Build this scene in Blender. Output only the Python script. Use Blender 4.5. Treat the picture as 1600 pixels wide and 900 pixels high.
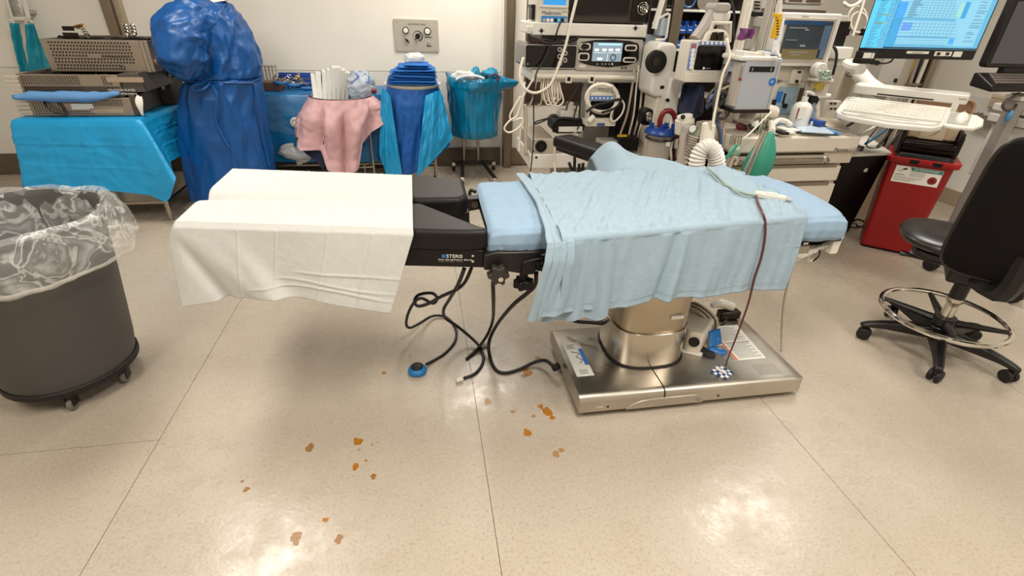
import bpy, math, random
from mathutils import Vector, Matrix, Euler, noise
for _o in list(bpy.data.objects): bpy.data.objects.remove(_o)
C = bpy.context.scene.collection
PI = math.pi
random.seed(7)
# ---------------------------------------------------------------- camera
EYE = Vector((0, 0, 1.6)); FPX = 780.0
AX = Vector((0.98559021, -0.05801772, 0.1588895))    # room x, y, z axes seen by the camera (right, down, forward)
AY = Vector((-0.16679948, -0.48942478, 0.85594469))
AZ = Vector((0.0281045, -0.8701134, -0.4920496))
cam = bpy.data.cameras.new('camera'); camo = bpy.data.objects.new('camera', cam); C.objects.link(camo)
camo.matrix_world = Matrix(((AX[0], -AX[1], -AX[2], 0), (AY[0], -AY[1], -AY[2], 0), (AZ[0], -AZ[1], -AZ[2], 1.6), (0, 0, 0, 1)))
cam.sensor_width = 36; cam.lens = FPX / 1600 * 36; cam.clip_start = 0.05
bpy.context.scene.camera = camo
# ---------------------------------------------------------------- light, exposure
sc = bpy.context.scene
sc.view_settings.view_transform = 'Standard'; sc.view_settings.look = 'None'
sc.view_settings.gamma = 1; sc.view_settings.use_curve_mapping = False
sc.view_settings.exposure = 0.47
w = bpy.data.worlds.new('world'); sc.world = w; w.use_nodes = True
w.node_tree.nodes['Background'].inputs[0].default_value = (1.0, 0.97, 0.93, 1)
w.node_tree.nodes['Background'].inputs[1].default_value = 0.10
TROFFERS = [(-1.6, 3.1, 40), (3.05, 3.1, 40), (0.75, 0.75, 44), (-1.65, 0.1, 34), (3.05, -0.3, 34), (0.6, 4.75, 34)]

def P(u, v, x=None, y=None, z=None):
    """point of the room seen at a pixel of the photograph, on one plane of the room"""
    d = Vector((u - 800, v - 450, FPX)); r = Vector((d.dot(AX), d.dot(AY), d.dot(AZ)))
    t = (z - 1.6) / r.z if z is not None else (y / r.y if y is not None else x / r.x)
    return EYE + r * t
def R(u0, v0, u1, v1, y):
    """x0, x1, z0, z1 of an upright face at depth y"""
    um, vm = (u0 + u1) / 2, (v0 + v1) / 2
    return P(u0, vm, y=y).x, P(u1, vm, y=y).x, P(um, v1, y=y).z, P(um, v0, y=y).z
# ---------------------------------------------------------------- materials
def lin(h):
    h = h.lstrip('#'); c = [int(h[i:i + 2], 16) / 255 for i in (0, 2, 4)]
    return [x / 12.92 if x <= .04045 else ((x + .055) / 1.055) ** 2.4 for x in c] + [1]
MATS = {}
def mat(name, col, rough=.5, metal=0, noise_amt=0, scale=20, bump=0, bscale=60, alpha=1, emit=0, trans=0, sheen=0, col2=None, coat=0, stretch=None, spec=.5, rvar=0, dist=0):
    if name in MATS: return MATS[name]
    m = bpy.data.materials.new(name); m.use_nodes = True; nt = m.node_tree; b = nt.nodes['Principled BSDF']; L = nt.links.new
    b.inputs['Base Color'].default_value = lin(col); b.inputs['Roughness'].default_value = rough; b.inputs['Metallic'].default_value = metal
    b.inputs['Specular IOR Level'].default_value = spec
    tc = nt.nodes.new('ShaderNodeTexCoord'); mp = nt.nodes.new('ShaderNodeMapping'); L(tc.outputs['Object'], mp.inputs[0])
    if stretch: mp.inputs['Scale'].default_value = stretch
    if noise_amt or col2:
        n = nt.nodes.new('ShaderNodeTexNoise'); n.inputs['Scale'].default_value = scale; n.inputs['Detail'].default_value = 5
        L(mp.outputs[0], n.inputs['Vector'])
        r = nt.nodes.new('ShaderNodeValToRGB'); c = lin(col); c2 = lin(col2) if col2 else [x * (1 - noise_amt) for x in c[:3]] + [1]
        r.color_ramp.elements[0].position = .35; r.color_ramp.elements[1].position = .65
        r.color_ramp.elements[0].color = c2; r.color_ramp.elements[1].color = c
        L(n.outputs['Fac'], r.inputs[0]); L(r.outputs[0], b.inputs['Base Color'])
    if rvar:
        n = nt.nodes.new('ShaderNodeTexNoise'); n.inputs['Scale'].default_value = scale; n.inputs['Detail'].default_value = 4
        L(mp.outputs[0], n.inputs['Vector']); mr = nt.nodes.new('ShaderNodeMapRange')
        mr.inputs[1].default_value = .3; mr.inputs[2].default_value = .7; mr.inputs[3].default_value = max(.02, rough - rvar); mr.inputs[4].default_value = rough + rvar
        L(n.outputs['Fac'], mr.inputs[0]); L(mr.outputs[0], b.inputs['Roughness'])
    if bump:
        n = nt.nodes.new('ShaderNodeTexNoise'); n.inputs['Scale'].default_value = bscale; n.inputs['Detail'].default_value = 4; n.inputs['Distortion'].default_value = dist
        L(mp.outputs[0], n.inputs['Vector']); bm = nt.nodes.new('ShaderNodeBump'); bm.inputs['Strength'].default_value = bump; bm.inputs['Distance'].default_value = .01
        L(n.outputs['Fac'], bm.inputs['Height']); L(bm.outputs[0], b.inputs['Normal'])
    if alpha < 1: b.inputs['Alpha'].default_value = alpha
    if trans: b.inputs['Transmission Weight'].default_value = trans; b.inputs['IOR'].default_value = 1.2
    if emit: b.inputs['Emission Color'].default_value = lin(col); b.inputs['Emission Strength'].default_value = emit
    if sheen: b.inputs['Sheen Weight'].default_value = sheen
    if coat: b.inputs['Coat Weight'].default_value = coat
    MATS[name] = m; return m
white_plastic = mat('white_plastic', '#dcd8cf', .35)
cream_plastic = mat('cream_plastic', '#d6cfc0', .4)
grey_plastic = mat('grey_plastic', '#a9a39b', .45)
black_plastic = mat('black_plastic', '#0b0605', .42, spec=.35)
black_gloss = mat('black_gloss', '#080404', .14, spec=.4)
black_rubber = mat('black_rubber', '#100b0a', .6)
dark_metal = mat('dark_metal', '#3a332e', .35, .8)
steel = mat('brushed_steel', '#b3aca2', .3, 1, noise_amt=.12, scale=14, stretch=(1, 14, 14), rvar=.08)
chrome = mat('chrome', '#d8d4cc', .1, 1)
steel_trim = mat('steel_trim', '#8f8272', .35, .9, noise_amt=.15, scale=5, stretch=(8, 8, .6))
cyan_drape = mat('cyan_drape', '#1496cf', .42, bump=.3, bscale=6, dist=1, noise_amt=.12, scale=4)
gown_blue = mat('gown_blue', '#044d90', .40, bump=.7, bscale=7, noise_amt=.2, scale=5, dist=1.2)
navy_cloth = mat('navy_cloth', '#111a3a', .7)
royal_cloth = mat('royal_cloth', '#0159ac', .5, bump=.4, bscale=9, dist=1, noise_amt=.15, scale=6)
teal_bag = mat('teal_bag', '#0a7ba6', .2, bump=.6, bscale=13, dist=1.2, noise_amt=.15, scale=6)
pink_cloth = mat('pink_cloth', '#cca4a7', .8, bump=.1, bscale=40, noise_amt=.08)
white_cloth = mat('white_cloth', '#c9c9c5', .9, bump=.1, bscale=120, noise_amt=.04, scale=30)
blue_cloth = mat('blue_cloth', '#94a8b6', .9, bump=.08, bscale=200, noise_amt=.06, scale=25)
blue_cloth_deep = mat('blue_cloth_deep', '#8ba4bb', .85, bump=.08, bscale=150, noise_amt=.06, scale=25)
vinyl_black = mat('vinyl_black', '#0d0807', .5, bump=.05, bscale=200, spec=.35)
clear_film = mat('clear_film', '#e6e9ea', .10, alpha=.06, bump=.9, bscale=12, dist=1.5)
white_print = mat('white_print', '#e9e6dd', .5)
black_print = mat('black_print', '#1a1514', .5)
grey_print = mat('grey_print', '#8a8782', .5)
blue_print = mat('blue_print', '#1f6fc0', .5)
label_paper = mat('label_paper', '#dcdad2', .5)
# ---------------------------------------------------------------- mesh helpers
class MB:
    def __init__(s): s.v = []; s.f = []; s.M = None; s.mi = []; s.m = 0
    def add(s, vs, fs):
        n = len(s.v); s.v += [s.M @ Vector(p) if s.M else Vector(p) for p in vs]; s.f += [tuple(n + i for i in f) for f in fs]; s.mi += [s.m] * len(fs); return s
    def box(s, x0, x1, y0, y1, z0, z1):
        return s.add([(x0, y0, z0), (x1, y0, z0), (x1, y1, z0), (x0, y1, z0), (x0, y0, z1), (x1, y0, z1), (x1, y1, z1), (x0, y1, z1)],
                     [(0, 3, 2, 1), (4, 5, 6, 7), (0, 1, 5, 4), (1, 2, 6, 5), (2, 3, 7, 6), (3, 0, 4, 7)])
    def cyl(s, a, b, r0, r1=None, n=16):
        a, b = Vector(a), Vector(b); r1 = r0 if r1 is None else r1; d = (b - a).normalized(); t = d.orthogonal().normalized(); q = d.cross(t); vs = []
        for c, r in ((a, r0), (b, r1)):
            vs += [c + (t * math.cos(2 * PI * i / n) + q * math.sin(2 * PI * i / n)) * r for i in range(n)]
        return s.add(vs, [(i, (i + 1) % n, n + (i + 1) % n, n + i) for i in range(n)] + [tuple(range(n - 1, -1, -1)), tuple(range(n, 2 * n))])
    def tube(s, pts, r, n=8, closed=False, smooth=4, rs=None):
        pts = [Vector(p) for p in pts]
        if smooth > 1 and len(pts) > 2:
            out = []; k = len(pts); rr = []
            for i in range(k if closed else k - 1):
                p0, p1, p2, p3 = (pts[(i - 1) % k] if closed or i else pts[0]), pts[i], pts[(i + 1) % k], (pts[(i + 2) % k] if closed or i + 2 < k else pts[-1])
                for j in range(smooth):
                    t = j / smooth
                    out.append(.5 * (2 * p1 + (p2 - p0) * t + (2 * p0 - 5 * p1 + 4 * p2 - p3) * t * t + (3 * p1 - p0 - 3 * p2 + p3) * t ** 3))
                    if rs: rr.append(rs[i] + (rs[(i + 1) % k] - rs[i]) * t)
            if not closed:
                out.append(pts[-1])
                if rs: rr.append(rs[-1])
            pts = out
            if rs: rs = rr
        k = len(pts); vs = []; up = None
        for i, p in enumerate(pts):
            d = (pts[(i + 1) % k] - pts[i - 1]) if closed else pts[min(i + 1, k - 1)] - pts[max(i - 1, 0)]
            d = d.normalized() if d.length > 1e-9 else Vector((0, 0, 1))
            if up is None: up = d.orthogonal().normalized()
            up = (up - d * up.dot(d)); up = up.normalized() if up.length > 1e-6 else d.orthogonal().normalized(); q = d.cross(up); ra = rs[i] if rs else r
            vs += [p + (up * math.cos(2 * PI * j / n) + q * math.sin(2 * PI * j / n)) * ra for j in range(n)]
        fs = [(i * n + j, i * n + (j + 1) % n, ((i + 1) % k) * n + (j + 1) % n, ((i + 1) % k) * n + j) for i in range(k if closed else k - 1) for j in range(n)]
        if not closed: fs += [tuple(range(n - 1, -1, -1)), tuple(range((k - 1) * n, k * n))]
        return s.add(vs, fs)
    def lathe(s, prof, c=(0, 0, 0), n=28, cap=True):
        c = Vector(c); k = len(prof); vs = [c + Vector((r * math.cos(2 * PI * j / n), r * math.sin(2 * PI * j / n), z)) for r, z in prof for j in range(n)]
        fs = [(i * n + j, i * n + (j + 1) % n, (i + 1) * n + (j + 1) % n, (i + 1) * n + j) for i in range(k - 1) for j in range(n)]
        if cap: fs += [tuple(range(n - 1, -1, -1)), tuple(range((k - 1) * n, k * n))]
        return s.add(vs, fs)
    def prism(s, poly, a, b, ax='y'):
        """closed outline (two numbers each) swept from a to b along one axis"""
        k = len(poly); f = {'y': lambda p, t: (p[0], t, p[1]), 'z': lambda p, t: (p[0], p[1], t), 'x': lambda p, t: (t, p[0], p[1])}[ax]
        return s.add([f(p, a) for p in poly] + [f(p, b) for p in poly], [tuple(range(k - 1, -1, -1)), tuple(range(k, 2 * k))] + [(i, (i + 1) % k, k + (i + 1) % k, k + i) for i in range(k)])
    def grid(s, fn, nu, nv, cu=False):
        vs = [fn(i / nu, j / nv) for j in range(nv + 1) for i in range(nu + (0 if cu else 1))]; w_ = nu + (0 if cu else 1)
        return s.add(vs, [(j * w_ + i, j * w_ + (i + 1) % w_, (j + 1) * w_ + (i + 1) % w_, (j + 1) * w_ + i) for j in range(nv) for i in range(nu)])
    def ell(s, c, r, nu=16, nv=10):
        c = Vector(c); r = (r, r, r) if not hasattr(r, '__len__') else r
        return s.lathe_raw([(math.sin(PI * j / nv) , -math.cos(PI * j / nv)) for j in range(nv + 1)], c, r, nu)
    def lathe_raw(s, prof, c, r, n):
        k = len(prof); vs = [c + Vector((a * math.cos(2 * PI * j / n) * r[0], a * math.sin(2 * PI * j / n) * r[1], z * r[2])) for a, z in prof for j in range(n)]
        return s.add(vs, [(i * n + j, i * n + (j + 1) % n, (i + 1) * n + (j + 1) % n, (i + 1) * n + j) for i in range(k - 1) for j in range(n)])
    def torus(s, c, R_, r, axis=(0, 0, 1), n=32, k=8):
        c = Vector(c); d = Vector(axis).normalized(); t = d.orthogonal().normalized(); q = d.cross(t)
        return s.tube([c + (t * math.cos(2 * PI * i / n) + q * math.sin(2 * PI * i / n)) * R_ for i in range(n)], r, k, True, 1)
def rrect(x0, x1, z0, z1, r, n=5):
    """rounded rectangle outline"""
    out = []
    for cx, cz, a in ((x1 - r, z1 - r, 0), (x0 + r, z1 - r, 90), (x0 + r, z0 + r, 180), (x1 - r, z0 + r, 270)):
        for i in range(n + 1):
            t = math.radians(a + 90 * i / n); out.append((cx + r * math.cos(t), cz + r * math.sin(t)))
    return out
WM = {}
def thing(name, label, cat, loc, rz=0, group=None):
    o = bpy.data.objects.new(name, None); C.objects.link(o); o.location = loc; o.rotation_euler = (0, 0, rz); o.empty_display_size = .05
    WM[o.name] = Matrix.Translation(Vector(loc)) @ Matrix.Rotation(rz, 4, 'Z')
    o['label'] = label; o['category'] = cat
    if group: o['group'] = group
    return o
def root_matrix(p):
    while p.parent: p = p.parent
    return WM.get(p.name, Matrix.Identity(4))
def part(name, mb, m, parent=None, bevel=0, seg=2, smooth=35, label=None, solid=0, sub=0, recalc=True):
    """one mesh object; the builder's points are in room coordinates, stored relative to the parent thing"""
    me = bpy.data.meshes.new(name); inv = root_matrix(parent).inverted() if parent else Matrix.Identity(4)
    me.from_pydata([inv @ p for p in mb.v], [], mb.f); ms = m if isinstance(m, (list, tuple)) else [m]
    for x in ms: me.materials.append(x)
    if len(ms) > 1: me.polygons.foreach_set('material_index', mb.mi)
    if recalc:
        import bmesh
        b = bmesh.new(); b.from_mesh(me); bmesh.ops.recalc_face_normals(b, faces=b.faces[:]); b.to_mesh(me); b.free()
    if smooth:
        me.polygons.foreach_set('use_smooth', [True] * len(me.polygons))
        if smooth < 180: me.set_sharp_from_angle(angle=math.radians(smooth))
    o = bpy.data.objects.new(name, me); C.objects.link(o)
    if parent: o.parent = parent
    if solid: md = o.modifiers.new('solid', 'SOLIDIFY'); md.thickness = solid; md.offset = 0
    if bevel: md = o.modifiers.new('bevel', 'BEVEL'); md.width = bevel; md.segments = seg; md.limit_method = 'ANGLE'; md.angle_limit = math.radians(40); md.harden_normals = False
    if sub: md = o.modifiers.new('sub', 'SUBSURF'); md.levels = sub; md.render_levels = sub
    if label: o['label'] = label
    return o
def solo(name, mb, m, label, cat, group=None, **k):
    """a thing that is one mesh: origin at its base"""
    lo = [min(p[i] for p in mb.v) for i in range(3)]; hi = [max(p[i] for p in mb.v) for i in range(3)]
    c = Vector(((lo[0] + hi[0]) / 2, (lo[1] + hi[1]) / 2, lo[2])); mb.v = [p - c for p in mb.v]
    o = part(name, mb, m, **k); o.location = c; WM[o.name] = Matrix.Translation(c); o['label'] = label; o['category'] = cat
    if group: o['group'] = group
    return o
def text(name, body, size, loc, right, up, m, parent, align='LEFT', ext=.0004, shear=0, sx=1):
    """flat lettering on a face: loc, reading direction, up direction in room coordinates"""
    cu = bpy.data.curves.new(name, 'FONT'); cu.body = body; cu.size = size; cu.extrude = ext; cu.align_x = align; cu.align_y = 'CENTER'; cu.shear = shear; cu.resolution_u = 3
    cu.materials.append(m); o = bpy.data.objects.new(name, cu); C.objects.link(o); r = Vector(right).normalized(); u = Vector(up); u = (u - r * u.dot(r)).normalized(); n = r.cross(u)
    M = Matrix(((r.x * sx, u.x, n.x, loc[0]), (r.y * sx, u.y, n.y, loc[1]), (r.z * sx, u.z, n.z, loc[2]), (0, 0, 0, 1)))
    me = bpy.data.meshes.new_from_object(o); bpy.data.objects.remove(o); bpy.data.curves.remove(cu)
    me.transform(root_matrix(parent).inverted() @ M); o = bpy.data.objects.new(name, me); C.objects.link(o); o.parent = parent; o['kind'] = 'stuff'
    return o
def copy_tree(o, parent=None):
    c = o.copy(); C.objects.link(c)
    if parent: c.parent = parent
    for ch in o.children: copy_tree(ch, c)
    return c
def struct(name, mb, m, parent=None, **k):
    o = part(name, mb, m, parent, **k)
    if not parent: o['kind'] = 'structure'
    return o
def rg(x, y=0, z=0): return 1 - 2.2 * abs(noise.noise(Vector((x, y, z))))    # ridged
def nz(x, y=0, z=0): return noise.noise(Vector((x, y, z)))
def sm(a, b, t):
    t = max(0, min(1, (t - a) / (b - a))); return t * t * (3 - 2 * t)
UPZ = (0, 0, 1); XR = (1, 0, 0)
# ================================================================ room
WY = 5.65; WX = 5.15
floor_mat = mat('floor_vinyl', '#c9b79c', .3)
nt = floor_mat.node_tree; b = nt.nodes['Principled BSDF']; L = nt.links.new
tc = nt.nodes.new('ShaderNodeTexCoord')
def _n(scale, det, rough=.5):
    n = nt.nodes.new('ShaderNodeTexNoise'); n.inputs['Scale'].default_value = scale; n.inputs['Detail'].default_value = det; n.inputs['Roughness'].default_value = rough
    L(tc.outputs['Object'], n.inputs['Vector']); return n
def _ramp(src, stops):
    r = nt.nodes.new('ShaderNodeValToRGB')
    while len(r.color_ramp.elements) < len(stops): r.color_ramp.elements.new(.5)
    for e, (p, c) in zip(r.color_ramp.elements, stops): e.position = p; e.color = lin(c)
    L(src, r.inputs[0]); return r
def _mix(a, c, f, mode='MIX'):
    m = nt.nodes.new('ShaderNodeMix'); m.data_type = 'RGBA'; m.blend_type = mode
    if isinstance(f, float): m.inputs[0].default_value = f
    else: L(f, m.inputs[0])
    L(a, m.inputs[6]); L(c, m.inputs[7]); return m.outputs[2]
big = _ramp(_n(1.3, 5).outputs['Fac'], [(.3, '#b0a494'), (.7, '#bbb0a1')])
fine = _ramp(_n(90, 3, .7).outputs['Fac'], [(.34, '#b9ab97'), (.46, '#f4f0ea'), (.6, '#ffffff'), (.72, '#ffffff')])
c1 = _mix(big.outputs[0], fine.outputs[0], .4, 'MULTIPLY')
spk = _ramp(_n(160, 2, .5).outputs['Fac'], [(.25, '#8d7a66'), (.31, '#ffffff')])
c2 = _mix(c1, spk.outputs[0], .5, 'MULTIPLY')
L(c2, b.inputs['Base Color'])
rr = nt.nodes.new('ShaderNodeMapRange'); rr.inputs[1].default_value = .36; rr.inputs[2].default_value = .62; rr.inputs[3].default_value = .17; rr.inputs[4].default_value = .40
L(_n(7, 8, .7).outputs['Fac'], rr.inputs[0]); L(rr.outputs[0], b.inputs['Roughness'])
bp = nt.nodes.new('ShaderNodeBump'); bp.inputs['Strength'].default_value = .16; bp.inputs['Distance'].default_value = .006
L(_n(26, 6, .65).outputs['Fac'], bp.inputs['Height']); L(bp.outputs[0], b.inputs['Normal'])
seam_mat = mat('floor_seam', '#6f5d49', .6)
wall_mat = mat('wall_paint', '#e8e3d8', .55, noise_amt=.03, scale=3)
wall_low = mat('wall_panel_low', '#dfdbd3', .45)
base_mat = mat('baseboard_vinyl', '#5d4f42', .5)
fl = struct('floor', MB().box(-4.7, WX + .1, -2.6, WY + .1, -.06, -.003), seam_mat)
g = .0013; xs = [-4.7, -3.807, -2.476, -1.1445, .17, 1.52, 2.85, 4.18, WX + .1]
cross = {2: [1.70], 4: [-.4], 5: [4.4], 1: [3.0], 6: [.9], 3: [-1.2]}
for i in range(len(xs) - 1):
    ys = [-2.6] + cross.get(i, []) + [WY + .05]
    for y0, y1 in zip(ys, ys[1:]):
        part('vinyl_sheet', MB().box(xs[i] + g, xs[i + 1] - g, y0 + g, y1 - g, -.003, 0), floor_mat, fl)
iod = mat('iodine_stain', '#cc8422', .3, alpha=.68, noise_amt=.25, scale=90)
iod2 = mat('iodine_stain_pale', '#d8983f', .3, alpha=.34)
STAINS = [(-.34, 1.576, .022, 0), (-.335, 1.441, .017, 0), (.487, 1.64, .03, 0), (.46, 1.675, .018, 0), (.372, 1.526, .02, 0), (.226, 1.74, .022, 1), (.453, 1.924, .026, 0), (.43, 1.90, .016, 1), (-.256, 2.014, .012, 0),
          (-.725, 1.392, .012, 1), (-.752, 1.434, .008, 1), (-.505, 1.159, .022, 1), (-.36, 1.138, .017, 1), (-.416, 1.22, .011, 0), (-.265, 1.384, .014, 1), (.463, 1.392, .017, 1), (.49, 1.41, .012, 1), (.525, 2.031, .02, 1),
          (-.30, 1.47, .006, 0), (-.28, 1.55, .005, 0), (-.26, 1.56, .004, 0), (-.33, 1.53, .004, 0), (.50, 1.60, .014, 0), (.42, 1.62, .009, 1), (-.53, 1.57, .02, 1), (.33, 1.66, .012, 1)]
for x, y, r, k in STAINS:
    s = random.random() * 50; poly = []
    for i in range(40):
        a = i * PI / 20; q = r * (.85 + .5 * nz(math.cos(a) * .9 + s, math.sin(a) * .9, s) + .22 * nz(math.cos(a) * 2.6 + s, math.sin(a) * 2.6, s + 9)); poly.append((x + q * math.cos(a), y + q * math.sin(a) * 1.15))
    part('iodine_stain', MB().prism(poly, .0, .0006, 'z'), iod2 if k else iod, fl)
# back wall: upper painted board, lower wipe-clean panel with its seam at .97 m, rubber base
wb = struct('wall_back', MB().box(-4.7, WX + .1, WY + .012, WY + .12, 0, 3.05), wall_mat)
for x0, x1 in ((-4.7, -2.72), (-2.58, .86), (2.62, 3.62), (3.64, WX)):
    part('upper_panel', MB().box(x0, x1 - .004, WY, WY + .015, .985, 3.0), wall_mat, wb)
    part('lower_panel', MB().box(x0, x1 - .004, WY - .004, WY + .015, .13, .979), wall_low, wb)
struct('baseboard_back', MB().box(-4.7, .86, WY - .022, WY, 0, .205).box(2.62, WX, WY - .022, WY, 0, .16), base_mat, bevel=.006)
# steel corner posts
t1 = MB().box(-2.72, -2.64, WY - .09, WY + .01, 0, 3.0); struct('trim_1', t1, steel_trim, bevel=.006)
struct('trim_2', MB().box(-2.64, -2.575, WY - .045, WY + .01, 0, 3.0), mat('steel_trim_pale', '#b5a893', .4, .6), bevel=.006)
# white door with a dark vision pane, between steel jambs
jm = struct('trim_3', MB().box(.88, .965, WY - .14, WY + .06, 0, 3.0).box(2.5, 2.6, WY - .14, WY + .06, 0, 3.0), steel_trim, bevel=.004)
dr = struct('door_1', MB().box(.985, 1.10, WY - .04, WY + .01, .2, 2.6).box(1.10, 2.48, WY - .04, WY + .01, .2, .66).box(2.36, 2.48, WY - .04, WY + .01, .66, 2.6), mat('door_white', '#e4ded2', .4), bevel=.003)
part('window_pane', MB().box(1.10, 2.36, WY - .015, WY - .005, .66, 2.6), mat('smoked_glass', '#3c2f27', .12, coat=.5), dr)
part('kick_plate', MB().box(.985, 2.48, WY - .05, WY - .0, .012, .2), steel_trim, dr)
part('frame', MB().box(1.10, 1.125, WY - .045, WY - .01, .66, 2.6).box(1.10, 2.36, WY - .045, WY - .01, .66, .685), steel_trim, dr)
# right wall
wr = struct('wall_right', MB().box(WX, WX + .12, -2.6, WY, 0, 3.05), wall_mat)
struct('baseboard_right', MB().box(WX - .02, WX, -2.6, WY - .03, 0, .14), mat('baseboard_tan', '#9c8a72', .5), bevel=.005)
part('lower_panel', MB().box(WX - .006, WX, -2.6, WY - .02, .14, .985), wall_low, wr)
struct('wall_left', MB().box(-4.82, -4.7, -2.6, WY, 0, 3.05), wall_mat)
struct('wall_front', MB().box(-4.8, WX + .1, -2.72, -2.6, 0, 3.05), wall_mat)
ce = struct('ceiling', MB().box(-4.8, WX + .1, -2.7, WY + .1, 3.02, 3.1), mat('ceiling_paint', '#cfc9bd', .8))
dif = mat('lamp_diffuser', '#fff6e6', .5, emit=1.5)
for i, (x, y, pw) in enumerate(TROFFERS):
    small = pw < 30; a, bb = (.62, .12) if small else (.3, .6)
    t = thing('ceiling_light', ['flat ceiling panel lamp above the draped prep tables on the left', 'flat ceiling panel lamp above the monitors on the right', 'flat ceiling panel lamp above the operating table', 'flat ceiling panel lamp behind the viewer on the left', 'flat ceiling panel lamp behind the viewer on the right', 'slim ceiling lamp close to the back wall'][i], 'ceiling light', (x, y, 3.0))
    part('lamp_frame', MB().box(x - a - .03, x + a + .03, y - bb - .03, y + bb + .03, 2.995, 3.02), white_plastic, t)
    part('diffuser', MB().box(x - a, x + a, y - bb, y + bb, 2.985, 2.996), dif, t)
    ld = bpy.data.lights.new('panel_glow', 'AREA'); ld.shape = 'RECTANGLE'; ld.size = 2 * a; ld.size_y = 2 * bb; ld.energy = pw; ld.color = (1, .95, .87)
    lo = bpy.data.objects.new('panel_glow', ld); C.objects.link(lo); lo.parent = t; lo.location = (0, 0, -.02)
# gas control panel on the back wall
x0, x1, z0, z1 = R(616, 30, 685, 81, WY)
t = thing('wall_gauge_panel', 'steel wall panel with three round pressure gauges above the folded blue towels', 'gauge panel', ((x0 + x1) / 2, WY - .01, z0))
part('face_plate', MB().prism(rrect(x0, x1, z0, z1, .01), WY - .014, WY), mat('plate_grey', '#b9b2a5', .4, .3), t, bevel=.002)
def gx(u): return x0 + (u - 616) / 69 * (x1 - x0)
def gz(v): return z1 - (v - 30) / 51 * (z1 - z0)
for u, v, r in ((634.4, 47.3, .030), (668, 47.7, .034)):
    dk = part('gauge', MB().cyl((gx(u), WY - .014, gz(v)), (gx(u), WY - .034, gz(v)), r, n=28), black_plastic, t, bevel=.003)
    part('dial_face', MB().cyl((gx(u), WY - .034, gz(v)), (gx(u), WY - .036, gz(v)), r * .74, n=28), white_print, dk)
    part('pointer', MB().add([(gx(u) + a_, WY - .0375, gz(v) + b_) for a_, b_ in ((-.006, -.008), (-.003, -.01), (.007, .013))], [(0, 1, 2)]), black_print, dk)
kx, kz = gx(652.4), gz(55.8)
dk = part('regulator_knob', MB().cyl((kx, WY - .014, kz), (kx, WY - .045, kz), .024, n=20), black_plastic, t, bevel=.003)
part('pointer', MB().tube([(kx - .027, WY - .04, kz - .03), (kx + .027, WY - .04, kz + .03)], .005, 6), black_plastic, dk)
part('scale_arc', MB().tube([(kx + .045 * math.cos(q * PI / 8), WY - .0145, kz + .045 * math.sin(q * PI / 8)) for q in range(-3, 10)], .004, 6, rs=[.006 - .0004 * q for q in range(13)]), black_print, t)
kx, kz = gx(635.7), gz(63.2)
part('valve_lever', MB().prism([(kx - .024, kz + .024), (kx + .008, kz + .008), (kx + .02, kz - .02), (kx - .006, kz - .008)], WY - .035, WY - .014), black_plastic, t, bevel=.002)
part('outlet', MB().cyl((gx(668.7), WY - .014, gz(65.5)), (gx(668.7), WY - .03, gz(65.5)), .011, n=14), chrome, t, bevel=.002)
part('outlet_plate', MB().box(gx(662.8), gx(674.5), WY - .016, WY - .014, gz(58), gz(57)).box(gx(665.5), gx(673), WY - .016, WY - .014, gz(72), gz(70.4)), black_print, t)
for u, v in ((622, 34), (680, 34), (622, 77), (680, 77)): part('screw', MB().cyl((gx(u), WY - .014, gz(v)), (gx(u), WY - .018, gz(v)), .006, n=10), chrome, t)
text('lettering', 'GAS CONTROL PANEL', .017, (gx(652), WY - .0155, gz(37.8)), XR, UPZ, black_print, t, 'CENTER')
# ================================================================ operating table
base_steel = mat('base_steel', '#cbc4b9', .37, 1, noise_amt=.2, scale=3, stretch=(1, 1.6, 1), rvar=.12, bump=.04, bscale=6)
t = thing('operating_table', 'operating table on a low steel base, black split leg pads, blue padded top', 'operating table', (1.15, 1.86, 0))
def base_poly():
    # side profile (y, z): soft front edge, flat top
    out = [(1.575, .034)]
    for i in range(7):
        a = math.radians(180 - 90 * i / 6 * 1.0); out.append((1.612 + .034 * math.cos(a), .086 + .032 * math.sin(a)))
    out += [(2.09, .118), (2.125, .104), (2.13, .034)]
    return out
part('base', MB().prism(base_poly(), .612, 1.007, 'x'), base_steel, t, smooth=50)
mbx = MB(); bp_ = base_poly(); k = len(bp_)
for x in (1.0135, 1.66, 1.70, 1.722):
    sq = 1 if x < 1.69 else (.985 if x < 1.71 else .93)
    mbx.v += [Vector((x, 1.86 + (p[0] - 1.86) * sq, p[1] if x < 1.69 else min(p[1], .118 - (x - 1.66) * .35))) for p in bp_]
for i in range(3): mbx.f += [(i * k + j, i * k + (j + 1) % k, (i + 1) * k + (j + 1) % k, (i + 1) * k + j) for j in range(k)]
mbx.f += [tuple(range(k - 1, -1, -1)), tuple(range(3 * k, 4 * k))]; mbx.mi = [0] * len(mbx.f)
part('base', mbx, base_steel, t, smooth=50)
part('base_skirt', MB().box(.66, 1.68, 1.64, 2.09, .012, .06).box(.98, 1.04, 1.60, 2.1, .05, .112), black_rubber, t)
for x, y in ((.74, 1.66), (.74, 2.06), (1.6, 1.66), (1.6, 2.06)): part('caster', MB().cyl((x - .02, y, .026), (x + .02, y, .026), .026, n=14), black_rubber, t, bevel=.004)
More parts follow.
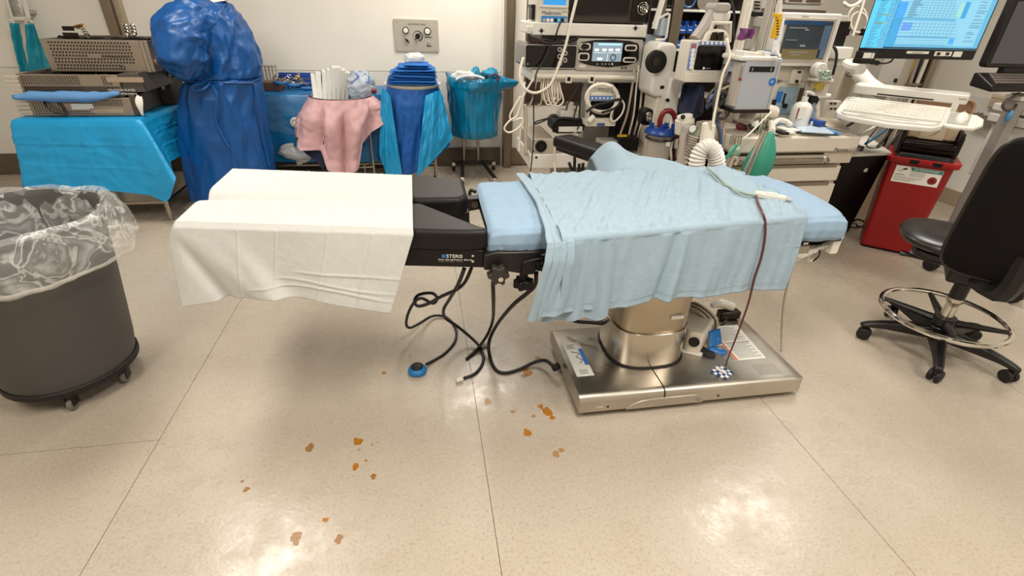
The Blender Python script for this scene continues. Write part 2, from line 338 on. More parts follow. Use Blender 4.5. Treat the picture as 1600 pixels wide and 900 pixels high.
# access cover on the front edge, holes
cov = [(.83, .028), (.86, .055), (.9, .07), (.95, .076), (1.16, .076), (1.19, .07), (1.205, .05), (1.205, .028)]
part('access_cover', MB().prism(cov, 1.573, 1.582), base_steel, t, bevel=.0015)
part('lock_button', MB().cyl((1.18, 1.576, .05), (1.18, 1.568, .05), .012, n=16), grey_print, t)
for x in (.745, 1.28): part('bolt_hole', MB().cyl((x, 1.58, .055), (x, 1.5755, .055), .006, n=12), black_plastic, t)
text('lettering', '529', .022, (.69, 1.5765, .052), XR, UPZ, white_print, t)
# column: lower collar with a rounded front, upper shroud
def plan(cx, cy, a, bq, e, n=36):
    out = []
    for i in range(n):
        q = 2 * PI * i / n; c_, s_ = math.cos(q), math.sin(q); out.append((cx + a * abs(c_) ** (2 / e) * (1 if c_ > 0 else -1), cy + bq * abs(s_) ** (2 / e) * (1 if s_ > 0 else -1)))
    return out
part('column_collar', MB().prism(plan(1.02, 1.92, .19, .185, 2.8), .115, .31, 'z'), mat('column_steel', '#cfc6b8', .22, 1, rvar=.06, scale=5), t, bevel=.004, smooth=50)
part('column_gasket', MB().prism(plan(1.02, 1.92, .197, .192, 2.8), .112, .124, 'z'), black_rubber, t, smooth=50)
part('column_shroud', MB().prism(plan(1.02, 1.92, .178, .172, 3.2), .30, .60, 'z'), mat('shroud_steel', '#b8ab97', .3, 1, noise_amt=.12, scale=4), t, bevel=.003, smooth=50)
part('column_head', MB().box(.86, 1.22, 1.76, 2.1, .595, .70), dark_metal, t, bevel=.01)
part('level_window', MB().box(1.06, 1.12, 1.742, 1.751, .385, .402), label_paper, t)
part('top_frame', MB().box(.29, 1.78, 1.80, 2.36, .69, .735), dark_metal, t, bevel=.008)
part('side_rail', MB().box(.50, 1.62, 1.715, 1.735, .70, .735), steel, t, bevel=.003)
part('side_rail', MB().box(.30, 1.86, 2.44, 2.46, .70, .735), steel, t, bevel=.003)
# pad with blue fitted sheet: rounded slab with puckers along its lower near edge
def pad(s_, t_):
    # t around the section (y,z), s along x
    x0, x1 = .250, 1.80; y0, y1 = 1.735, 2.375; z0, z1 = .742, .853; r = .035
    per = [(y0 + .01, z0), (y0, z0 + .02), (y0 - .004, (z0 + z1) / 2), (y0 + .004, z1 - .02), (y0 + .03, z1 - .003), (y0 + .08, z1), ((y0 + y1) / 2, z1 + .004), (y1 - .08, z1), (y1 - .03, z1 - .004), (y1, z1 - .025), (y1 + .002, (z0 + z1) / 2), (y1 - .01, z0)]
    f = t_ * (len(per) - 1); i = min(int(f), len(per) - 2); f -= i
    y = per[i][0] + (per[i + 1][0] - per[i][0]) * f; z = per[i][1] + (per[i + 1][1] - per[i][1]) * f
    e = min(s_, 1 - s_); q = math.sqrt(max(0, 1 - (1 - min(1, e / .02)) ** 2))
    zc = (z0 + z1) / 2; yc = (y0 + y1) / 2
    y = yc + (y - yc) * (.94 + .06 * q); z = zc + (z - zc) * (.55 + .45 * q)
    x = x0 + (x1 - x0) * s_ - .035 * (1 - t_) * (1 - s_)
    if t_ > .34: z += .006 * max(0, rg(x * 7 + y * 1.5, y * 2, 3)) ** 3
    if t_ < .4: y += .014 * nz(x * 26, t_ * 3) * (1 - t_ / .4); z += .006 * nz(x * 20 + 9, t_ * 6)
    z += .003 * nz(x * 9, y * 9, 3) + .006 * abs(nz(x * 4 + y * 3, y * 2, 8)) + .004 * nz(x * 18 + y * 4, y * 3, 5) * (x > .36); 
    return (x, y, z)
mbp = MB().grid(pad, 150, 66); n0 = len(mbp.v)
part('padded_top', mbp, blue_cloth_deep, t, smooth=180)
part('pad_end', MB().box(.285, .32, 1.75, 2.36, .748, .845), blue_cloth_deep, t, bevel=.02, seg=4)
part('pad_underside', MB().box(.25, 1.80, 1.75, 2.36, .733, .746), vinyl_black, t, bevel=.004)
# leg section: near wedge pad, rails, lettering
def legpad(poly, z0, z1, nm, par): return part(nm, MB().prism(poly, z0, z1, 'z'), vinyl_black, par, bevel=.022, seg=4, smooth=50)
legpad([(-.925, 1.915), (.13, 1.738), (.225, 1.735), (.225, 1.775), (.195, 1.80), (-.02, 2.07), (-.925, 2.16)], .772, .858, 'leg_pad', t)
legpad([(-.93, 2.285), (-.02, 2.115), (.15, 2.11), (.185, 2.16), (.185, 2.40), (.16, 2.425), (-.05, 2.452), (-.93, 2.615)], .772, .858, 'leg_pad', t)
r1 = part('leg_rail', MB().prism([(-.90, 1.921), (.205, 1.738), (.22, 1.76), (.22, 1.80), (-.02, 2.04), (-.90, 2.14)], .70, .775, 'z'), black_plastic, t, bevel=.004)
part('leg_rail', MB().prism([(-.90, 2.31), (-.02, 2.15), (.19, 2.15), (.20, 2.36), (-.90, 2.58)], .72, .775, 'z'), black_plastic, t, bevel=.004)
rd = Vector((1.105, -.183, 0)).normalized()
def rp(x, z, d=.0015): return (x, 1.738 + (.205 - x) * .1656 - d, z)
text('lettering', 'STERIS', .020, rp(.063, .7475), rd, UPZ, white_print, t, sx=1.12)
text('lettering', 'Amsco  Split Leg Positioner  BF32-100', .0085, rp(.032, .733), rd, UPZ, white_print, t)
text('lettering', 'RATED LOAD SEE MANUAL      500 lbs max', .005, rp(.034, .7245), rd, UPZ, grey_print, t)
part('emblem', MB().box(.046, .06, rp(.05, .74)[1] - .0008, rp(.05, .74)[1] + .001, .7405, .7545), blue_print, t)
for z in (.752, .728): part('rivet', MB().cyl(rp(.165, z, -.002), rp(.165, z, .003), .005, n=12), chrome, t)
# hinge brackets with knobs between the leg section and the pad
hb = part('hinge_bracket', MB().prism([(.205, .70), (.205, .765), (.26, .775), (.30, .772), (.52, .768), (.52, .715), (.40, .69), (.37, .672), (.29, .69)], 1.715, 1.765), mat('bracket_dark', '#262120', .4, .3), t, bevel=.006)
part('hinge_bracket', MB().prism([(.17, .70), (.17, .77), (.30, .77), (.30, .72)], 2.34, 2.40), mat('bracket_dark', '#262120'), t, bevel=.006)
part('hinge_pin', MB().cyl((.235, 2.335, .742), (.235, 2.345, .742), .017, n=16), mat('pale_disc', '#8d7c6e', .4), t)
part('clamp_arm', MB().prism([(.355, .678), (.355, .735), (.40, .745), (.53, .762), (.53, .738), (.42, .72), (.405, .678)], 1.70, 1.716), mat('bracket_dark', '#262120'), t, bevel=.004)
part('clamp_stem', MB().cyl((.365, 1.72, .69), (.365, 1.72, .645), .017, n=14), black_plastic, t)
kn = MB(); pl = []
for i in range(48):
    a = 2 * PI * i / 48; pl.append((.255 + (.036 + .007 * math.cos(6 * a)) * math.cos(a), .700 + (.036 + .007 * math.cos(6 * a)) * math.sin(a)))
kb = part('star_knob', kn.prism(pl, 1.655, 1.695), mat('knob_olive', '#2b2621', .45), t, bevel=.005, seg=3, smooth=50)
part('knob_bolt', MB().cyl((.262, 1.656, .69), (.262, 1.650, .69), .010, n=16), chrome, kb)
part('knob_stem', MB().cyl((.255, 1.69, .70), (.255, 1.72, .70), .012, n=12), black_plastic, kb)
kn = MB(); pl = []
for i in range(48):
    a = 2 * PI * i / 48; pl.append((.365 + (.036 + .006 * math.cos(6 * a)) * math.cos(a), 1.72 + (.036 + .006 * math.cos(6 * a)) * math.sin(a)))
part('clamp_knob', kn.prism(pl, .612, .65, 'z'), black_plastic, t, bevel=.006, seg=3, smooth=50)
pl = [(.425 + (.02 + .004 * math.cos(5 * 2 * PI * i / 40)) * math.cos(2 * PI * i / 40), .722 + (.02 + .004 * math.cos(5 * 2 * PI * i / 40)) * math.sin(2 * PI * i / 40)) for i in range(40)]
kb = part('star_knob', MB().prism(pl, 1.672, 1.70), black_plastic, t, bevel=.003, smooth=50)
part('knob_bolt', MB().cyl((.428, 1.673, .72), (.428, 1.668, .72), .005, n=12), chrome, kb)
text('lettering', 'LEFT', .010, (.43, 1.712, .757), XR, UPZ, white_print, t)
for x in (.275, .37): part('rivet', MB().cyl((x, 1.735, .770), (x, 1.735, .778), .008, n=12), chrome, t)
# head end: steel rail, clamp
part('head_rail', MB().prism([(1.60, .685), (1.60, .735), (1.78, .735), (1.80, .705)], 1.80, 1.84), steel, t, bevel=.003)
part('rail_screw', MB().cyl((1.665, 1.80, .712), (1.665, 1.792, .712), .013, n=16), chrome, t)
part('rail_clamp', MB().box(1.775, 1.815, 1.76, 1.86, .665, .75).box(1.765, 1.83, 1.77, 1.85, .735, .755), white_plastic, t, bevel=.005)
# stickers on the base
s1 = part('caution_sticker', MB().add([(.638, 1.99, .1188), (.722, 1.99, .1188), (.722, 1.72, .1188), (.638, 1.72, .1188)], [(0, 3, 2, 1)]), label_paper, t)
part('print_band', MB().add([(.702, 1.93, .1192), (.722, 1.93, .1192), (.722, 1.80, .1192), (.702, 1.80, .1192)], [(0, 3, 2, 1)]), blue_print, s1)
mk = MB()
for i in range(5): mk.box(.648, .692 - .006 * (i % 3), 1.965 - i * .008 - .002, 1.965 - i * .008 + .002, .1189, .1193)
for i in range(4): mk.box(.66, .70, 1.765 - i * .009 - .002, 1.765 - i * .009 + .002, .1189, .1193)
part('print_line', mk, grey_print, s1)
part('print_diagram', MB().tube([(.66, 1.91, .1192), (.70, 1.89, .1192), (.675, 1.865, .1192), (.70, 1.84, .1192), (.68, 1.815, .1192)], .0018, 5, smooth=1), black_print, s1)
s2 = part('instruction_sticker', MB().add([(1.405, 2.03, .1188), (1.632, 2.03, .1188), (1.612, 1.735, .1188), (1.40, 1.735, .1188)], [(0, 3, 2, 1)]), label_paper, t)
part('print_band', MB().box(1.452, 1.463, 1.737, 2.028, .1189, .1193), mat('print_orange', '#d4702a', .5), s2)
part('print_block', MB().box(1.40, 1.45, 1.737, 1.86, .1189, .1193), grey_print, s2)
mk = MB()
for j in range(2):
    for i in range(14): mk.box(1.475, 1.60 - .025 * ((i * 7 + j) % 3 == 0), 2.015 - j * .145 - i * .009 - .0018, 2.015 - j * .145 - i * .009 + .0018, .1189, .1193)
part('print_line', mk, grey_print, s2)
part('print_line', MB().box(1.47, 1.61, 1.876, 1.88, .1189, .1193), black_print, s2)
mk = MB()
for i in range(9): mk.box(1.50 + .005 * (i % 2), 1.62, 1.69 - i * .009, 1.693 - i * .009, .1182, .1186)
part('printed_lines', mk, grey_print, t)
# ---------------------------------------------------------------- white sheet over the leg pads
def white_sheet(u, v):
    # u along x (0 = left), v across: near hem (0) over both pads to the far side (1)
    x = -.975 + u * .925 - .012 * u * v
    yn = 1.755 - .18 * (x + .07); yf = 2.455 - .20 * (x + .08)
    zb = .530 + .055 * math.sin(PI * u) ** 1.2 + .004 * u
    zt = .868
    if v < .38:
        q = v / .38; z = zb + (zt - .02 - zb) * q; h = 1 - q; out = .030 * h + .008
        y = yn - out - .012 * h * math.sin(u * 8 + 1.2)
        x -= .115 * h * u
        y -= .030 * h * math.exp(-((u - .10 - .30 * h) / .07) ** 2) - .034 * h * math.exp(-((u - .02 - .20 * h) / .035) ** 2) + .03 * h * math.exp(-((u - .22 - .25 * h) / .05) ** 2)   # slanting corner fold
        y -= .010 * h * math.exp(-((u - .62 - .1 * h) / .10) ** 2)
    elif v < .43:
        q = (v - .38) / .05; a = q * PI / 2; y = yn - .008 + .02 * math.sin(a); z = zt - .02 + .02 * math.sin(a)
    else:
        q = (v - .43) / .57; y = yn + .012 + (yf - yn) * q; z = zt
        c_ = 2.09 + .135 * (1 - u); val = math.exp(-((y - c_) / (.018 + .03 * (1 - u))) ** 2)
        z -= val * (.012 + .040 * (1 - u) ** 1.5 + .002 * math.sin(u * 20)) * (1 - .75 * sm(.86, .93, u))
        z += .010 * math.exp(-((y - c_ + .04) / .020) ** 2) * (.7 + .3 * math.sin(u * 9)); y -= .02 * math.exp(-((y - c_ + .03) / .03) ** 2) * 0
        if q > .96: z -= (q - .96) / .04 * .05
    if u < .055:          # left end hangs down over the pad ends
        e = 1 - u / .055; gap = math.exp(-((y - 2.22) / .06) ** 2)
        x += .040 * gap * e
        z -= (.10 if v >= .38 else .10 * (v / .38)) * e ** 1.3 * (1 + .25 * nz(y * 8, 1)); x += .004 * nz(y * 14, v * 4) * e + (.05 * (1 - e) * 0)
    cr = 0
    for c_, w_ in ((.30, .8), (.455, 1), (.66, .9), (.84, 1.1)): cr += w_ * math.exp(-((u - c_) / .0035) ** 2)
    row = 0
    for c_, u0 in ((.10, .42), (.065, .30), (.16, .5)): row += math.exp(-((v - c_ - .010 * math.sin(u * 8 + c_ * 40)) / .0045) ** 2) * sm(u0, u0 + .1, u) * (1 - .5 * sm(.8, 1, u))
    hem = math.exp(-((u - .925) / .003) ** 2)
    fine = .0016 * nz(x * 9, v * 9, 1) + .0006 * nz(x * 40, v * 40, 5)
    if v < .38: y -= .004 * cr + .005 * row + .002 * hem + fine
    else: z += .0022 * cr * (1 if v > .45 else 0) + fine * .7 + .001 * hem
    return (x, y, z)
solo('white_sheet', MB().grid(white_sheet, 260, 190), white_cloth, 'plain white cotton sheet laid over the two black leg pads', 'sheet', smooth=180, solid=.0018)
# ---------------------------------------------------------------- blue sheet over the middle of the table
def blue_sheet(u, v):
    xn0, xn1 = .475, 1.585
    x = xn0 + (xn1 - xn0) * u
    yn = 1.60 + .15 * u; yf = 2.42 + .05 * u
    zt = .879 - .012 * u
    zb = .572 - .006 * u - .024 * sm(.5, 1, u) + .006 * math.sin(u * 17)
    if v < .42:
        q = v / .42; z = zb + (zt - .022 - zb) * q
        y = yn - .008 - .045 * (1 - q)
        fold = math.sin(u * 21 + 2.5 * nz(u * 4, 1)) * .2 + .7 * nz(u * 11, q * .9, 3) + .3 * nz(u * 30, q * .8, 9) + 1.2 * math.exp(-((u - .47) / .02) ** 2) - 1.0 * math.exp(-((u - .43) / .018) ** 2)
        y -= .022 * (1 - q * .6) * fold
        xs_ = x - .075 * (1 - q) * (1 - u) * (1 - .4 * q) - .035 * (1 - q) * u; x = xs_
    elif v < .47:
        q = (v - .42) / .05; a = q * PI / 2; y = yn - .008 + .024 * (1 - math.cos(a)); z = zt - .022 + .022 * math.sin(a)
    else:
        q = (v - .47) / .53; y = yn + .016 + (yf - yn) * q; x += .036 * q * (1 - u) + q * .02 * u; z = zt + .014 * sm(.85, 1, u)
        z += .022 * math.exp(-q / .16) * max(-.25, nz(u * 30 + q * 5, q * 2, 6)) * (.35 + .65 * math.exp(-((u - .42) / .22) ** 2))          # puckers gathered at the near edge
        dg = u * 1.35 - q * .5
        z += .010 * nz(dg * 10, q * 1.2, 2) + .010 * nz(dg * 24, q * 2, 5) + .007 * max(0, rg(dg * 13 + .6 * nz(q * 4, u * 3), q * .8, 4)) ** 3
        if q > .93: z -= (q - .93) / .07 * .07
    f2 = .0008 * nz(x * 50, v * 50, 8) + .0022 * (math.exp(-((v - .035) / .004) ** 2) + math.exp(-((v - .022) / .003) ** 2))
    if v < .42: y += f2
    else: z += f2
    return (x, y, z)
solo('blue_sheet', MB().grid(blue_sheet, 240, 150), blue_cloth, 'pale blue cotton sheet draped over the middle of the table, hem hanging low', 'sheet', smooth=180, solid=.0022)
# second blue sheet under it: bunched folds down the left edge, hem peeping out below
mbf = MB()
def ruffle(path, w0, w1, ph):
    """a soft rolled fold following a path"""
    def fn(s_, t_):
        f = s_ * (len(path) - 1); i = min(int(f), len(path) - 2); f -= i; p = Vector(path[i]).lerp(Vector(path[i + 1]), f * f * (3 - 2 * f) if 0 else f)
        w_ = w0 + (w1 - w0) * s_; a = 2 * PI * t_
        wob = .010 * nz(s_ * 6 + ph, ph)
        return (p.x + w_ * math.cos(a) + wob, p.y + .35 * w_ * math.sin(a) if p.z < .84 else p.y + .2 * w_ * math.sin(a), p.z + .4 * w_ * math.sin(a) + .004 * nz(s_ * 9, ph))
    mbf.grid(fn, 14, 40, True) if 0 else mbf.grid(lambda a, b_: fn(b_, a), 14, 48, True)
for dx, ph, ww in ((-.028, 1, .016), (-.006, 4, .014), (.016, 7, .015), (.04, 9, .017)):
    ruffle([(.475 + dx * .3, 2.44, .86), (.487 + dx * .6, 2.25, .874), (.495 + dx, 2.0, .876), (.485 + dx, 1.8, .876), (.468 + dx, 1.66, .874), (.462 + dx * 1.1, 1.585, .86), (.455 + dx * 1.2, 1.565, .80), (.435 + dx * 1.3, 1.558, .70), (.41 + dx * 1.5, 1.553, .56 + .012 * ph / 4)], .012, ww, ph)
def under_sheet(u, v):
    x = .41 + .27 * u + .055 * v * (1 - u); z = .537 + .006 * math.sin(u * 14) + .32 * v
    return (x, 1.572 - .004 * u + .035 * v - .012 * math.sin(u * 16) * (1 - .6 * v), z)
mbf.grid(under_sheet, 40, 30)
solo('folded_blue_sheet', mbf, blue_cloth, 'second pale blue sheet bunched in folds along the left edge of the drape', 'sheet', smooth=180)
# blue cloth over the far side, rising over the arm board
def arm_cloth(u, v):
    # from the far edge of the table out over the board; the far rim drops
    x = .935 + .74 * u + .03 * v * (1 - u); y = 2.36 + (.50 - .40 * u ** .8) * v - .02 * u
    z = .872 + .052 * math.exp(-((u - .10) / .13) ** 2) * sm(0, .6, v) + .045 * (1 - u) ** 1.5 * sm(0, .8, v) - .04 * v * v * u
    z -= .03 * (1 - sm(0, .22, v))
    if v > .8: z -= .20 * ((v - .8) / .2) ** 1.6
    z += .016 * nz(u * 5 - v * 3, v * 2) * sm(0, .3, v) + .007 * nz(u * 13 - v * 8, v * 3, 4)
    if u < .16: z -= (1 - u / .16) ** 2 * .10; x -= .015 * (1 - u / .16)
    return (x, y, z)
solo('arm_board_cloth', MB().grid(arm_cloth, 90, 60), blue_cloth, 'pale blue cloth spread over the far edge and black arm board', 'cloth', smooth=180, solid=.002)
ab = thing('arm_board', 'long black padded arm board sticking out from the far side of table', 'arm board', (1.0, 2.9, .72))
d1 = P(862, 226, z=.79); d2 = P(960, 266, z=.79); d3 = P(878, 211, z=.86)
dirv = Vector((.46, -1.0, 0)).normalized(); nrm = Vector((-dirv.y, dirv.x, 0))
o0 = Vector((d1.x, d1.y, 0))
M = Matrix(((dirv.x, nrm.x, 0, o0.x), (dirv.y, nrm.y, 0, o0.y), (0, 0, 1, 0), (0, 0, 0, 1)))
q = MB(); q.M = M; q.box(0, .86, 0, .16, .775, .85); part('pad', q, vinyl_black, ab, bevel=.022, seg=4)
q = MB(); q.M = M; q.box(.02, .9, .02, .14, .755, .776); part('board', q, dark_metal, ab, bevel=.003)
for xx in (.10, .13): q = MB(); q.M = M; q.cyl((xx, .08 - xx * .2, .85), (xx, .08 - xx * .2, .853), .006, n=10); part('stud', q, chrome, ab)
# pillow at the head end
def pillow(u, v):
    a = 2 * PI * u; s_ = -math.cos(PI * v); rr_ = math.sin(PI * v) ** .55
    sx = .17 * math.copysign(abs(math.cos(a)) ** .6, math.cos(a)); sy = .27 * math.copysign(abs(math.sin(a)) ** .6, math.sin(a))
    x = 1.665 + sx * rr_; y = 2.05 + sy * rr_; e = max(abs(sx) / .17, abs(sy) / .27) * rr_
    z = .838 + .045 * s_ * (1 - .3 * e) * (1 if x > 1.6 else .5) + .003 * nz(x * 12, y * 12)
    k_ = sm(.5, .95, rr_) * max(0, sx / .17) * max(0, -sy / .27)
    k_ = k_ ** 2 * 1.4; x += .05 * k_; y -= .015 * k_; z -= .03 * k_
    return (x, y, z)
solo('pillow', MB().grid(pillow, 64, 30, True), blue_cloth_deep, 'flat blue pillow with a pointed corner at the head end of table', 'pillow', smooth=180)
# ================================================================ trash can on its dolly, clear liner
cx, cy = -1.66, 2.15
can_grey = mat('can_grey', '#4a4744', .55, bump=.05, bscale=300)
t = thing('bin_dolly', 'round black wheeled dolly carrying the grey trash can', 'dolly', (cx, cy, 0))
part('platform', MB().lathe([(.20, .085), (.248, .086), (.257, .095), (.257, .116), (.252, .12), (.24, .112), (.20, .10)], (cx, cy, 0), 48), black_rubber, t, smooth=40)
for i, a in enumerate((-68, -8, 70, 140, 205)):
    a = math.radians(a); x, y = cx + .215 * math.cos(a), cy + .215 * math.sin(a); d = Vector((.35, -.94, 0)).normalized()
    c = part('caster', MB().cyl((x, y, .082), (x, y, .06), .02, n=12).box(x - .016, x - .012, y - .02, y + .02, .025, .066).box(x + .012, x + .016, y - .02, y + .02, .025, .066), dark_metal, t, bevel=.001)
    part('wheel', MB().cyl((x - .010, y - .004, .03), (x + .010, y - .004, .03), .03, n=18), mat('caster_grey', '#6f6964', .5), c, bevel=.004)
t = thing('trash_can', 'big round grey plastic trash can on a wheeled dolly', 'trash can', (cx, cy, .113))
part('body', MB().lathe([(.02, .113), (.245, .113), (.25, .13), (.262, .2), (.327, .79), (.345, .80), (.35, .82), (.335, .825), (.32, .80), (.255, .2), (.02, .19)], (cx, cy, 0), 64), can_grey, t, smooth=35)
liner = mat('liner_film', '#f4f4f2', .14, alpha=.2, bump=.8, bscale=16, dist=1.5)
_t = liner.node_tree; _n1 = _t.nodes.new('ShaderNodeTexNoise'); _n1.inputs['Scale'].default_value = 7; _n1.inputs['Detail'].default_value = 3; _n1.inputs['Distortion'].default_value = 1.2
_r1 = _t.nodes.new('ShaderNodeValToRGB'); _tc = _t.nodes.new('ShaderNodeTexCoord'); _t.links.new(_tc.outputs['Object'], _n1.inputs['Vector']); _t.links.new(_n1.outputs['Fac'], _r1.inputs[0])
for _e, (_p, _c) in zip([_r1.color_ramp.elements[0], _r1.color_ramp.elements[1], _r1.color_ramp.elements.new(.5), _r1.color_ramp.elements.new(.46), _r1.color_ramp.elements.new(.54)], [(.3, .13), (.75, .16), (.5, .62), (.46, .14), (.54, .15)]): _e.position = _p; _e.color = (_c, _c, _c, 1)
_t.links.new(_r1.outputs[0], _t.nodes['Principled BSDF'].inputs['Alpha'])  # more opaque noise ridges paint white crease highlights into the film
def liner_fn(u, v):
    a = 2 * PI * u
    prof = [(.19, .30), (.25, .52), (.295, .74), (.33, .825), (.352, .842), (.372, .83), (.392, .77), (.405, .715), (.405, .665), (.385, .655)]
    f = v * (len(prof) - 1); i = min(int(f), len(prof) - 2); f -= i
    r = prof[i][0] + (prof[i + 1][0] - prof[i][0]) * f; z = prof[i][1] + (prof[i + 1][1] - prof[i][1]) * f
    ca, sa = math.cos(a), math.sin(a)
    wv = nz(ca * 2.3 + 5, sa * 2.3, v * 2.0); w2 = nz(ca * 7, sa * 7, v * 1.6 + 4); 
    r += (.016 * wv + .012 * w2 + .010 * abs(nz(ca * 12, sa * 12, v * 8))) * (1 if .3 < v < .5 else 1.25) ; z += .018 * wv * (1 if v > .35 else .3) + (.03 * nz(ca * 1.5, sa * 1.5, 7) if v > .6 else 0) - .02 * max(0, v - .5) * (1 + ca)
    return (cx + r * ca, cy + r * sa, z)
bl_ = solo('bin_liner', MB().grid(liner_fn, 120, 54, True), liner, 'clear crumpled plastic liner folded over the rim of the grey trash can', 'trash bag', smooth=180)

part('hem_band', MB().grid(lambda u, v: Vector(liner_fn(u, .86 + .11 * v)) + Vector((.002 * math.cos(2 * PI * u), .002 * math.sin(2 * PI * u), 0)), 120, 4, True), mat('hem_film', '#f0eee8', .2, alpha=.55, bump=.5, bscale=30), bl_, smooth=180)
# ---------------------------------------------------------------- generic hanging cloth
def skirt(edge, hem, centre, nu, nv, wr=.008, fr=14, closed=False, crease=None, seed=0, droop=.0, top=.22):
    def fn(u, v):
        e = Vector(edge(u)); c = Vector(centre); c.z = e.z
        if v < top: p = c.lerp(e, v / top); p.z += .002 * nz(p.x * 20, p.y * 20, seed); return p
        q = (v - top) / (1 - top); h = Vector(hem(u)); p = e.lerp(h, q)
        b_ = math.sin(PI * q); out = Vector((e.x - c.x, e.y - c.y, 0)); out = out.normalized() if out.length else out
        p += out * (droop * b_ * .5 + min(q * 4, 1) * wr * (nz(u * fr, q * 1.4, seed) + .6 * nz(u * fr * 2.3, q * 2.5, seed + 3) + .5 * rg(u * fr * 1.6, q * 4, seed + 7) + .3 * rg(u * fr * 4, q * 9, seed)) + .012 * min(1, q * 12))
        if crease:
            for cu_ in crease[0]: p += out * .004 * math.exp(-((u - cu_) / .003) ** 2)
            for cv in crease[1]: p += out * .004 * math.exp(-((q - cv - .02 * nz(u * 6, cv)) / .012) ** 2)
        return p
    return MB().grid(fn, nu, nv, closed)
def pathfn(pts):
    """piecewise-linear curve through (parameter, point) pairs"""
    def fn(u):
        for (a, p), (b_, q) in zip(pts, pts[1:]):
            if u <= b_: t_ = (u - a) / (b_ - a) if b_ > a else 0; t_ = max(0, t_); return Vector(p).lerp(Vector(q), t_)
        return Vector(pts[-1][1])
    return fn
# ================================================================ left prep table, cyan drape
t = thing('instrument_table', 'steel prep table with lower shelf under the cyan drape and trays', 'table', (-2.42, 4.6, 0))
part('table_top', MB().box(-2.84, -2.04, 4.20, 5.05, .77, .80), steel, t, bevel=.004)
part('shelf', MB().box(-2.82, -2.05, 4.205, 5.03, .145, .17), mat('shelf_steel', '#a59c90', .25, 1), t, bevel=.004)
for x, y in ((-2.81, 4.23), (-2.06, 4.23), (-2.81, 5.02), (-2.06, 5.02)): part('leg', MB().cyl((x, y, .0), (x, y, .77), .019, n=14), steel, t)
cf = P(218, 188, y=4.16)
edge = pathfn([(0, (-2.85, 5.05, .806)), (.28, (-2.85, 4.22, .806)), (.30, (-2.84, 4.17, .804)), (.62, (-2.05, 4.17, .806)), (.64, (-2.03, 4.19, .806)), (1, (-1.99, 5.0, .808))])
hem = pathfn([(0, (-2.90, 5.05, .30)), (.26, (-3.02, 4.24, .24)), (.30, P(40, 290, y=4.12)), (.40, P(110, 294, y=4.12)), (.5, P(180, 298, y=4.13)), (.60, P(232, 304, y=4.12)), (.62, P(262, 317, y=4.06)), (.635, P(274, 278, y=4.03)), (.66, P(268, 262, x=-2.0)), (.70, P(264, 252, x=-2.0)), (1, (-1.97, 5.0, .45))])
solo('cyan_drape', skirt(edge, hem, (-2.44, 4.62, .80), 170, 70, .010, 12, crease=((.40, .47, .55, .78, .88), (.34, .66)), seed=3), cyan_drape, 'cyan paper drape over the left prep table, pointed corner hanging down', 'drape', smooth=180)
# ---------------------------------------------------------------- instrument trays
tray_steel = mat('tray_metal', '#a79b8d', .42, .75, noise_amt=.12, scale=8)
tray_dark = mat('tray_dark', '#5b514a', .45, .6)
hole_mat = mat('hole_dark', '#231b18', .7)
def tray_box(par, x0, x1, y0, y1, z0, z1, m, th=.006):
    part('tray_wall', MB().box(x0, x1, y0, y0 + th, z0, z1), m, par, bevel=.002)
    part('tray_wall', MB().box(x0, x1, y1 - th, y1, z0, z1), m, par, bevel=.002)
    part('tray_wall', MB().box(x0, x0 + th, y0 + th, y1 - th, z0, z1), m, par, bevel=.002)
    part('tray_wall', MB().box(x1 - th, x1, y0 + th, y1 - th, z0, z1), m, par, bevel=.002)
    part('tray_floor', MB().box(x0, x1, y0, y1, z0, z0 + .004), m, par)
def holes(par, x0, x1, z0, z1, nx_, nz_, y, r, skip=None, stagger=True):
    q = MB()
    for j in range(nz_):
        for i in range(nx_):
            u, v = i / max(1, nx_ - 1), j / max(1, nz_ - 1)
            if skip and skip(u, v): continue
            x = x0 + (x1 - x0) * u + (.3 * (x1 - x0) / nx_ if stagger and j % 2 else 0); z = z0 + (z1 - z0) * v
            q.add([(x - r, y, z - r), (x + r, y, z - r), (x + r, y, z + r), (x - r, y, z + r)], [(0, 1, 2, 3)])
    o = part('perforation', q, hole_mat, par, smooth=0); o['kind'] = 'stuff'
ZT = .812
# bottom tray
x0, x1, za, zb = R(48, 150, 206, 183, 4.26); hB = .125
t = thing('instrument_tray', 'lowest perforated steel tray on the cyan drape, blue cloth strip on its top', 'tray', ((x0 + x1) / 2, 4.45, ZT))
tray_box(t, x0, x1, 4.26, 4.72, ZT, ZT + hB, tray_steel)
holes(t, x0 + .02, x1 - .06, ZT + .015, ZT + hB - .02, 34, 7, 4.2585, .0045, lambda u, v: .36 < u < .62 and v < .7 and v > .25 or (u > .66 and v < .55), False)
part('label_plate', MB().box(x0 + .26, x0 + .40, 4.256, 4.26, ZT + .045, ZT + .085), label_paper, t)
part('label_plate', MB().box(x1 - .28, x1 - .06, 4.256, 4.26, ZT + .02, ZT + .05), mat('plate_tan', '#b3a08c', .4, .5), t)
part('bail_handle', MB().tube([(x0 + .10, 4.255, ZT + .11), (x0 + .115, 4.235, ZT + .07), (x0 + .16, 4.23, ZT + .03), (x0 + .22, 4.245, ZT + .012)], .007, 8).tube([(x0 + .10, 4.25, ZT + .11), (x0 + .16, 4.245, ZT + .115), (x0 + .20, 4.25, ZT + .07), (x0 + .22, 4.245, ZT + .012)], .005, 8), black_plastic, t)
for i in range(10): part('corner_slat', MB().box(x0 - .10, x0 - .004, 4.27, 4.30, ZT + .002 + i * .028, ZT + .014 + i * .028), mat('slat_pale', '#c5b8a6', .4), t, bevel=.002)
part('corner_post', MB().box(x0 - .012, x0 - .003, 4.27, 4.31, ZT, ZT + .26), tray_steel, t)
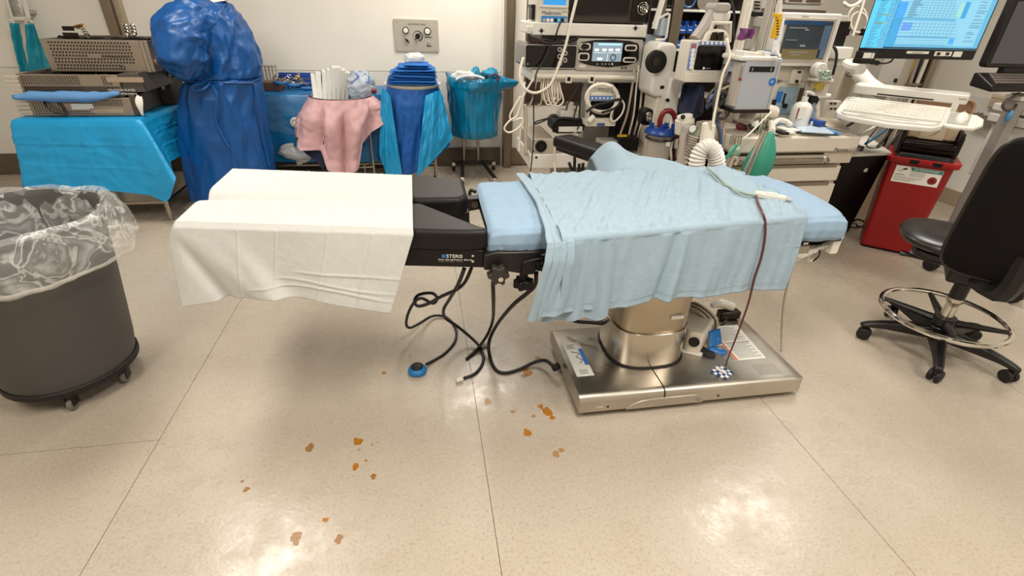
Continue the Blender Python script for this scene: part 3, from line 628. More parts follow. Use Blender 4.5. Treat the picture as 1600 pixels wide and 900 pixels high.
part('tray_end', MB().box(x1 - .003, x1 + .035, 4.265, 4.31, ZT + .0, ZT + hB + .02), tray_dark, t, bevel=.004)
# middle tray (two stacked bands), open, dark inside
zA = ZT + hB + .003; hA = .15; x0b, x1b = P(30, 130, y=4.28).x, P(186, 130, y=4.28).x
t = thing('instrument_tray', 'middle steel tray of two perforated bands, open and dark inside', 'tray', ((x0b + x1b) / 2, 4.5, zA))
tray_box(t, x0b, x1b, 4.28, 4.82, zA, zA + hA, tray_steel)
part('lower_band', MB().box(x0b + .005, x1b - .002, 4.274, 4.281, zA, zA + .072), tray_dark, t, bevel=.001)
holes(t, x0b + .03, x1b - .05, zA + .085, zA + hA - .015, 36, 5, 4.2785, .0042, lambda u, v: .64 < u < .9, False)
holes(t, x0b + .03, x1b - .05, zA + .012, zA + .062, 38, 5, 4.2725, .004, lambda u, v: .66 < u < .92, False)
part('label_plate', MB().box(x0b + .56, x0b + .80, 4.277, 4.28, zA + .10, zA + .135), mat('plate_tan', '#b3a08c'), t)
text('lettering', 'FIXATION PLATES', .022, (x0b + .55, 4.2715, zA + .047), XR, UPZ, label_paper, t)
text('lettering', 'SCREW INSTRUMENTS', .018, (x0b + .55, 4.2715, zA + .022), XR, UPZ, label_paper, t)
part('contents', MB().grid(lambda u, v: (x0b + .01 + (x1b - x0b - .02) * u, 4.29 + .52 * v, zA + hA - .02 + .022 * nz(u * 16, v * 9) + .01 * nz(u * 40, v * 20)), 60, 24), black_plastic, t, smooth=0)
part('end_cover', MB().prism([(x1b + .001, zA + .03), (x1b + .15, zA + .03), (x1b + .13, zA + hA + .012), (x1b + .001, zA + hA)], 4.30, 4.80), mat('cover_grey', '#6d6763', .4, .5, noise_amt=.4, scale=40, stretch=(1, 1, 6)), t, bevel=.004)
# blue cloth strip between the two
q = MB().tube([P(22, 153, y=4.22), P(60, 151, y=4.235), P(110, 152, y=4.235), P(150, 152, y=4.235), P(187, 146, y=4.25)], .03, 10, rs=[.022, .034, .035, .034, .010])
for i, p in enumerate(q.v): q.v[i] = p + Vector((0, .008 * nz(p.x * 30, p.z * 40, 3), .010 * nz(p.x * 18, p.y * 30, p.z * 30) + .005 * rg(p.x * 30, p.z * 50, 4)))
solo('cloth_strip', q, mat('strip_blue', '#5d8fc4', .85, bump=.15, bscale=60), 'mid-blue rolled cloth strip lying along the front of the stacked trays', 'cloth', smooth=180)
# top tray, longer and pushed right
zC = zA + hA + .004; x0c, x1c = P(72, 88, y=4.42).x, P(236, 88, y=4.42).x; zC1 = P(140, 62, y=4.42).z; hC = zC1 - zC
t = thing('instrument_tray', 'topmost long perforated steel tray with dark instruments inside', 'tray', ((x0c + x1c) / 2, 4.65, zC))
tray_box(t, x0c, x1c, 4.42, 4.92, zC, zC1, tray_steel)
holes(t, x0c + .05, x1c - .13, zC + .02, zC1 - .02, 25, 9, 4.4185, .0062, lambda u, v: (.42 < u < .62 and .4 < v < .55) or (u > .8 and v < .2))
text('lettering', 'ACETABULAR SYSTEM', .018, (x0c + .36, 4.4185, zC + hC * .47), XR, UPZ, black_print, t)
part('emblem', MB().torus((x1c - .21, 4.419, zC + .03), .013, .003, (0, 1, 0), 20, 6), black_plastic, t)
part('corner_sleeve', MB().cyl((x1c - .04, 4.43, zC), (x1c - .04, 4.43, zC1), .02, n=14), tray_steel, t)
part('contents', MB().grid(lambda u, v: (x0c + .05 + (x1c - x0c - .09) * u, 4.44 + .46 * v, zC1 - .005 + .012 * nz(u * 10, v * 6) + (.014 if .2 < v < .35 else 0)), 50, 20), black_plastic, t, smooth=0)
# loose instruments on the top tray
t = thing('retractor', 'chrome ringed retractor handle with black tag lying on top tray', 'surgical instrument', P(128, 58, y=4.5))
part('tag_plate', MB().box(P(97, 44, y=4.55).x, P(115, 44, y=4.55).x, 4.55, 4.556, P(106, 48, y=4.55).z, P(106, 41, y=4.55).z), black_plastic, t)
part('tag_plate', MB().box(P(98, 54, y=4.56).x, P(122, 54, y=4.56).x, 4.56, 4.566, P(110, 60, y=4.56).z, P(110, 51, y=4.56).z), dark_metal, t)
part('arm', MB().tube([P(115, 42, y=4.55), P(128, 39, y=4.55), P(133, 42, y=4.55)], .008, 8).tube([P(120, 44, y=4.55), P(130, 42, y=4.55)], .006), mat('brass', '#b08a5a', .3, .9), t)
for u, v in ((132, 47), (135, 51), (138, 55)): part('ring', MB().torus(P(u, v, y=4.54), .018, .007, (.3, 1, .2), 18, 7), chrome, t)
for k_, u in enumerate((196, 207)):
    t = thing('artery_forceps', 'pair of chrome finger rings standing on the top tray, ' + ('nearer the steel corner post' if k_ == 0 else 'nearer the person in the gown'), 'surgical instrument', P(u, 58, y=4.7))
    for dv in (41, 46, 51): part('ring', MB().torus(P(u + (dv - 41) * .25, dv, y=4.7), .016, .006, (.3, 1, .2), 16, 7), chrome, t)
    part('shank', MB().tube([P(u + 2, 53, y=4.7), P(u + 4, 60, y=4.7)], .008), chrome, t)
# instruments and crates right of the trays (in front of the person)
t = thing('instrument_crate', 'dark steel crate of tools between the trays and the blue gown', 'crate', P(238, 170, y=4.75))
zz = ZT
xa, xb = P(236, 160, y=4.72).x, P(272, 160, y=4.72).x
part('crate_body', MB().box(xa - .03, xb, 4.74, 5.0, zz, zz + .19), tray_dark, t, bevel=.006)
part('crate_upper', MB().box(xa - .12, xb - .02, 4.80, 4.98, zz + .195, zz + .46), black_plastic, t, bevel=.006)
part('white_label', MB().box(P(222, 122, y=4.78).x, P(238, 122, y=4.78).x, 4.785, 4.80, P(230, 131, y=4.78).z, P(230, 112, y=4.78).z), white_plastic, t, bevel=.006)
part('tan_panel', MB().box(P(233, 147, y=4.73).x, P(243, 147, y=4.73).x, 4.732, 4.74, P(238, 158, y=4.73).z, P(238, 136, y=4.73).z), mat('slat_tan', '#a39585'), t)
for i in range(5): part('frame_bar', MB().tube([P(230 + i * 6, 64, y=4.76), P(236 + i * 6, 92, y=4.74), P(242 + i * 5, 124, y=4.74)], .008, 6), dark_metal if i % 2 else steel, t)
part('strap', MB().tube([P(240, 84, y=4.70), P(246, 100, y=4.68), P(256, 103, y=4.68), P(268, 98, y=4.68)], .012, 6, rs=[.006, .012, .012, .01]), label_paper, t)
for k_, (u0, v0, u1, v1, y) in enumerate(((212, 150, 226, 181, 4.24), (243, 120, 262, 140, 4.68))):
    a_, b__ = P((u0 + u1) / 2 - 2, v0, y=y), P((u0 + u1) / 2 + 3, v1, y=y); w_ = .035
    q = MB().grid(lambda u, v: (Vector(a_).lerp(Vector(b__), v) + Vector(((u - .5) * w_ * (1 + .5 * math.sin(v * 5)), -.01 * math.sin(v * 4), .006 * math.sin(u * 6 + v * 5)))), 8, 14)
    solo('paper_tag', q, white_print, 'white paper tag tied to ' + ('the lowest tray, touching the cyan drape' if k_ == 0 else 'the dark crate beside the gown'), 'tag', smooth=180, solid=.001)
# holder with hanging teal aprons at the far left
t = thing('apron_holder', 'white wire and acrylic holder with leaflet on the wall, far left', 'wall holder', P(30, 25, y=5.55))
part('leaflet', MB().add([P(11, -6, y=5.55), P(31, -6, y=5.55), P(38, 26, y=5.55), P(20, 26, y=5.55)], [(0, 1, 2, 3)]), label_paper, t, solid=.004)
mk = MB()
for i in range(11): p_, q_ = P(14 + i * .55, -2 + i * 2.3, y=5.545), P(25 + i * .6 + (i * 5 % 4), -2 + i * 2.3, y=5.545); mk.tube([p_, q_], .003, 4, smooth=1)
part('print_line', mk, grey_print, t)['kind'] = 'stuff'
for a_, b_ in (((8, -8), (19, 28)), ((33, -8), (43, 28)), ((36, -8), (46, 28)), ((18, 28), (46, 28)), ((16, 31), (40, 30))): part('rail', MB().tube([P(*a_, y=5.53), P(*b_, y=5.53)], .010, 8, smooth=1), white_plastic, t)
for u in (17, 46): part('clip', MB().torus(P(u, 37, y=5.52), .028, .007, (0, 1, 0), 16, 6), white_plastic, t)
part('back_bar', MB().box(P(10, 10, y=5.55).x, P(42, 10, y=5.55).x, 5.55, 5.648, 1.42, 1.45), grey_plastic, t)
for k_, pts in enumerate(([(15, 36), (31, 36), (48, 112), (33, 112)], [(39, 38), (54, 36), (82, 108), (48, 111)])):
    c = [P(u, v, y=5.5 - .03 * k_) for u, v in pts]
    q = MB().grid(lambda u, v: (c[0].lerp(c[1], u)).lerp(c[3].lerp(c[2], u), v) + Vector((0, -.02 * math.sin(u * 7 + v * 2) - .012 * nz(u * 5, v * 5, k_), 0)), 18, 30)
    solo('teal_apron', q, mat('teal_apron', '#1d93ab', .4, alpha=.93, noise_amt=.15, scale=5), ('narrow teal plastic apron hanging from holder, next to the wall edge' if k_ == 0 else 'wide teal plastic apron hanging from holder, next to the top tray'), 'apron', smooth=180, solid=.002)
# ================================================================ person in the blue gown
FY = 4.62
t = thing('person', 'person in a blue surgical gown, seen from behind, bending to the trays', 'person', (-1.62, 4.65, 0))
def P5(u, v, y=FY): return P(u, v, y=y)
# continuous body under the gown: skeleton grown with the skin modifier
J = {}; E_ = []; Rr = []
def joint(n, p, r, par=None):
    J[n] = len(Rr); Rr.append((Vector(p), r))
    if par: E_.append((J[par], J[n]))
hip = P5(352, 150); hip.z = .93
joint('pelvis', hip, .15)
joint('waist', P5(350, 108), .14, 'pelvis'); joint('chest', P5(335, 55), .16, 'waist'); joint('neckbase', P5(322, 12), .10, 'chest'); joint('neck', P5(312, -8), .062, 'neckbase')
joint('skull', P5(302, -32), .095, 'neck'); joint('crown', P5(298, -62), .085, 'skull')
for s_, yy in ((-1, -.13), (1, .13)):
    n = 'n' if s_ < 0 else 'f'
    joint('hip' + n, (hip.x, FY + yy, .86), .105, 'pelvis'); joint('knee' + n, (hip.x - .03 + .03 * s_, FY + yy * 1.1, .46), .068, 'hip' + n); joint('ankle' + n, (hip.x + .01 + .03 * s_, FY + yy * 1.1, .08), .045, 'knee' + n); joint('toe' + n, (hip.x - .17 + .03 * s_, FY + yy * 1.3, .04), .038, 'ankle' + n)
SH = {'n': P5(318, 26, FY - .21), 'f': P5(318, 22, FY + .21)}
EL = {'n': P5(298, 92, FY - .33), 'f': P5(285, 92, FY + .30)}
WR_ = {'n': P5(258, 96, FY - .17), 'f': P5(258, 92, FY + .16)}
for n in 'nf':
    joint('sh' + n, SH[n], .075, 'chest'); joint('el' + n, EL[n], .052, 'sh' + n); joint('wr' + n, WR_[n], .034, 'el' + n)
    d = (WR_[n] - EL[n]).normalized(); hnd = WR_[n] + d * .07; joint('palm' + n, hnd, .034, 'wr' + n)
    side = d.cross(Vector((0, 0, 1))).normalized()
    for k_, (off, ln) in enumerate(((-.032, .075), (-.011, .088), (.011, .082), (.030, .065))):
        b0 = hnd + d * .03 + side * off
        joint(f'f{k_}{n}', b0, .010, 'palm' + n); joint(f'g{k_}{n}', b0 + d * ln * .5 - Vector((0, 0, .012)), .009, f'f{k_}{n}'); joint(f'h{k_}{n}', b0 + d * ln * .8 - Vector((0, 0, .045)), .008, f'g{k_}{n}')
    joint('th' + n, hnd - d * .02 + side * .045 - Vector((0, 0, .02)), .011, 'palm' + n); joint('ti' + n, hnd + d * .03 + side * .06 - Vector((0, 0, .05)), .009, 'th' + n)
rootM = WM[t.name].inverted()
me = bpy.data.meshes.new('body'); me.from_pydata([rootM @ p for p, r in Rr], E_, []); bo = bpy.data.objects.new('body', me); C.objects.link(bo); bo.parent = t
me.materials.append(mat('skin', '#b98868', .5)); sk = bo.modifiers.new('skin', 'SKIN'); sk.use_smooth_shade = True
for i, (p, r) in enumerate(Rr): me.skin_vertices[0].data[i].radius = (r, r)
me.skin_vertices[0].data[0].use_root = True
sb = bo.modifiers.new('sub', 'SUBSURF'); sb.levels = 1; sb.render_levels = 1
hd = P5(302, -36)
part('nose', MB().ell(hd + Vector((-.10, -.02, -.01)), (.025, .016, .025), 10, 8), MATS['skin'], t)
for yy in (-.04, .03): part('eye', MB().ell(hd + Vector((-.088, yy, .02)), .012, 10, 8), black_plastic, t)
for yy in (-.092, .088): part('ear', MB().ell(hd + Vector((.01, yy, -.005)), (.028, .012, .036), 10, 8), MATS['skin'], t)
part('face_mask', MB().ell(hd + Vector((-.06, 0, -.055)), (.06, .075, .06), 16, 10), mat('mask_blue', '#8db7d6', .8), t)
part('bouffant_cap', MB().grid(lambda u, v: hd + Vector((.02 + .125 * math.sin(PI * v * .62) * math.cos(2 * PI * u), .118 * math.sin(PI * v * .62) * math.sin(2 * PI * u), .035 + .11 * math.cos(PI * v * .62) + .006 * nz(u * 30, v * 6))), 48, 14, True), mat('cap_cloth', '#c9cdd0', .8), t, smooth=180)
part('collar', MB().grid(lambda u, v: P5(330 + 2 * v, 4) + Vector((.115 * math.cos(2 * PI * u) * (1 - .2 * v) - .03 * v, .10 * math.sin(2 * PI * u) * (1 - .2 * v), -.012 + .06 * v + .03 * math.cos(2 * PI * u) + .004 * nz(u * 20, v * 3))), 40, 6, True), mat('collar_white', '#cfd0ce', .8), t, smooth=180)
# gown: rings (photo row, left and right edge of the body)
RINGS = [(2, 314, 341), (7, 300, 353), (16, 290, 362), (30, 286, 374), (50, 287, 386), (75, 290, 395), (100, 292, 402), (117, 295, 404), (128, 293, 405), (150, 288, 407), (185, 288, 412), (220, 291, 419), (255, 297, 425), (300, 305, 432)]
def ring(f):
    f *= len(RINGS) - 1; i = min(int(f), len(RINGS) - 2); f -= i; return [a + (b_ - a) * f for a, b_ in zip(RINGS[i], RINGS[i + 1])]
def gown(u, v):
    a = 2 * PI * u; r_ = ring(v); pl_, pr_ = P5(r_[1], r_[0]), P5(r_[2], r_[0]); c = (pl_ + pr_) / 2; hx = (pr_.x - pl_.x) / 2
    dy = .12 + .14 * sm(0, .18, v) + .05 * sm(.55, 1, v)
    ca, sa = math.cos(a), math.sin(a); e = .85
    x = c.x + hx * math.copysign(abs(ca) ** e, ca); y = c.y + dy * math.copysign(abs(sa) ** e, sa); z = c.z
    n1 = nz(ca * 2.2 + 3, sa * 2.2, v * 6); n2 = nz(ca * 5, sa * 5 + 4, v * 9); ver = nz(a * 2.4, 1.0, v * .8)
    d = .020 * n1 * (1 - sm(.6, .8, v)) + .010 * n2 + .030 * ver * sm(.55, .8, v)
    d += (.016 * rg(ca * 2.6 + 1, sa * 2.6, v * 7 + .5 * math.sin(a)) + .010 * rg(ca * 5 + v * 5, sa * 5, v * 8)) * (.8 if v > .6 else 1.1)
    d -= .018 * math.exp(-((v - .575 - .012 * math.sin(a * 2)) / .018) ** 2)      # drawn in by the tie
    d += .012 * math.exp(-((u * 7 + v * 4 - 7.35) / .10) ** 2) * (v < .62)          # back overlap
    d += .010 * math.exp(-((u * 7 - v * 3 - 3.6) / .08) ** 2) * (v > .58)
    return (x + d * ca, y + d * sa, z + .01 * n1)
part('gown', MB().grid(gown, 150, 150, True), gown_blue, t, smooth=180)
def sleeve(pts, rs, nm, seed):
    def fn(s_, tt):
        f = s_ * (len(pts) - 1); i = min(int(f), len(pts) - 2); f -= i; g_ = f * f * (3 - 2 * f)
        p = pts[i].lerp(pts[i + 1], f); r = rs[i] + (rs[i + 1] - rs[i]) * g_
        d0 = (pts[min(i + 1, len(pts) - 1)] - pts[i]).normalized(); d1 = (pts[min(i + 2, len(pts) - 1)] - pts[min(i + 1, len(pts) - 2)]).normalized(); d = d0.lerp(d1, g_ * .5 + .0).normalized()
        dm = (pts[i] - pts[i - 1]).normalized() if i else d0; d = (dm.lerp(d0, .5 + .5 * f) if f < .5 else d0.lerp(d1, f - .5)).normalized()
        up = Vector((0, 1, 0)); up = (up - d * up.dot(d)).normalized(); q = d.cross(up); a = 2 * PI * tt
        r *= 1 + .16 * nz(s_ * 7 + seed, math.cos(a) * 1.5, math.sin(a) * 1.5) + .08 * nz(s_ * 16, math.cos(a) * 3 + seed, math.sin(a) * 3) + .07 * rg(s_ * 6 + math.sin(a), math.cos(a) * 2 + seed, math.sin(a) * 2) + .07 * rg(s_ * 13 + math.sin(a) * 2, math.cos(a) * 3 + seed, math.sin(a) * 3)
        return p + (up * math.cos(a) + q * math.sin(a)) * r
    return part(nm, MB().grid(lambda a, b_: fn(b_, a), 70, 110, True), gown_blue, t, smooth=180)
sleeve([P5(322, 14, FY - .10), P5(304, 28, FY - .22), P5(284, 52, FY - .30), P5(284, 84, FY - .33), P5(288, 96, FY - .30), P5(268, 94, FY - .22), P5(256, 92, FY - .14)], [.10, .135, .155, .15, .125, .085, .05], 'sleeve', 2)
sleeve([P5(322, 14, FY + .10), P5(300, 28, FY + .22), P5(285, 60, FY + .28), P5(288, 90, FY + .28), P5(268, 92, FY + .18), P5(256, 90, FY + .12)], [.10, .13, .12, .11, .07, .05], 'sleeve', 6)
belt = [(hip.x, 0)]
def on_gown(u, v, o_=.012):
    p = Vector(gown(u, v)); c = Vector(gown(u + .5, v)); d = (p - c); d.z = 0; return p + d.normalized() * o_
q = MB().tube([on_gown(i / 24, .575 - .010 * math.sin(2 * PI * i / 24 * 2)) for i in range(24)], .009, 6, True)
bt = part('belt', q, gown_blue, t)
q = MB().tube([on_gown(.73, .575, .02), on_gown(.70, .60, .045), on_gown(.705, .63, .05), on_gown(.735, .625, .045), on_gown(.745, .59, .03), on_gown(.735, .575, .02)], .011, 6)
part('bow', q, gown_blue, bt)
q = MB().tube([on_gown(.74, .575, .02), on_gown(.77, .66, .03), on_gown(.76, .75, .03), on_gown(.79, .84, .03)], .008, 6)
part('tie_end', q, gown_blue, bt)
part('tie_end', MB().tube([on_gown(.93, .57, .02), on_gown(.935, .68, .02), on_gown(.94, .8, .02), on_gown(.945, .92, .02)], .008, 6), gown_blue, bt)
# ================================================================ second back table along the wall
t = thing('back_table', 'long steel table against the back wall under a teal drape', 'table', (-1.0, 5.2, 0))
part('table_top', MB().box(-1.75, -.30, 4.95, 5.55, .83, .86), steel, t, bevel=.004)
for x, y in ((-1.72, 4.99), (-.33, 4.99), (-1.72, 5.5), (-.33, 5.5)): part('leg', MB().cyl((x, y, 0), (x, y, .83), .019, n=12), steel, t)
part('cross_rail', MB().cyl((-1.72, 4.99, .22), (-.33, 4.99, .22), .012, n=10), steel, t)
edge = pathfn([(0, (-1.77, 5.55, .864)), (.2, (-1.77, 4.95, .864)), (.22, (-1.75, 4.93, .864)), (.78, (-.30, 4.93, .864)), (.8, (-.28, 4.95, .864)), (1, (-.28, 5.55, .864))])
hem = pathfn([(0, (-1.80, 5.55, .3)), (.2, (-1.80, 4.92, .28)), (.6, (-.7, 4.90, .27)), (.78, (-.28, 4.90, .26)), (1, (-.25, 5.55, .3))])
solo('teal_table_drape', skirt(edge, hem, (-1.0, 5.25, .86), 120, 50, .008, 12, crease=((.35, .45, .55), (.3, .6)), seed=9), mat('teal_drape', '#0a6da6', .35, bump=.12, bscale=9, noise_amt=.15, scale=4), 'teal drape on the long table behind the gowned person and pink cloth', 'drape', smooth=180)
q = MB().grid(lambda u, v: Vector((-1.40 + .55 * u + .05 * v, 4.90 - .02 * nz(u * 5, v * 6) - .01 * nz(u * 20, v * 14), .86 - .30 * v - .12 * u * v)), 40, 40)
solo('plastic_film', q, clear_film, 'clear shiny plastic film hanging over the front of the teal drape', 'plastic film', smooth=180)
q = MB().grid(lambda u, v: Vector((P(462, 245, y=4.86).x + .11 * math.sin(PI * v) ** .6 * math.cos(2 * PI * u) * 1.3 + .02 * nz(u * 9, v * 7), 4.86 + .06 * math.sin(PI * v) * math.sin(2 * PI * u), .29 + .14 * (1 - v) + .05 * math.cos(2 * PI * u) * -.5 + .022 * nz(u * 12, v * 9, 2))), 36, 20, True)
solo('plastic_bag', q, mat('bag_film', '#d9d6d2', .15, alpha=.55, bump=.8, bscale=30), 'crumpled clear plastic bag hanging low beside the pink cloth', 'plastic bag', smooth=180)
pc = P(462, 191, y=4.88)
t = thing('plastic_cup', 'small clear plastic cup under the film by the pink cloth', 'cup', pc)
part('cup', MB().cyl(pc + Vector((0, .02, 0)), pc + Vector((0, -.02, 0)), .04, .045, 24), white_print, t, bevel=.008)
part('inner_ring', MB().torus(pc + Vector((0, -.022, 0)), .026, .006, (0, 1, 0), 20, 6), grey_plastic, t)
# things on it
ty = .866
xx0, xx1 = P(406, 122, y=5.15).x, P(430, 122, y=5.15).x
t = thing('tool_rack', 'small tan wire rack on the teal table beside the gowned person', 'rack', ((xx0 + xx1) / 2, 5.2, ty))
part('box', MB().box(xx0, xx1 + .03, 5.12, 5.3, ty, ty + .07), mat('rack_brown', '#6b4a3a', .5), t, bevel=.004)
for i in range(5): part('wire', MB().tube([(xx0 + .03 * i, 5.14, ty + .07), (xx0 + .03 * i, 5.14, ty + .20), (xx0 + .03 * i, 5.28, ty + .20), (xx0 + .03 * i, 5.28, ty + .07)], .004, 6, smooth=1), mat('slat_tan', '#a39585'), t)
part('wire', MB().tube([(xx0 - .01, 5.14, ty + .20), (xx1 + .03, 5.14, ty + .20)], .005, 6), mat('slat_tan', '#a39585'), t)
xn0, xn1 = P(432, 125, y=5.4).x, P(490, 125, y=5.4).x
t = thing('navy_tray', 'navy blue plastic tray standing behind the heap of chrome instruments', 'tray', ((xn0 + xn1) / 2, 5.4, ty))
part('tray_wall', MB().box(xn0, xn1, 5.38, 5.39, ty, ty + .11), mat('navy_plastic', '#0d3c94', .4), t, bevel=.003)
part('tray_wall', MB().box(xn0, xn1, 5.52, 5.53, ty, ty + .11), MATS['navy_plastic'], t, bevel=.003)
part('tray_floor', MB().box(xn0, xn1, 5.38, 5.53, ty, ty + .008), MATS['navy_plastic'], t)
random.seed(4)
kinds = (('scissors', 'chrome'), ('forceps', 'chrome'), ('needle_holder', 'gold-ringed'), ('clamp', 'steel'))
gold = mat('gold_ring', '#c39a4a', .25, .9)
for i in range(12):
    f_ = i / 11; bx = P(436 + 44 * f_, 138, y=5.2 + .06 * (i % 3)); ang = -.5 + .9 * math.sin(i * 2.3); bz = ty + .006 + .016 * (i % 4)
    d = Vector((math.cos(ang), .35 * math.sin(ang * 2), .25 * math.sin(i * 1.7))).normalized() * .075
    c0 = Vector((bx.x, 5.18 + .05 * (i % 3), bz + .03)); kd, colr = kinds[i % 4]
    where = ('beside the tan rack', 'near the tan rack', 'left of the heap middle', 'under the heap middle', 'in the heap middle', 'on top of the heap middle', 'right of the heap middle', 'below the navy tray', 'before the navy tray', 'towards the pink cloth', 'near the pink cloth', 'beside the pink cloth')[i]
    t = thing(kd, f'{colr} {kd.replace("_", " ")} lying in the instrument heap, {where}', 'surgical instrument', (c0.x, c0.y, c0.z - .02), 0, 'instruments heaped on the teal table')
    for s_ in (-1, 1):
        sd = Vector((-d.y, d.x, .5 * d.length)).normalized() * .018 * s_
        part('shank', MB().tube([c0 + d * 1.1 - sd * .2, c0, c0 - d * .7 + sd * .7], .0045, 6), chrome, t)
        part('ring', MB().torus(c0 - d * .95 + sd * .9, .016, .0045, (0, 1, .4), 14, 6), gold if kd == 'needle_holder' else chrome, t)
for k_, (u, v) in enumerate(((428, 128), (447, 133), (470, 139))):
    p = P(u, v, y=5.12 + .03 * k_); p.z = max(p.z, ty + .015)
    q = MB().tube([p, p + Vector((.06, -.01, -.012 * (k_ == 0))), p + Vector((.12, .0, 0))], .016, 8, rs=[.012, .018, .008])
    solo('blue_sleeve', q, mat('sleeve_blue', '#2b6fa8', .5), ('blue cloth roll beside the tan rack', 'blue cloth roll in front of the chrome heap', 'blue cloth roll at the pink cloth end of the heap')[k_], 'cloth', smooth=180)
p = P(572, 133, y=5.2); p.z = ty
q = MB().box(p.x - .06, p.x + .09, 5.15, 5.3, ty, ty + .01).box(p.x - .06, p.x + .09, 5.15, 5.155, ty + .01, ty + .15).box(p.x - .06, p.x + .09, 5.295, 5.3, ty + .01, ty + .15).box(p.x - .06, p.x - .055, 5.15, 5.3, ty, ty + .15).box(p.x + .085, p.x + .09, 5.15, 5.3, ty, ty + .15)
solo('clear_basin', q, mat('clear_tub', '#dfe6e6', .1, alpha=.2), 'clear plastic basin between the pink cloth and the blue drape', 'basin', smooth=0)
p = P(579, 131, y=5.24); p.z = ty + .012
t = thing('bulb_syringe', 'teal rubber bulb syringe standing in the clear basin', 'syringe', p)
part('bulb', MB().ell(p + Vector((0, 0, .042)), (.042, .04, .042), 18, 12), mat('bulb_teal', '#0f6f78', .35), t, smooth=180)
part('tip', MB().cyl(p + Vector((-.01, 0, .075)), p + Vector((-.025, 0, .115)), .012, .007, 10), MATS['bulb_teal'], t)
p = P(578, 140, y=5.08)
solo('red_box', MB().box(p.x - .07, p.x + .06, 5.0, 5.1, ty, ty + .03), mat('box_red', '#8a2a2a', .4), 'flat dark red box at the table edge below the bulb syringe', 'box', bevel=.004)
# ================================================================ ring stand with pink cloth
def ring_stand(label, c, r, z, legr, loc_legs):
    t = thing('ring_stand', label, 'stand', (c[0], c[1], 0))
    part('ring', MB().torus((c[0], c[1], z), r, .010, (0, 0, 1), 40, 8), steel, t)
    for x, y in loc_legs: part('leg', MB().cyl((x, y, 0.02), (x, y, z), legr, n=12), steel, t)
    part('lower_ring', MB().tube([(x, y, .25) for x, y in loc_legs], .008, 8, True, 1), steel, t)
    for x, y in loc_legs: part('foot', MB().cyl((x, y, 0), (x, y, .03), .018, n=12), black_rubber, t, bevel=.003)
    return t
pc = P(533, 150, y=4.88); pr_ = (P(578, 150, y=4.88).x - P(488, 150, y=4.88).x) / 2
lr, lb = P(582, 230, y=4.86), P(566, 238, y=5.02)
ring_stand('steel ring stand holding the pink cloth and white packs', (pc.x, pc.y), pr_, pc.z, .010, [(lr.x, 4.78), (lb.x, 5.06), (pc.x - .19, 5.02), (pc.x - .17, 4.74)])
bas = MB().lathe([(.02, pc.z - .12), (pr_ - .08, pc.z - .115), (pr_ - .03, pc.z), (pr_ + .012, pc.z + .008), (pr_ + .012, pc.z + .002), (pr_ - .025, pc.z - .01), (pr_ - .07, pc.z - .12), (.02, pc.z - .125)], (pc.x, pc.y, 0), 48)
solo('steel_basin', bas, chrome, 'round chrome basin in the pink-draped ring stand holding white packs', 'basin', smooth=40)
def circ_edge(c, r, z, sgn=1): return lambda u: (c[0] + r * math.cos(2 * PI * u), c[1] - r * math.sin(2 * PI * u), z)
def PP(u, v, y): return tuple(P(u, v, y=y))
ph = pathfn([(0, PP(603, 187, 4.80)), (.04, PP(596, 190, 4.74)), (.085, PP(578, 206, 4.72)), (.12, PP(566, 238, 4.68)), (.15, PP(556, 264, 4.64)), (.19, PP(547, 270, 4.60)), (.235, PP(530, 269, 4.58)), (.262, PP(514, 264, 4.58)), (.285, PP(506, 244, 4.58)), (.31, PP(497, 235, 4.60)), (.35, PP(474, 234, 4.62)), (.385, PP(468, 225, 4.66)), (.42, PP(461, 213, 4.72)), (.5, PP(470, 222, 4.9)), (.62, PP(490, 235, 5.1)), (.8, PP(560, 220, 5.14)), (.93, PP(590, 195, 5.0)), (1, PP(603, 187, 4.80))])
ce_ = circ_edge((pc.x, pc.y), pr_ + .012, pc.z + .004)
def pink_fn(u, v):
    e = Vector(ce_(u)); h = Vector(ph(u)); p = e.lerp(h, v); out = Vector((math.cos(2 * PI * u), -math.sin(2 * PI * u), 0))
    p += out * (.115 * sm(0, .5, v) * (1 - .3 * v) * (abs(math.sin(PI * (u * 9.5 + .5 * nz(u * 6, v * .8, 3)))) ** .8 - .6) + .035 * math.sin(PI * min(1, v * 1.2)) + .045 * nz(u * 16, v * 2.2, 2) * min(1, v * 3) + .010 * nz(u * 40, v * 9, 5) + .010)
    return p
solo('pink_cloth', MB().grid(pink_fn, 160, 50, True), pink_cloth, 'dusty pink cloth draped round the ring stand, hanging in points', 'cloth', smooth=180)
nh = pathfn([(0, PP(598, 193, 4.84)), (.05, PP(592, 202, 4.80)), (.10, PP(577, 200, 4.80)), (.27, PP(514, 240, 4.66)), (.275, PP(507, 268, 4.62)), (.30, PP(492, 250, 4.64)), (.33, PP(478, 240, 4.68)), (.38, PP(472, 235, 4.72)), (.5, PP(480, 215, 4.9)), (.8, PP(560, 210, 5.08)), (1, PP(598, 193, 4.84))])
ce2 = circ_edge((pc.x, pc.y), pr_ - .004, pc.z - .01)
solo('navy_lining', MB().grid(lambda u, v: Vector(ce2(u)).lerp(Vector(nh(u)), v), 90, 24, True), navy_cloth, 'dark navy lining cloth showing below the pink cloth hem', 'cloth', smooth=180)
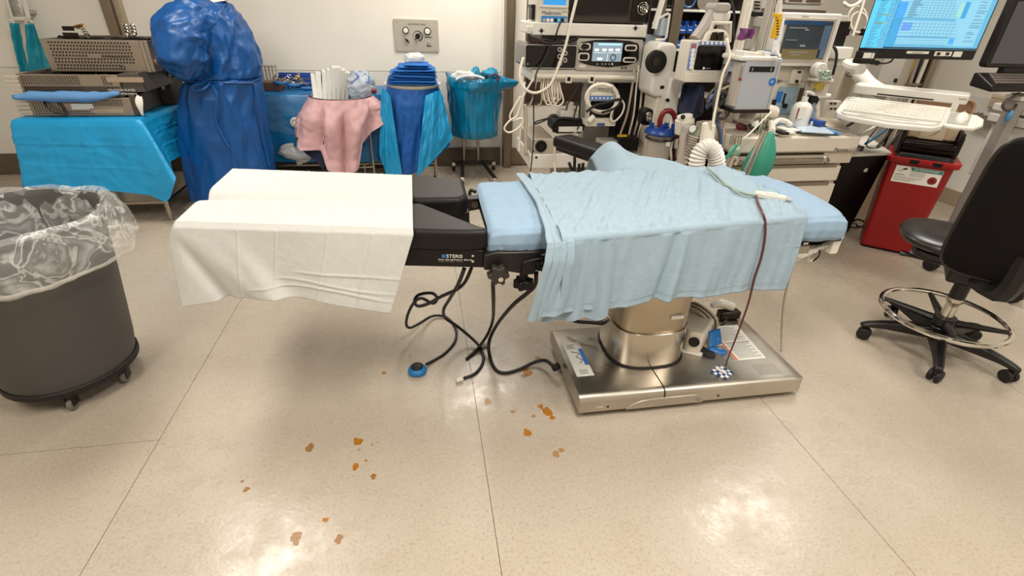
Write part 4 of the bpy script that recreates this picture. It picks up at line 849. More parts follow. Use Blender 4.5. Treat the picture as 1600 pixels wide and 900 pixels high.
# white packs standing in the basin
for i in range(8):
    u = 493 + i * 6.6; f_ = i / 7
    b0 = P(u, 152 - i * .3, y=4.80 + .035 * i * .6); tp = P(491 + i * 7.2 - (2 if i < 2 else -1), 116 - 3 * i if i < 5 else 104 + 4 * (i - 5), y=4.90)
    q = MB(); d = (tp - b0); n_ = Vector((1, .25, 0)).normalized() * .021; s_ = Vector((-.2, 1, 0)).normalized() * .09
    for k_, p0 in enumerate((b0 - Vector((0, 0, .02)), tp)):
        q.v += [p0 - n_ - s_ * .9, p0 + n_ - s_ * .9, p0 + n_ + s_, p0 - n_ + s_]
    q.f = [(0, 3, 2, 1), (4, 5, 6, 7), (0, 1, 5, 4), (1, 2, 6, 5), (2, 3, 7, 6), (3, 0, 4, 7)]; q.mi = [0] * 6
    solo('white_pack', q, white_cloth, 'folded white cloth pack standing in the basin, ' + ('at its left rim', 'second from the left rim', 'third from the left rim', 'fourth from the left rim', 'fifth from the left rim', 'sixth, behind the clear tubing', 'seventh, under the clear tubing', 'next to the clear film')[i], 'cloth pack', 'white packs in the basin', bevel=.004)
q = MB().grid(lambda u, v: P(562 + 19 * math.cos(2 * PI * u) * math.sin(PI * v) ** .5 + 6 * nz(u * 8, v * 6), 133 - 24 * math.cos(PI * v) * -1 * .9 + 5 * nz(u * 9, v * 5, 3), y=4.84 + .10 * math.sin(2 * PI * u) * math.sin(PI * v) + .02 * nz(u * 12, v * 12)), 48, 30, True)
solo('tubing_bag', q, mat('bag_clear_blue', '#c9d4e6', .12, alpha=.6, bump=.9, bscale=40), 'crumpled clear plastic bag of tubing on the white packs', 'plastic bag', smooth=180)
for k_ in range(3):
    a_ = [P(548 + 30 * t_ / 5 + 5 * math.sin(t_ * 2 + k_ * 2), 122 + k_ * 9 + 8 * math.cos(t_ * 1.7 + k_), y=4.76 + .02 * k_) for t_ in range(6)]
    solo('tubing', MB().tube(a_, .006, 7), mat('tube_blue', '#5b7fc0', .3) if k_ == 0 else mat('tube_clear', '#dfe3e8', .2), ('pale blue looped tube in the bag over the white packs', 'upper clear looped tube in the bag over white packs', 'lower clear looped tube resting on the basin rim')[k_], 'tube', smooth=180)
# ================================================================ blue draped ring stand with folded towels
bc = P(645, 133, y=4.98); br_ = (P(685, 133, y=4.98).x - P(605, 133, y=4.98).x) / 2
l1 = P(681, 250, y=4.9)
ring_stand('steel ring stand under royal blue drapes and folded blue towels', (bc.x, bc.y), br_ - .025, bc.z - .03, .011, [(l1.x, 4.88), (bc.x + .17, 5.18), (bc.x - .18, 5.16), (bc.x - .17, 4.82)])
solo('white_basin', MB().lathe([(.02, bc.z - .06), (br_ - .05, bc.z - .05), (br_ + .02, bc.z + .012), (br_ + .025, bc.z + .02), (br_ - .01, bc.z + .012), (.02, bc.z - .03)], (bc.x, bc.y, 0), 40), white_plastic, 'shallow white basin under the stack of folded blue towels', 'basin', smooth=50)
def cone_cloth(c, r, z, hem, nm, m, label, wr, seed, amp=.03, n=130):
    ed = circ_edge(c, r, z)
    def fn(u, v):
        e = Vector(ed(u)); p = e.lerp(Vector(hem(u)), v); out = Vector((math.cos(2 * PI * u), -math.sin(2 * PI * u), 0))
        return p + out * (.02 * min(1, v * 6) + amp * (nz(u * wr, v * 1.2, seed) + .5 * nz(u * wr * 2.4, v * 2.5, seed + 2)) * min(1, v * 3) + .006 * nz(u * 50, v * 14, seed))
    return solo(nm, MB().grid(fn, n, 50, True), m, label, 'drape', smooth=180)
cone_cloth((bc.x, bc.y), br_ + .0, bc.z - .01, pathfn([(0, PP(700, 225, 4.95)), (.12, PP(672, 255, 4.80)), (.2, PP(655, 268, 4.76)), (.27, PP(635, 274, 4.74)), (.36, PP(612, 262, 4.76)), (.45, PP(596, 250, 4.85)), (.55, PP(590, 240, 5.0)), (.75, PP(640, 235, 5.25)), (1, PP(700, 225, 4.95))]), 'royal_drape', royal_cloth, 'royal blue drape hanging round the stand of folded towels', 16, 3, .035)
# lighter teal drape wings over it: right wing and left wing
def wing(edge_pts, hem_pts, nm, label, seed):
    e_, h_ = pathfn([(i / (len(edge_pts) - 1), p) for i, p in enumerate(edge_pts)]), pathfn([(i / (len(hem_pts) - 1), p) for i, p in enumerate(hem_pts)])
    q = MB().grid(lambda u, v: Vector(e_(u)).lerp(Vector(h_(u)), v) + Vector((0, -.025 * nz(u * 5, v * 3, seed) - .010 * nz(u * 14, v * 8, seed) - .03 * math.sin(PI * v) , 0)), 40, 50)
    return solo(nm, q, cyan_drape, label, 'drape', smooth=180)
wing([PP(664, 150, 4.74), PP(680, 143, 4.78), PP(688, 140, 4.92)], [PP(651, 278, 4.66), PP(672, 256, 4.66), PP(708, 216, 4.80)], 'cyan_wing', 'bright cyan drape corner on the right side of towel stand', 2)
wing([PP(596, 138, 4.80), PP(602, 140, 4.76), PP(610, 150, 4.72)], [PP(592, 240, 4.76), PP(604, 275, 4.70), PP(629, 276, 4.68)], 'cyan_wing', 'cyan drape strip on the left side of towel stand, beside pink cloth', 5)
# folded towels
tz = bc.z + .016; tw = mat('towel_blue', '#1565b8', .8, bump=.1, bscale=90, noise_amt=.1)
lay = [(603, 684, 0), (608, 681, 1), (605, 683, 0), (612, 679, 1), (609, 682, 0), (615, 681, 1), (622, 677, 0), (633, 671, 1)]
hgt = P(645, 97, y=4.98).z - tz; hgt /= len(lay)
for i, (u0, u1, k_) in enumerate(lay):
    x0, x1 = P(u0, 118, y=4.9).x, P(u1, 118, y=4.9).x; z0 = tz + i * hgt
    q = MB().grid(lambda u, v: ((x0 + x1) / 2 + (x1 - x0) / 2 * math.copysign(abs(math.cos(2 * PI * u)) ** .22, math.cos(2 * PI * u)) * (math.sin(PI * v) ** .25 if 0 < v < 1 else .01), 4.98 + .17 * math.copysign(abs(math.sin(2 * PI * u)) ** .22, math.sin(2 * PI * u)) * (math.sin(PI * v) ** .25 if 0 < v < 1 else .01) - .02 * k_, z0 + hgt * .5 - hgt * .47 * math.cos(PI * v) + .004 * nz(u * 12, i, v) + .006 * (i % 3 - 1) * math.cos(2 * PI * u)), 48, 10, True)
    solo('folded_towel', q, tw, ('lowest folded blue towel, on the white basin', 'second folded blue towel up from the white basin', 'third folded blue towel up from the white basin', 'fourth folded blue towel up from the white basin', 'fifth folded blue towel up from the white basin', 'sixth folded blue towel up from the white basin', 'second folded blue towel from the top of stack', 'topmost small folded blue towel under the clear bag')[i], 'towel', 'folded blue towels on the stand', smooth=180)
q = MB().grid(lambda u, v: P(647 + 16 * math.cos(2 * PI * u) * math.sin(PI * v) ** .6 + 4 * nz(u * 8, v * 6), 91 + 8 * math.cos(PI * v) + 3 * nz(u * 9, v * 7, 5), y=4.98 + .09 * math.sin(2 * PI * u) * math.sin(PI * v)), 40, 24, True)
solo('clear_bag', q, mat('bag_clear', '#f1f1ec', .12, alpha=.55, bump=.9, bscale=40), 'crumpled clear bag on top of the folded blue towels', 'plastic bag', smooth=180)
# ================================================================ teal bag on a wheeled hamper stand
hc = P(740, 122, y=5.28); hr = (P(778, 122, y=5.28).x - P(694, 122, y=5.28).x) / 2
t = thing('hamper_stand', 'steel hamper stand on casters under the teal plastic bag', 'stand', (hc.x, 5.36, 0))
pA, pB = P(725, 240, y=5.45), P(747, 240, y=5.45)
for p in (pA, pB): part('post', MB().cyl((p.x, 5.45, .10), (p.x, 5.45, hc.z - .05), .014, n=12), steel, t)
part('cross_bar', MB().cyl((pA.x, 5.45, .24), (pB.x, 5.45, .24), .008, n=10), steel, t)
fa, fb = P(709, 262, y=5.45).x, P(771, 262, y=5.45).x
part('foot_bar', MB().box(fa, fb, 5.43, 5.47, .075, .105), dark_metal, t, bevel=.004)
for x0, x1 in ((pA.x - .02, P(722, 277, z=.08).x), (pB.x + .05, P(775, 283, z=.08).x)): part('leg', MB().tube([(x0, 5.45, .09), (x1, 4.9 if x0 < pA.x else 4.85, .085)], .02, 6, smooth=1), black_plastic, t)
for x, y in ((fa, 5.45), (fb, 5.45), (P(722, 277, z=.08).x, 4.9), (P(775, 283, z=.08).x, 4.85)):
    c = part('caster', MB().box(x - .02, x + .02, y - .025, y + .025, .055, .095), chrome, t, bevel=.004); part('wheel', MB().cyl((x - .015, y, .035), (x + .015, y, .035), .035, n=16), black_rubber, c, bevel=.004)
part('hoop', MB().torus((hc.x, 5.28, hc.z), hr - .01, .010, (0, 0, 1), 40, 8), steel, t)
part('hoop_arm', MB().cyl(((pA.x + pB.x) / 2, 5.45, hc.z - .06), ((pA.x + pB.x) / 2, 5.28 + hr - .02, hc.z), .012, n=10), steel, t)
def bag(u, v):
    a = 2 * PI * u; ca, sa = math.cos(a), -math.sin(a)
    prof = [(.90, .00), (.97, .012), (1.02, .02), (1.06, -.005), (1.06, -.06), (1.0, -.10), (.98, -.22), (.93, -.36), (.94, -.48), (.86, -.545), (.5, -.565), (.05, -.57)]
    f = v * (len(prof) - 1); i = min(int(f), len(prof) - 2); f -= i; r = hr * (prof[i][0] + (prof[i + 1][0] - prof[i][0]) * f); z = hc.z + prof[i][1] + (prof[i + 1][1] - prof[i][1]) * f
    r += .022 * nz(ca * 3, sa * 3, v * 5) + .012 * nz(ca * 8, sa * 8, v * 9)
    tail = math.exp(-((u - .02) / .05) ** 2) + math.exp(-((u - 1.02) / .05) ** 2)
    if .12 < v < .45: r += .15 * tail * math.sin((v - .12) / .33 * PI); z -= .02 * tail
    z += .03 * math.exp(-((u - .5) / .06) ** 2) * (v < .3) + .018 * nz(ca * 3, sa * 3, 9) * (v < .45)
    return (hc.x + r * ca + .01, 5.28 + r * sa, z)
solo('teal_bag', MB().grid(bag, 120, 70, True), teal_bag, 'shiny teal plastic bag hung in the hamper stand beside the door', 'plastic bag', smooth=180)
for k_, (u0, u1, v, y, m, lb_) in enumerate(((704, 742, 119, 5.22, white_cloth, 'bundle of white gauze in the mouth of the teal bag'), (712, 760, 124, 5.10, clear_film, 'clear film tubing pack at the front of the teal bag'), (735, 750, 114, 5.34, mat('wad_teal', '#1483a8', .6), 'teal cloth wad at the back of the teal bag mouth'), (752, 778, 117, 5.34, MATS['wad_teal'], 'blue cloth wad at the right of the teal bag mouth'))):
    a_, b_ = P(u0, v, y=y), P(u1, v, y=y); c = (a_ + b_) / 2; hx = (b_.x - a_.x) / 2
    q = MB().ell(c, (hx, .08, .05), 28, 18); q.v = [p + (p - c).normalized() * .028 * nz(p.x * 22, p.y * 22, p.z * 22 + k_) + (p - c).normalized() * .012 * nz(p.x * 60, p.y * 60, p.z * 60) for p in q.v]
    solo(('gauze_bundle', 'film_pack', 'cloth_wad', 'cloth_wad')[k_], q, m, lb_, 'waste', smooth=180)
for k_, (pts, m, lb_) in enumerate((([(765, 121), (772, 116), (780, 121), (776, 126), (768, 124)], mat('purple_line', '#4b2e52', .4), 'dark purple looped cord at the right of the teal bag mouth'), ([(712, 125), (725, 119), (745, 119), (757, 123)], mat('tube_clear', '#dfe3e8', .2), 'clear curved tube across the mouth of the teal bag'), ([(757, 118), (762, 122), (758, 127)], black_rubber, 'short black cord in the mouth of the teal bag'))):
    solo('cord' if k_ != 1 else 'tubing', MB().tube([P(u, v, y=5.08) for u, v in pts], .011, 8), m, lb_, 'tube', smooth=180)
# ================================================================ equipment boom by the door
def fb(u0, v0, u1, v1, y, d, q=None):
    x0, x1, z0, z1 = R(u0, v0, u1, v1, y); q = q or MB(); return q.box(x0, x1, y, y + d, z0, z1)
def fr(u0, v0, u1, v1, y, d, r=.01, q=None):
    x0, x1, z0, z1 = R(u0, v0, u1, v1, y); q = q or MB(); return q.prism(rrect(x0, x1, z0, z1, min(r, (x1 - x0) / 2.1, (z1 - z0) / 2.1)), y, y + d)
def disc(u, v, y, r, d=.006, n=18, q=None):
    p = P(u, v, y=y); q = q or MB(); return q.cyl(p, p + Vector((0, -d, 0)), r, n=n)
def hose(pts, r, n=8, **k): return MB().tube([P(*p[:2], y=p[2]) for p in pts], r, n, **k)
def cable(nm, pts, r, m, label, cat='cable', group=None): return solo(nm, hose(pts, r, 6), m, label, cat, group, smooth=180)
white_cable = mat('white_cable', '#e4ddcf', .4); tan_cable = mat('tan_cable', '#b9aa97', .45); black_cable = mat('black_cable', '#14100f', .45)
YB = 3.9
bx0, bx1, _, _ = R(833, 37, 1011, 57, YB)
t = thing('equipment_boom', 'white two-shelf equipment boom carrying the medical consoles by the door', 'equipment boom', ((bx0 + bx1) / 2, 4.1, 0))
part('shelf', fb(833, 37, 1011, 57, YB, .5), white_plastic, t, bevel=.008)
part('shelf_lip', fb(846, 58, 1009, 63, YB + .02, .4), black_plastic, t)
part('shelf', fb(832, 108, 1005, 129, YB, .5), white_plastic, t, bevel=.01)
part('shelf', fb(828, 240, 1000, 262, YB - .1, .6), white_plastic, t, bevel=.008)
part('push_rail', hose([(838, 119, YB - .05), (990, 122, YB - .05)], .018, 12, smooth=1), cream_plastic, t)
for u in (889, 925):
    c = part('rail_socket', fr(u - 4.5, 118, u + 4.5, 130, YB - .075, .07, .004), white_plastic, t, bevel=.002); part('socket_hole', fb(u - 2.5, 120.5, u + 2.5, 127, YB - .077, .004), black_plastic, c)
for u, v in ((846, 48), (993, 44)):
    part('bolt', disc(u, v, YB, .012, .003), black_plastic, t)
    for du, dv in ((0, -4), (0, 4), (-4, 0), (4, 0)): part('bolt', disc(u + du, v + dv, YB, .0035, .002, 8), black_plastic, t)
for u, v in ((838, 246), ): part('bolt', disc(u, v, YB - .1, .009, .003), dark_metal, t)
part('side_tab', fb(824, 41, 833, 50, YB + .03, .05), white_plastic, t, bevel=.003)
part('mast', fb(912, 128, 968, 262, YB + .25, .15), grey_plastic, t, bevel=.01)
part('mast_rail', fb(962, 122, 985, 245, YB + .10, .12), black_plastic, t, bevel=.006)
part('mast_rail', fb(992, 122, 1016, 245, YB + .12, .12), black_plastic, t, bevel=.006)
part('mast', fb(880, -60, 960, 37, YB + .42, .1), grey_plastic, t)
part('mast_foot', MB().box(bx0 + .15, bx1 - .1, 4.1, 4.45, 0, .12), grey_plastic, t, bevel=.02)
part('mast', MB().box(bx0 + .3, bx1 - .25, 4.2, 4.32, .1, .6), grey_plastic, t)
part('side_cover', fb(1003, 55, 1022, 112, YB + .05, .4), mat('pale_blue_plastic', '#aab6c4', .4), t, bevel=.006)
# nerve monitor with the blue screen
t = thing('nerve_monitor', 'white nerve monitor with blue screen on the top boom shelf, far left', 'medical monitor', P(864, 37, y=4.0))
part('case', fr(839, -24, 889, 37, YB + .03, .32, .012), cream_plastic, t, bevel=.006)
s_ = part('screen', fb(850, -20, 885, 8, YB + .022, .01), mat('screen_blue', '#2b87c8', .2, emit=.5), t)
part('screen_bar', fb(853, -12, 881, -8, YB + .02, .003), mat('screen_pale', '#9fd0ea', .2, emit=.5), s_)
part('bezel_lip', fr(845, 8, 887, 12, YB + .015, .02, .004), white_plastic, t, bevel=.002)
text('lettering', 'Medtronic', .034, P(846.5, 20, y=YB + .028), XR, UPZ, mat('print_navy', '#22264c', .5), t)
text('lettering', 'NIM 3.0', .016, P(879, 18.5, y=YB + .028), XR, UPZ, grey_print, t)
s_ = part('socket_panel', fr(846, 25, 886, 36.5, YB + .024, .01, .004), mat('panel_blue', '#2f7fc0', .4), t)
for i, u in enumerate((850, 856, 862, 868, 873, 878.5, 883)): part('socket', disc(u, 31.5, YB + .024, .012, .006, 14), (grey_plastic, white_print, white_print, black_plastic, mat('cyan_lamp', '#6fd0ee', .3), black_plastic, grey_plastic)[i], s_)
t = thing('side_clip', 'black clip box on the left side of the nerve monitor', 'clip', P(834, 30, y=4.0))
part('case', fb(831, 8, 839, 31, YB + .08, .12), black_plastic, t, bevel=.004); part('cap', fb(830, 7, 840, 12, YB + .075, .13), black_plastic, t, bevel=.003)
# dark console with big screen
t = thing('shaver_console', 'wide dark console with black screen and round dial, top boom shelf', 'console', P(960, 37, y=4.0))
part('case', fr(897, -40, 1019, 36, YB + .03, .36, .015), mat('console_brown', '#33271f', .35), t, bevel=.006)
part('screen', fr(902.5, -30, 984, 23, YB + .022, .012, .008), black_gloss, t, bevel=.002)
part('screen_edge', MB().tube([P(902, -20, y=YB + .02), P(902, 23, y=YB + .02), P(983, 23, y=YB + .02), P(985, -20, y=YB + .02)], .004, 6, smooth=1), dark_metal, t)
part('side_panel', fr(990, -40, 1018, 34, YB + .02, .02, .01), black_gloss, t, bevel=.003)
p = P(1004, 13, y=YB + .018)
k_ = part('dial', MB().cyl(p, p + Vector((0, -.02, 0)), .03, n=24), black_plastic, t, bevel=.003)
for r in (.038, .024, .010): part('dial_ring', MB().torus(p + Vector((0, -.008 if r > .03 else -.022, 0)), r, .004, (0, 1, 0), 28, 6), chrome, k_)
# black electrosurgery unit, grey generator
t = thing('light_source', 'black glossy console with round sockets, left on the lower boom shelf', 'console', P(860, 108, y=4.0))
part('case', fr(820, 70, 901, 107, YB - .02, .40, .02), black_gloss, t, bevel=.004)
part('trim_line', MB().tube([Vector((x, YB - .022, z)) for x, z in rrect(*R(820.5, 70.5, 900.5, 106.5, YB - .02), .018)], .003, 5, True, 1), grey_plastic, t)
for u, v in ((874.5, 77.5), (883, 83), (874, 88), (882.5, 94), (874.5, 99)):
    c = part('socket', disc(u, v, YB - .02, .017, .008), grey_plastic, t); part('socket_hole', disc(u, v, YB - .028, .008, .003), black_plastic, c)
part('power_button', disc(824.5, 100, YB - .02, .006, .004), grey_print, t)
t = thing('electrosurgical_generator', 'grey generator with bluish touch screen on the lower boom shelf', 'generator', P(952, 111, y=4.0))
part('case', fr(900.5, 61, 1003, 111, YB - .02, .42, .02), mat('gen_grey', '#aaa298', .4), t, bevel=.006)
def gq(u, v): return P(u, v, y=YB - .022)
ov = [(905, 70), (908, 66), (930, 62.5), (958, 61.8), (985, 64), (996, 67.5), (998.5, 72), (998, 92), (995, 97), (980, 102), (950, 105), (922, 102), (906, 97), (903, 92)]
part('black_fascia', MB().prism([(gq(u, v).x, gq(u, v).z) for u, v in ov][::-1], YB - .026, YB - .015), black_gloss, t, bevel=.002)
s_ = part('screen', fb(926, 66.5, 972, 96, YB - .030, .006), mat('screen_grey', '#8ba0b2', .2, emit=.25), t)
for i, (u0, v0, u1, v1, c_) in enumerate(((935, 68, 971, 71, 'screen_pale'), (929, 76, 936, 80, 'screen_white'), (941, 76, 948, 80, 'screen_white'), (951, 76, 958, 80, 'screen_white'), (962, 76, 969, 80, 'screen_white'), (927, 82, 947, 82.8, 'screen_white'), (950, 82, 971, 82.8, 'screen_white'), (933, 90, 941, 94, 'screen_white'), (948.5, 84, 949.2, 96, 'screen_white'))):
    part('screen_field', fb(u0, v0, u1, v1, YB - .0315, .002), mat(c_, {'screen_pale': '#9fd0ea', 'screen_white': '#e2e8ea'}[c_], .3, emit=.4), s_)
part('screen_ring', MB().torus(P(958, 90, y=YB - .031), .02, .003, (0, 1, 0), 24, 6), black_print, s_)
for u0, v0, u1, v1 in ((905.5, 67.5, 923, 78.5), (903.5, 82.5, 921, 95), (976.5, 70, 995.5, 80), (973.5, 89.5, 994.5, 98)):
    c = part('outlet', fr(u0, v0, u1, v1, YB - .032, .012, .018), cream_plastic, t, bevel=.002); part('outlet_slot', fr(u0 + 2.2, v0 + 2, u1 - 2.2, v1 - 2, YB - .034, .006, .012), black_plastic, c)
part('plug', disc(912, 72.5, YB - .034, .02, .03), black_plastic, t)
for i, u in enumerate((933, 941, 946, 951.5, 956.5)): part('button', disc(u, 100, YB - .027, .006, .004, 10), white_print if i == 4 else grey_print, t)
part('vent', fb(905, 101, 915, 106, YB - .023, .005), cream_plastic, t)
for u in (972, 977.5): part('button', disc(u, 106, YB - .021, .007, .004, 10), black_plastic, t)
cable('cord', [(860, 64, YB + .02), (846, 62, YB - .02), (852, 67, YB - .03), (880, 66, YB - .01), (896, 62, YB), (906, 58, YB)], .012, black_cable, 'black cord lying on top of the black console')
cable('cord', [(878, 31, YB - .0), (872, 44, YB - .04), (868, 58, YB - .03), (866, 64, YB)], .006, black_cable, 'black lead hanging from the nerve monitor socket')
cable('cord', [(861, 70, YB - .06), (850, 95, YB - .06), (838, 115, YB - .07), (834, 160, YB - .06), (834, 200, YB - .08), (832, 240, YB - .15), (829, 268, YB - .2)], .005, black_cable, 'thin black lead hanging down the left side of the boom')
cable('tubing', [(902, -5, YB - .07), (893, 30, YB - .08), (884, 70, YB - .09), (870, 110, YB - .09), (858, 134, YB - .1), (838, 145, YB - .1), (822, 140, YB - .1), (813, 125, YB - .08), (813, 108, YB - .06), (818, 90, YB - .04)], .010, white_cable, 'long white tube curving across the front of the boom', 'tube')
cable('tubing', [(834, 122, YB - .06), (818, 150, YB - .07), (808, 180, YB - .07), (797, 188, YB - .08), (788, 200, YB - .08), (794, 207, YB - .08), (806, 203, YB - .08), (816, 193, YB - .07), (815, 185, YB - .07), (800, 188, YB - .07), (797, 180, YB - .07), (804, 166, YB - .07), (814, 150, YB - .07)], .007, white_cable, 'white tube looped in a knot at the left of the boom', 'tube')
cable('tubing', [(820, 128, YB - .04), (816, 170, YB - .05), (812, 215, YB - .07), (811, 238, YB - .08)], .007, white_cable, 'white tube hanging straight down in front of the white door', 'tube')
for i in range(6):
    u = 847 + i * 3.4; b_ = 158 + (i * 5) % 9
    cable('tubing', [(u, 124, YB - .02), (u - 2, 140, YB - .06), (u + 4, b_, YB - .07), (u + 14 + i % 3, b_ - 6, YB - .06), (u + 17 - i, 140, YB - .04), (u + 14 - i, 126, YB - .01)], .006, white_cable if i % 2 else tan_cable, 'thin ' + ('white', 'tan')[1 - i % 2] + ' looped tube in the bunch below the boom rail, ' + ('leftmost', 'second from the left', 'third from the left', 'fourth from the left', 'fifth from the left', 'rightmost')[i], 'tube', 'looped tubes below the boom rail')
cable('tubing', [(838, 128, YB - .05), (832, 155, YB - .05), (828, 165, YB - .05), (845, 162, YB - .05), (846, 130, YB - .04)], .006, tan_cable, 'tan tube hanging in a V at the left end of boom rail', 'tube')
cable('tubing', [(820, 163, YB - .05), (822, 185, YB - .05), (821, 205, YB - .06), (822, 243, YB - .07)], .014, tan_cable, 'thick tan tube hanging beside the white door', 'tube')
for i, (u0, u1, b_) in enumerate(((905, 888, 160), (912, 898, 178), (900, 905, 190))):
    cable('cord', [(u0, 130, YB - .02), ((u0 + u1) / 2 + 3, 142, YB - .03), (u1, b_, YB - .04), (u1 - 3, b_ + 12, YB - .06)], .006, black_cable, ('black cord dropping to the foot pedal, leftmost of three', 'black cord dropping to the foot pedal, middle of three', 'black cord dropping to the foot pedal, rightmost of three')[i])
# small patient monitor with coiled white leads
t = thing('vital_signs_monitor', 'small white monitor with handle and coiled white leads below the boom', 'medical monitor', P(940, 197, y=3.8))
YV = 3.78
part('case', fr(921, 146, 960, 190, YV, .12, .015), cream_plastic, t, bevel=.008)
part('handle', hose([(924, 150, YV + .05), (927, 138, YV + .05), (936, 133, YV + .05), (950, 134, YV + .05), (958, 141, YV + .05), (960, 152, YV + .05)], .020, 10), cream_plastic, t)
part('handle_bar', fr(930, 132, 956, 146, YV + .03, .05, .01), cream_plastic, t, bevel=.005)
part('grip_hole', fr(934, 137, 953, 143, YV + .025, .03, .01), grey_plastic, t)
s_ = part('button_strip', fr(922, 150, 958, 157, YV - .006, .01, .004), mat('strip_button', '#5d83c4', .4), t)
for i in range(6): part('button', disc(925.5 + i * 6, 153.5, YV - .006, .008, .004, 10), white_print, s_)
part('screen', fr(922, 158, 958, 184, YV - .005, .01, .006), black_gloss, t)
part('base_tray', fr(916, 189, 962, 197.5, YV - .03, .16, .01), cream_plastic, t, bevel=.004)
part('blue_latch', fb(933, 192.5, 945, 197, YV - .034, .01), mat('latch_blue', '#37588c', .4), t)
for k_, (ru, rv, ph) in enumerate(((25, 24, 0), (23, 22, .3), (26, 21, .8))):
    cable('lead', [(941 + ru * math.cos(a + ph), 153 + rv * math.sin(a + ph), YV - .02 - .012 * k_ - .008 * math.sin(3 * a)) for a in [i * .5 for i in range(-2, 10)]], .010, white_cable, ('outermost white lead coiled round the small monitor', 'middle white lead coiled round the small monitor', 'innermost white lead coiled round the small monitor')[k_])
cable('lead', [(966, 152, YV - .05), (975, 162, YV - .05), (973, 175, YV - .05), (966, 185, YV - .05), (958, 190, YV - .06), (954, 182, YV - .05), (960, 168, YV - .05)], .007, white_cable, 'white lead looped to the right of the small monitor')
cable('cord', [(916, 175, YV - .05), (930, 165, YV - .06), (950, 160, YV - .06), (970, 155, YV - .05), (962, 168, YV - .05), (940, 176, YV - .06)], .010, black_cable, 'black cord wrapped across the small white monitor')
p = P(924, 186, y=YV - .06); solo('plug', MB().cyl(p - Vector((.02, 0, .02)), p + Vector((.02, 0, .02)), .022, n=12), white_plastic, 'white lead plug resting on the monitor base tray', 'plug', bevel=.004)
# foot pedal and cardboard-white block, pump box on the lowest shelf
t = thing('foot_pedal', 'black foot pedal with white label lying on the lowest boom shelf', 'foot pedal', P(888, 210, y=3.9))
part('body', fr(865, 186, 914, 209, 3.86, .22, .04), black_plastic, t, bevel=.012)
part('bow', hose([(866, 206, 3.84), (864, 194, 3.84), (874, 185, 3.85), (900, 187, 3.85), (912, 192, 3.86)], .012, 8), black_plastic, t)
part('white_label', fr(873, 198, 910, 206, 3.852, .01, .004), label_paper, t)
t = thing('power_brick', 'white power block with a stub plug on top of the foot pedal', 'power adapter', P(888, 187, y=3.95))
part('body', fr(876, 174, 906, 187, 3.9, .14, .01), white_plastic, t, bevel=.006); part('plug', fr(887, 160, 896, 175, 3.93, .05, .006), cream_plastic, t, bevel=.004)
cable('cord', [(872, 181, 3.86), (855, 185, 3.84), (838, 190, 3.83), (834, 194, 3.83), (845, 191, 3.83), (868, 180, 3.85)], .006, black_cable, 'thin black cord looped between foot pedal and hanging lead')
t = thing('pump_box', 'beige metal pump box with a round black dial on lowest shelf', 'pump', P(846, 240, y=3.9))
part('case', fr(830, 217, 866, 240, 3.82, .5, .008), mat('pump_beige', '#c3b9a8', .4, .3), t, bevel=.004)
k_ = part('dial', disc(845, 228, 3.82, .045, .02, 24), black_plastic, t, bevel=.004); part('dial_knob', disc(845, 228, 3.80, .02, .02, 16), dark_metal, k_)
for v in (220, 236): part('screw', disc(834, v, 3.82, .006, .003, 8), dark_metal, t)
cable('cord', [(902, 205, 3.8), (890, 213, 3.7), (875, 218, 3.6), (868, 228, 3.5), (866, 250, 3.4), (868, 272, 3.3)], .008, tan_cable, 'tan cord draped over the black arm board end')
for i, (a_, b_) in enumerate((((898, 252), (895, 272)), ((889, 262), (898, 274)), ((905, 264), (902, 272)), ((911, 263), (907, 273)))):
    cable('strap', [(a_[0], a_[1] - 8, 3.12), ((a_[0] + b_[0]) / 2 + 1, (a_[1] + b_[1]) / 2, 3.12), (b_[0], b_[1], 3.12)], .010, black_cable, ('black strap under the arm board, longest', 'black strap crossing under the arm board, leftmost', 'short black strap under the arm board, third', 'short black strap under the arm board, rightmost')[i], 'strap')
# cables hanging in the dark gap right of the small monitor
for i, (u0, u1, m) in enumerate(((985, 968, 0), (992, 982, 1), (1001, 990, 0), (1008, 996, 1), (1014, 1000, 0))):
    cable('lead', [(u0 + 6, 108 - 6 * i, YB - .03), (u0 + 2, 140, YB - .04), ((u0 + u1) / 2 + 3, 180, YB - .05), (u1, 215, YB - .06), (u1 + 2, 240, YB - .08)], .007 if m else .009, (tan_cable, white_cable)[m], ('tan', 'white', 'tan', 'white', 'tan')[i] + ' lead hanging by the black boom rails, ' + ('first', 'second', 'third', 'fourth', 'last')[i] + ' from the small monitor')
t = thing('cable_tray', 'dark cable tray with yellow tag beyond the black arm board', 'cable tray', P(975, 232, y=3.7))
part('tray', fb(966, 216, 998, 236, 3.72, .2), black_plastic, t, bevel=.004); part('yellow_tag', fb(966, 211, 980, 214, 3.70, .02), mat('tag_yellow', '#c9a21a', .5), t); part('white_block', fr(938, 220, 966, 230, 3.75, .12, .006), grey_plastic, t, bevel=.003)
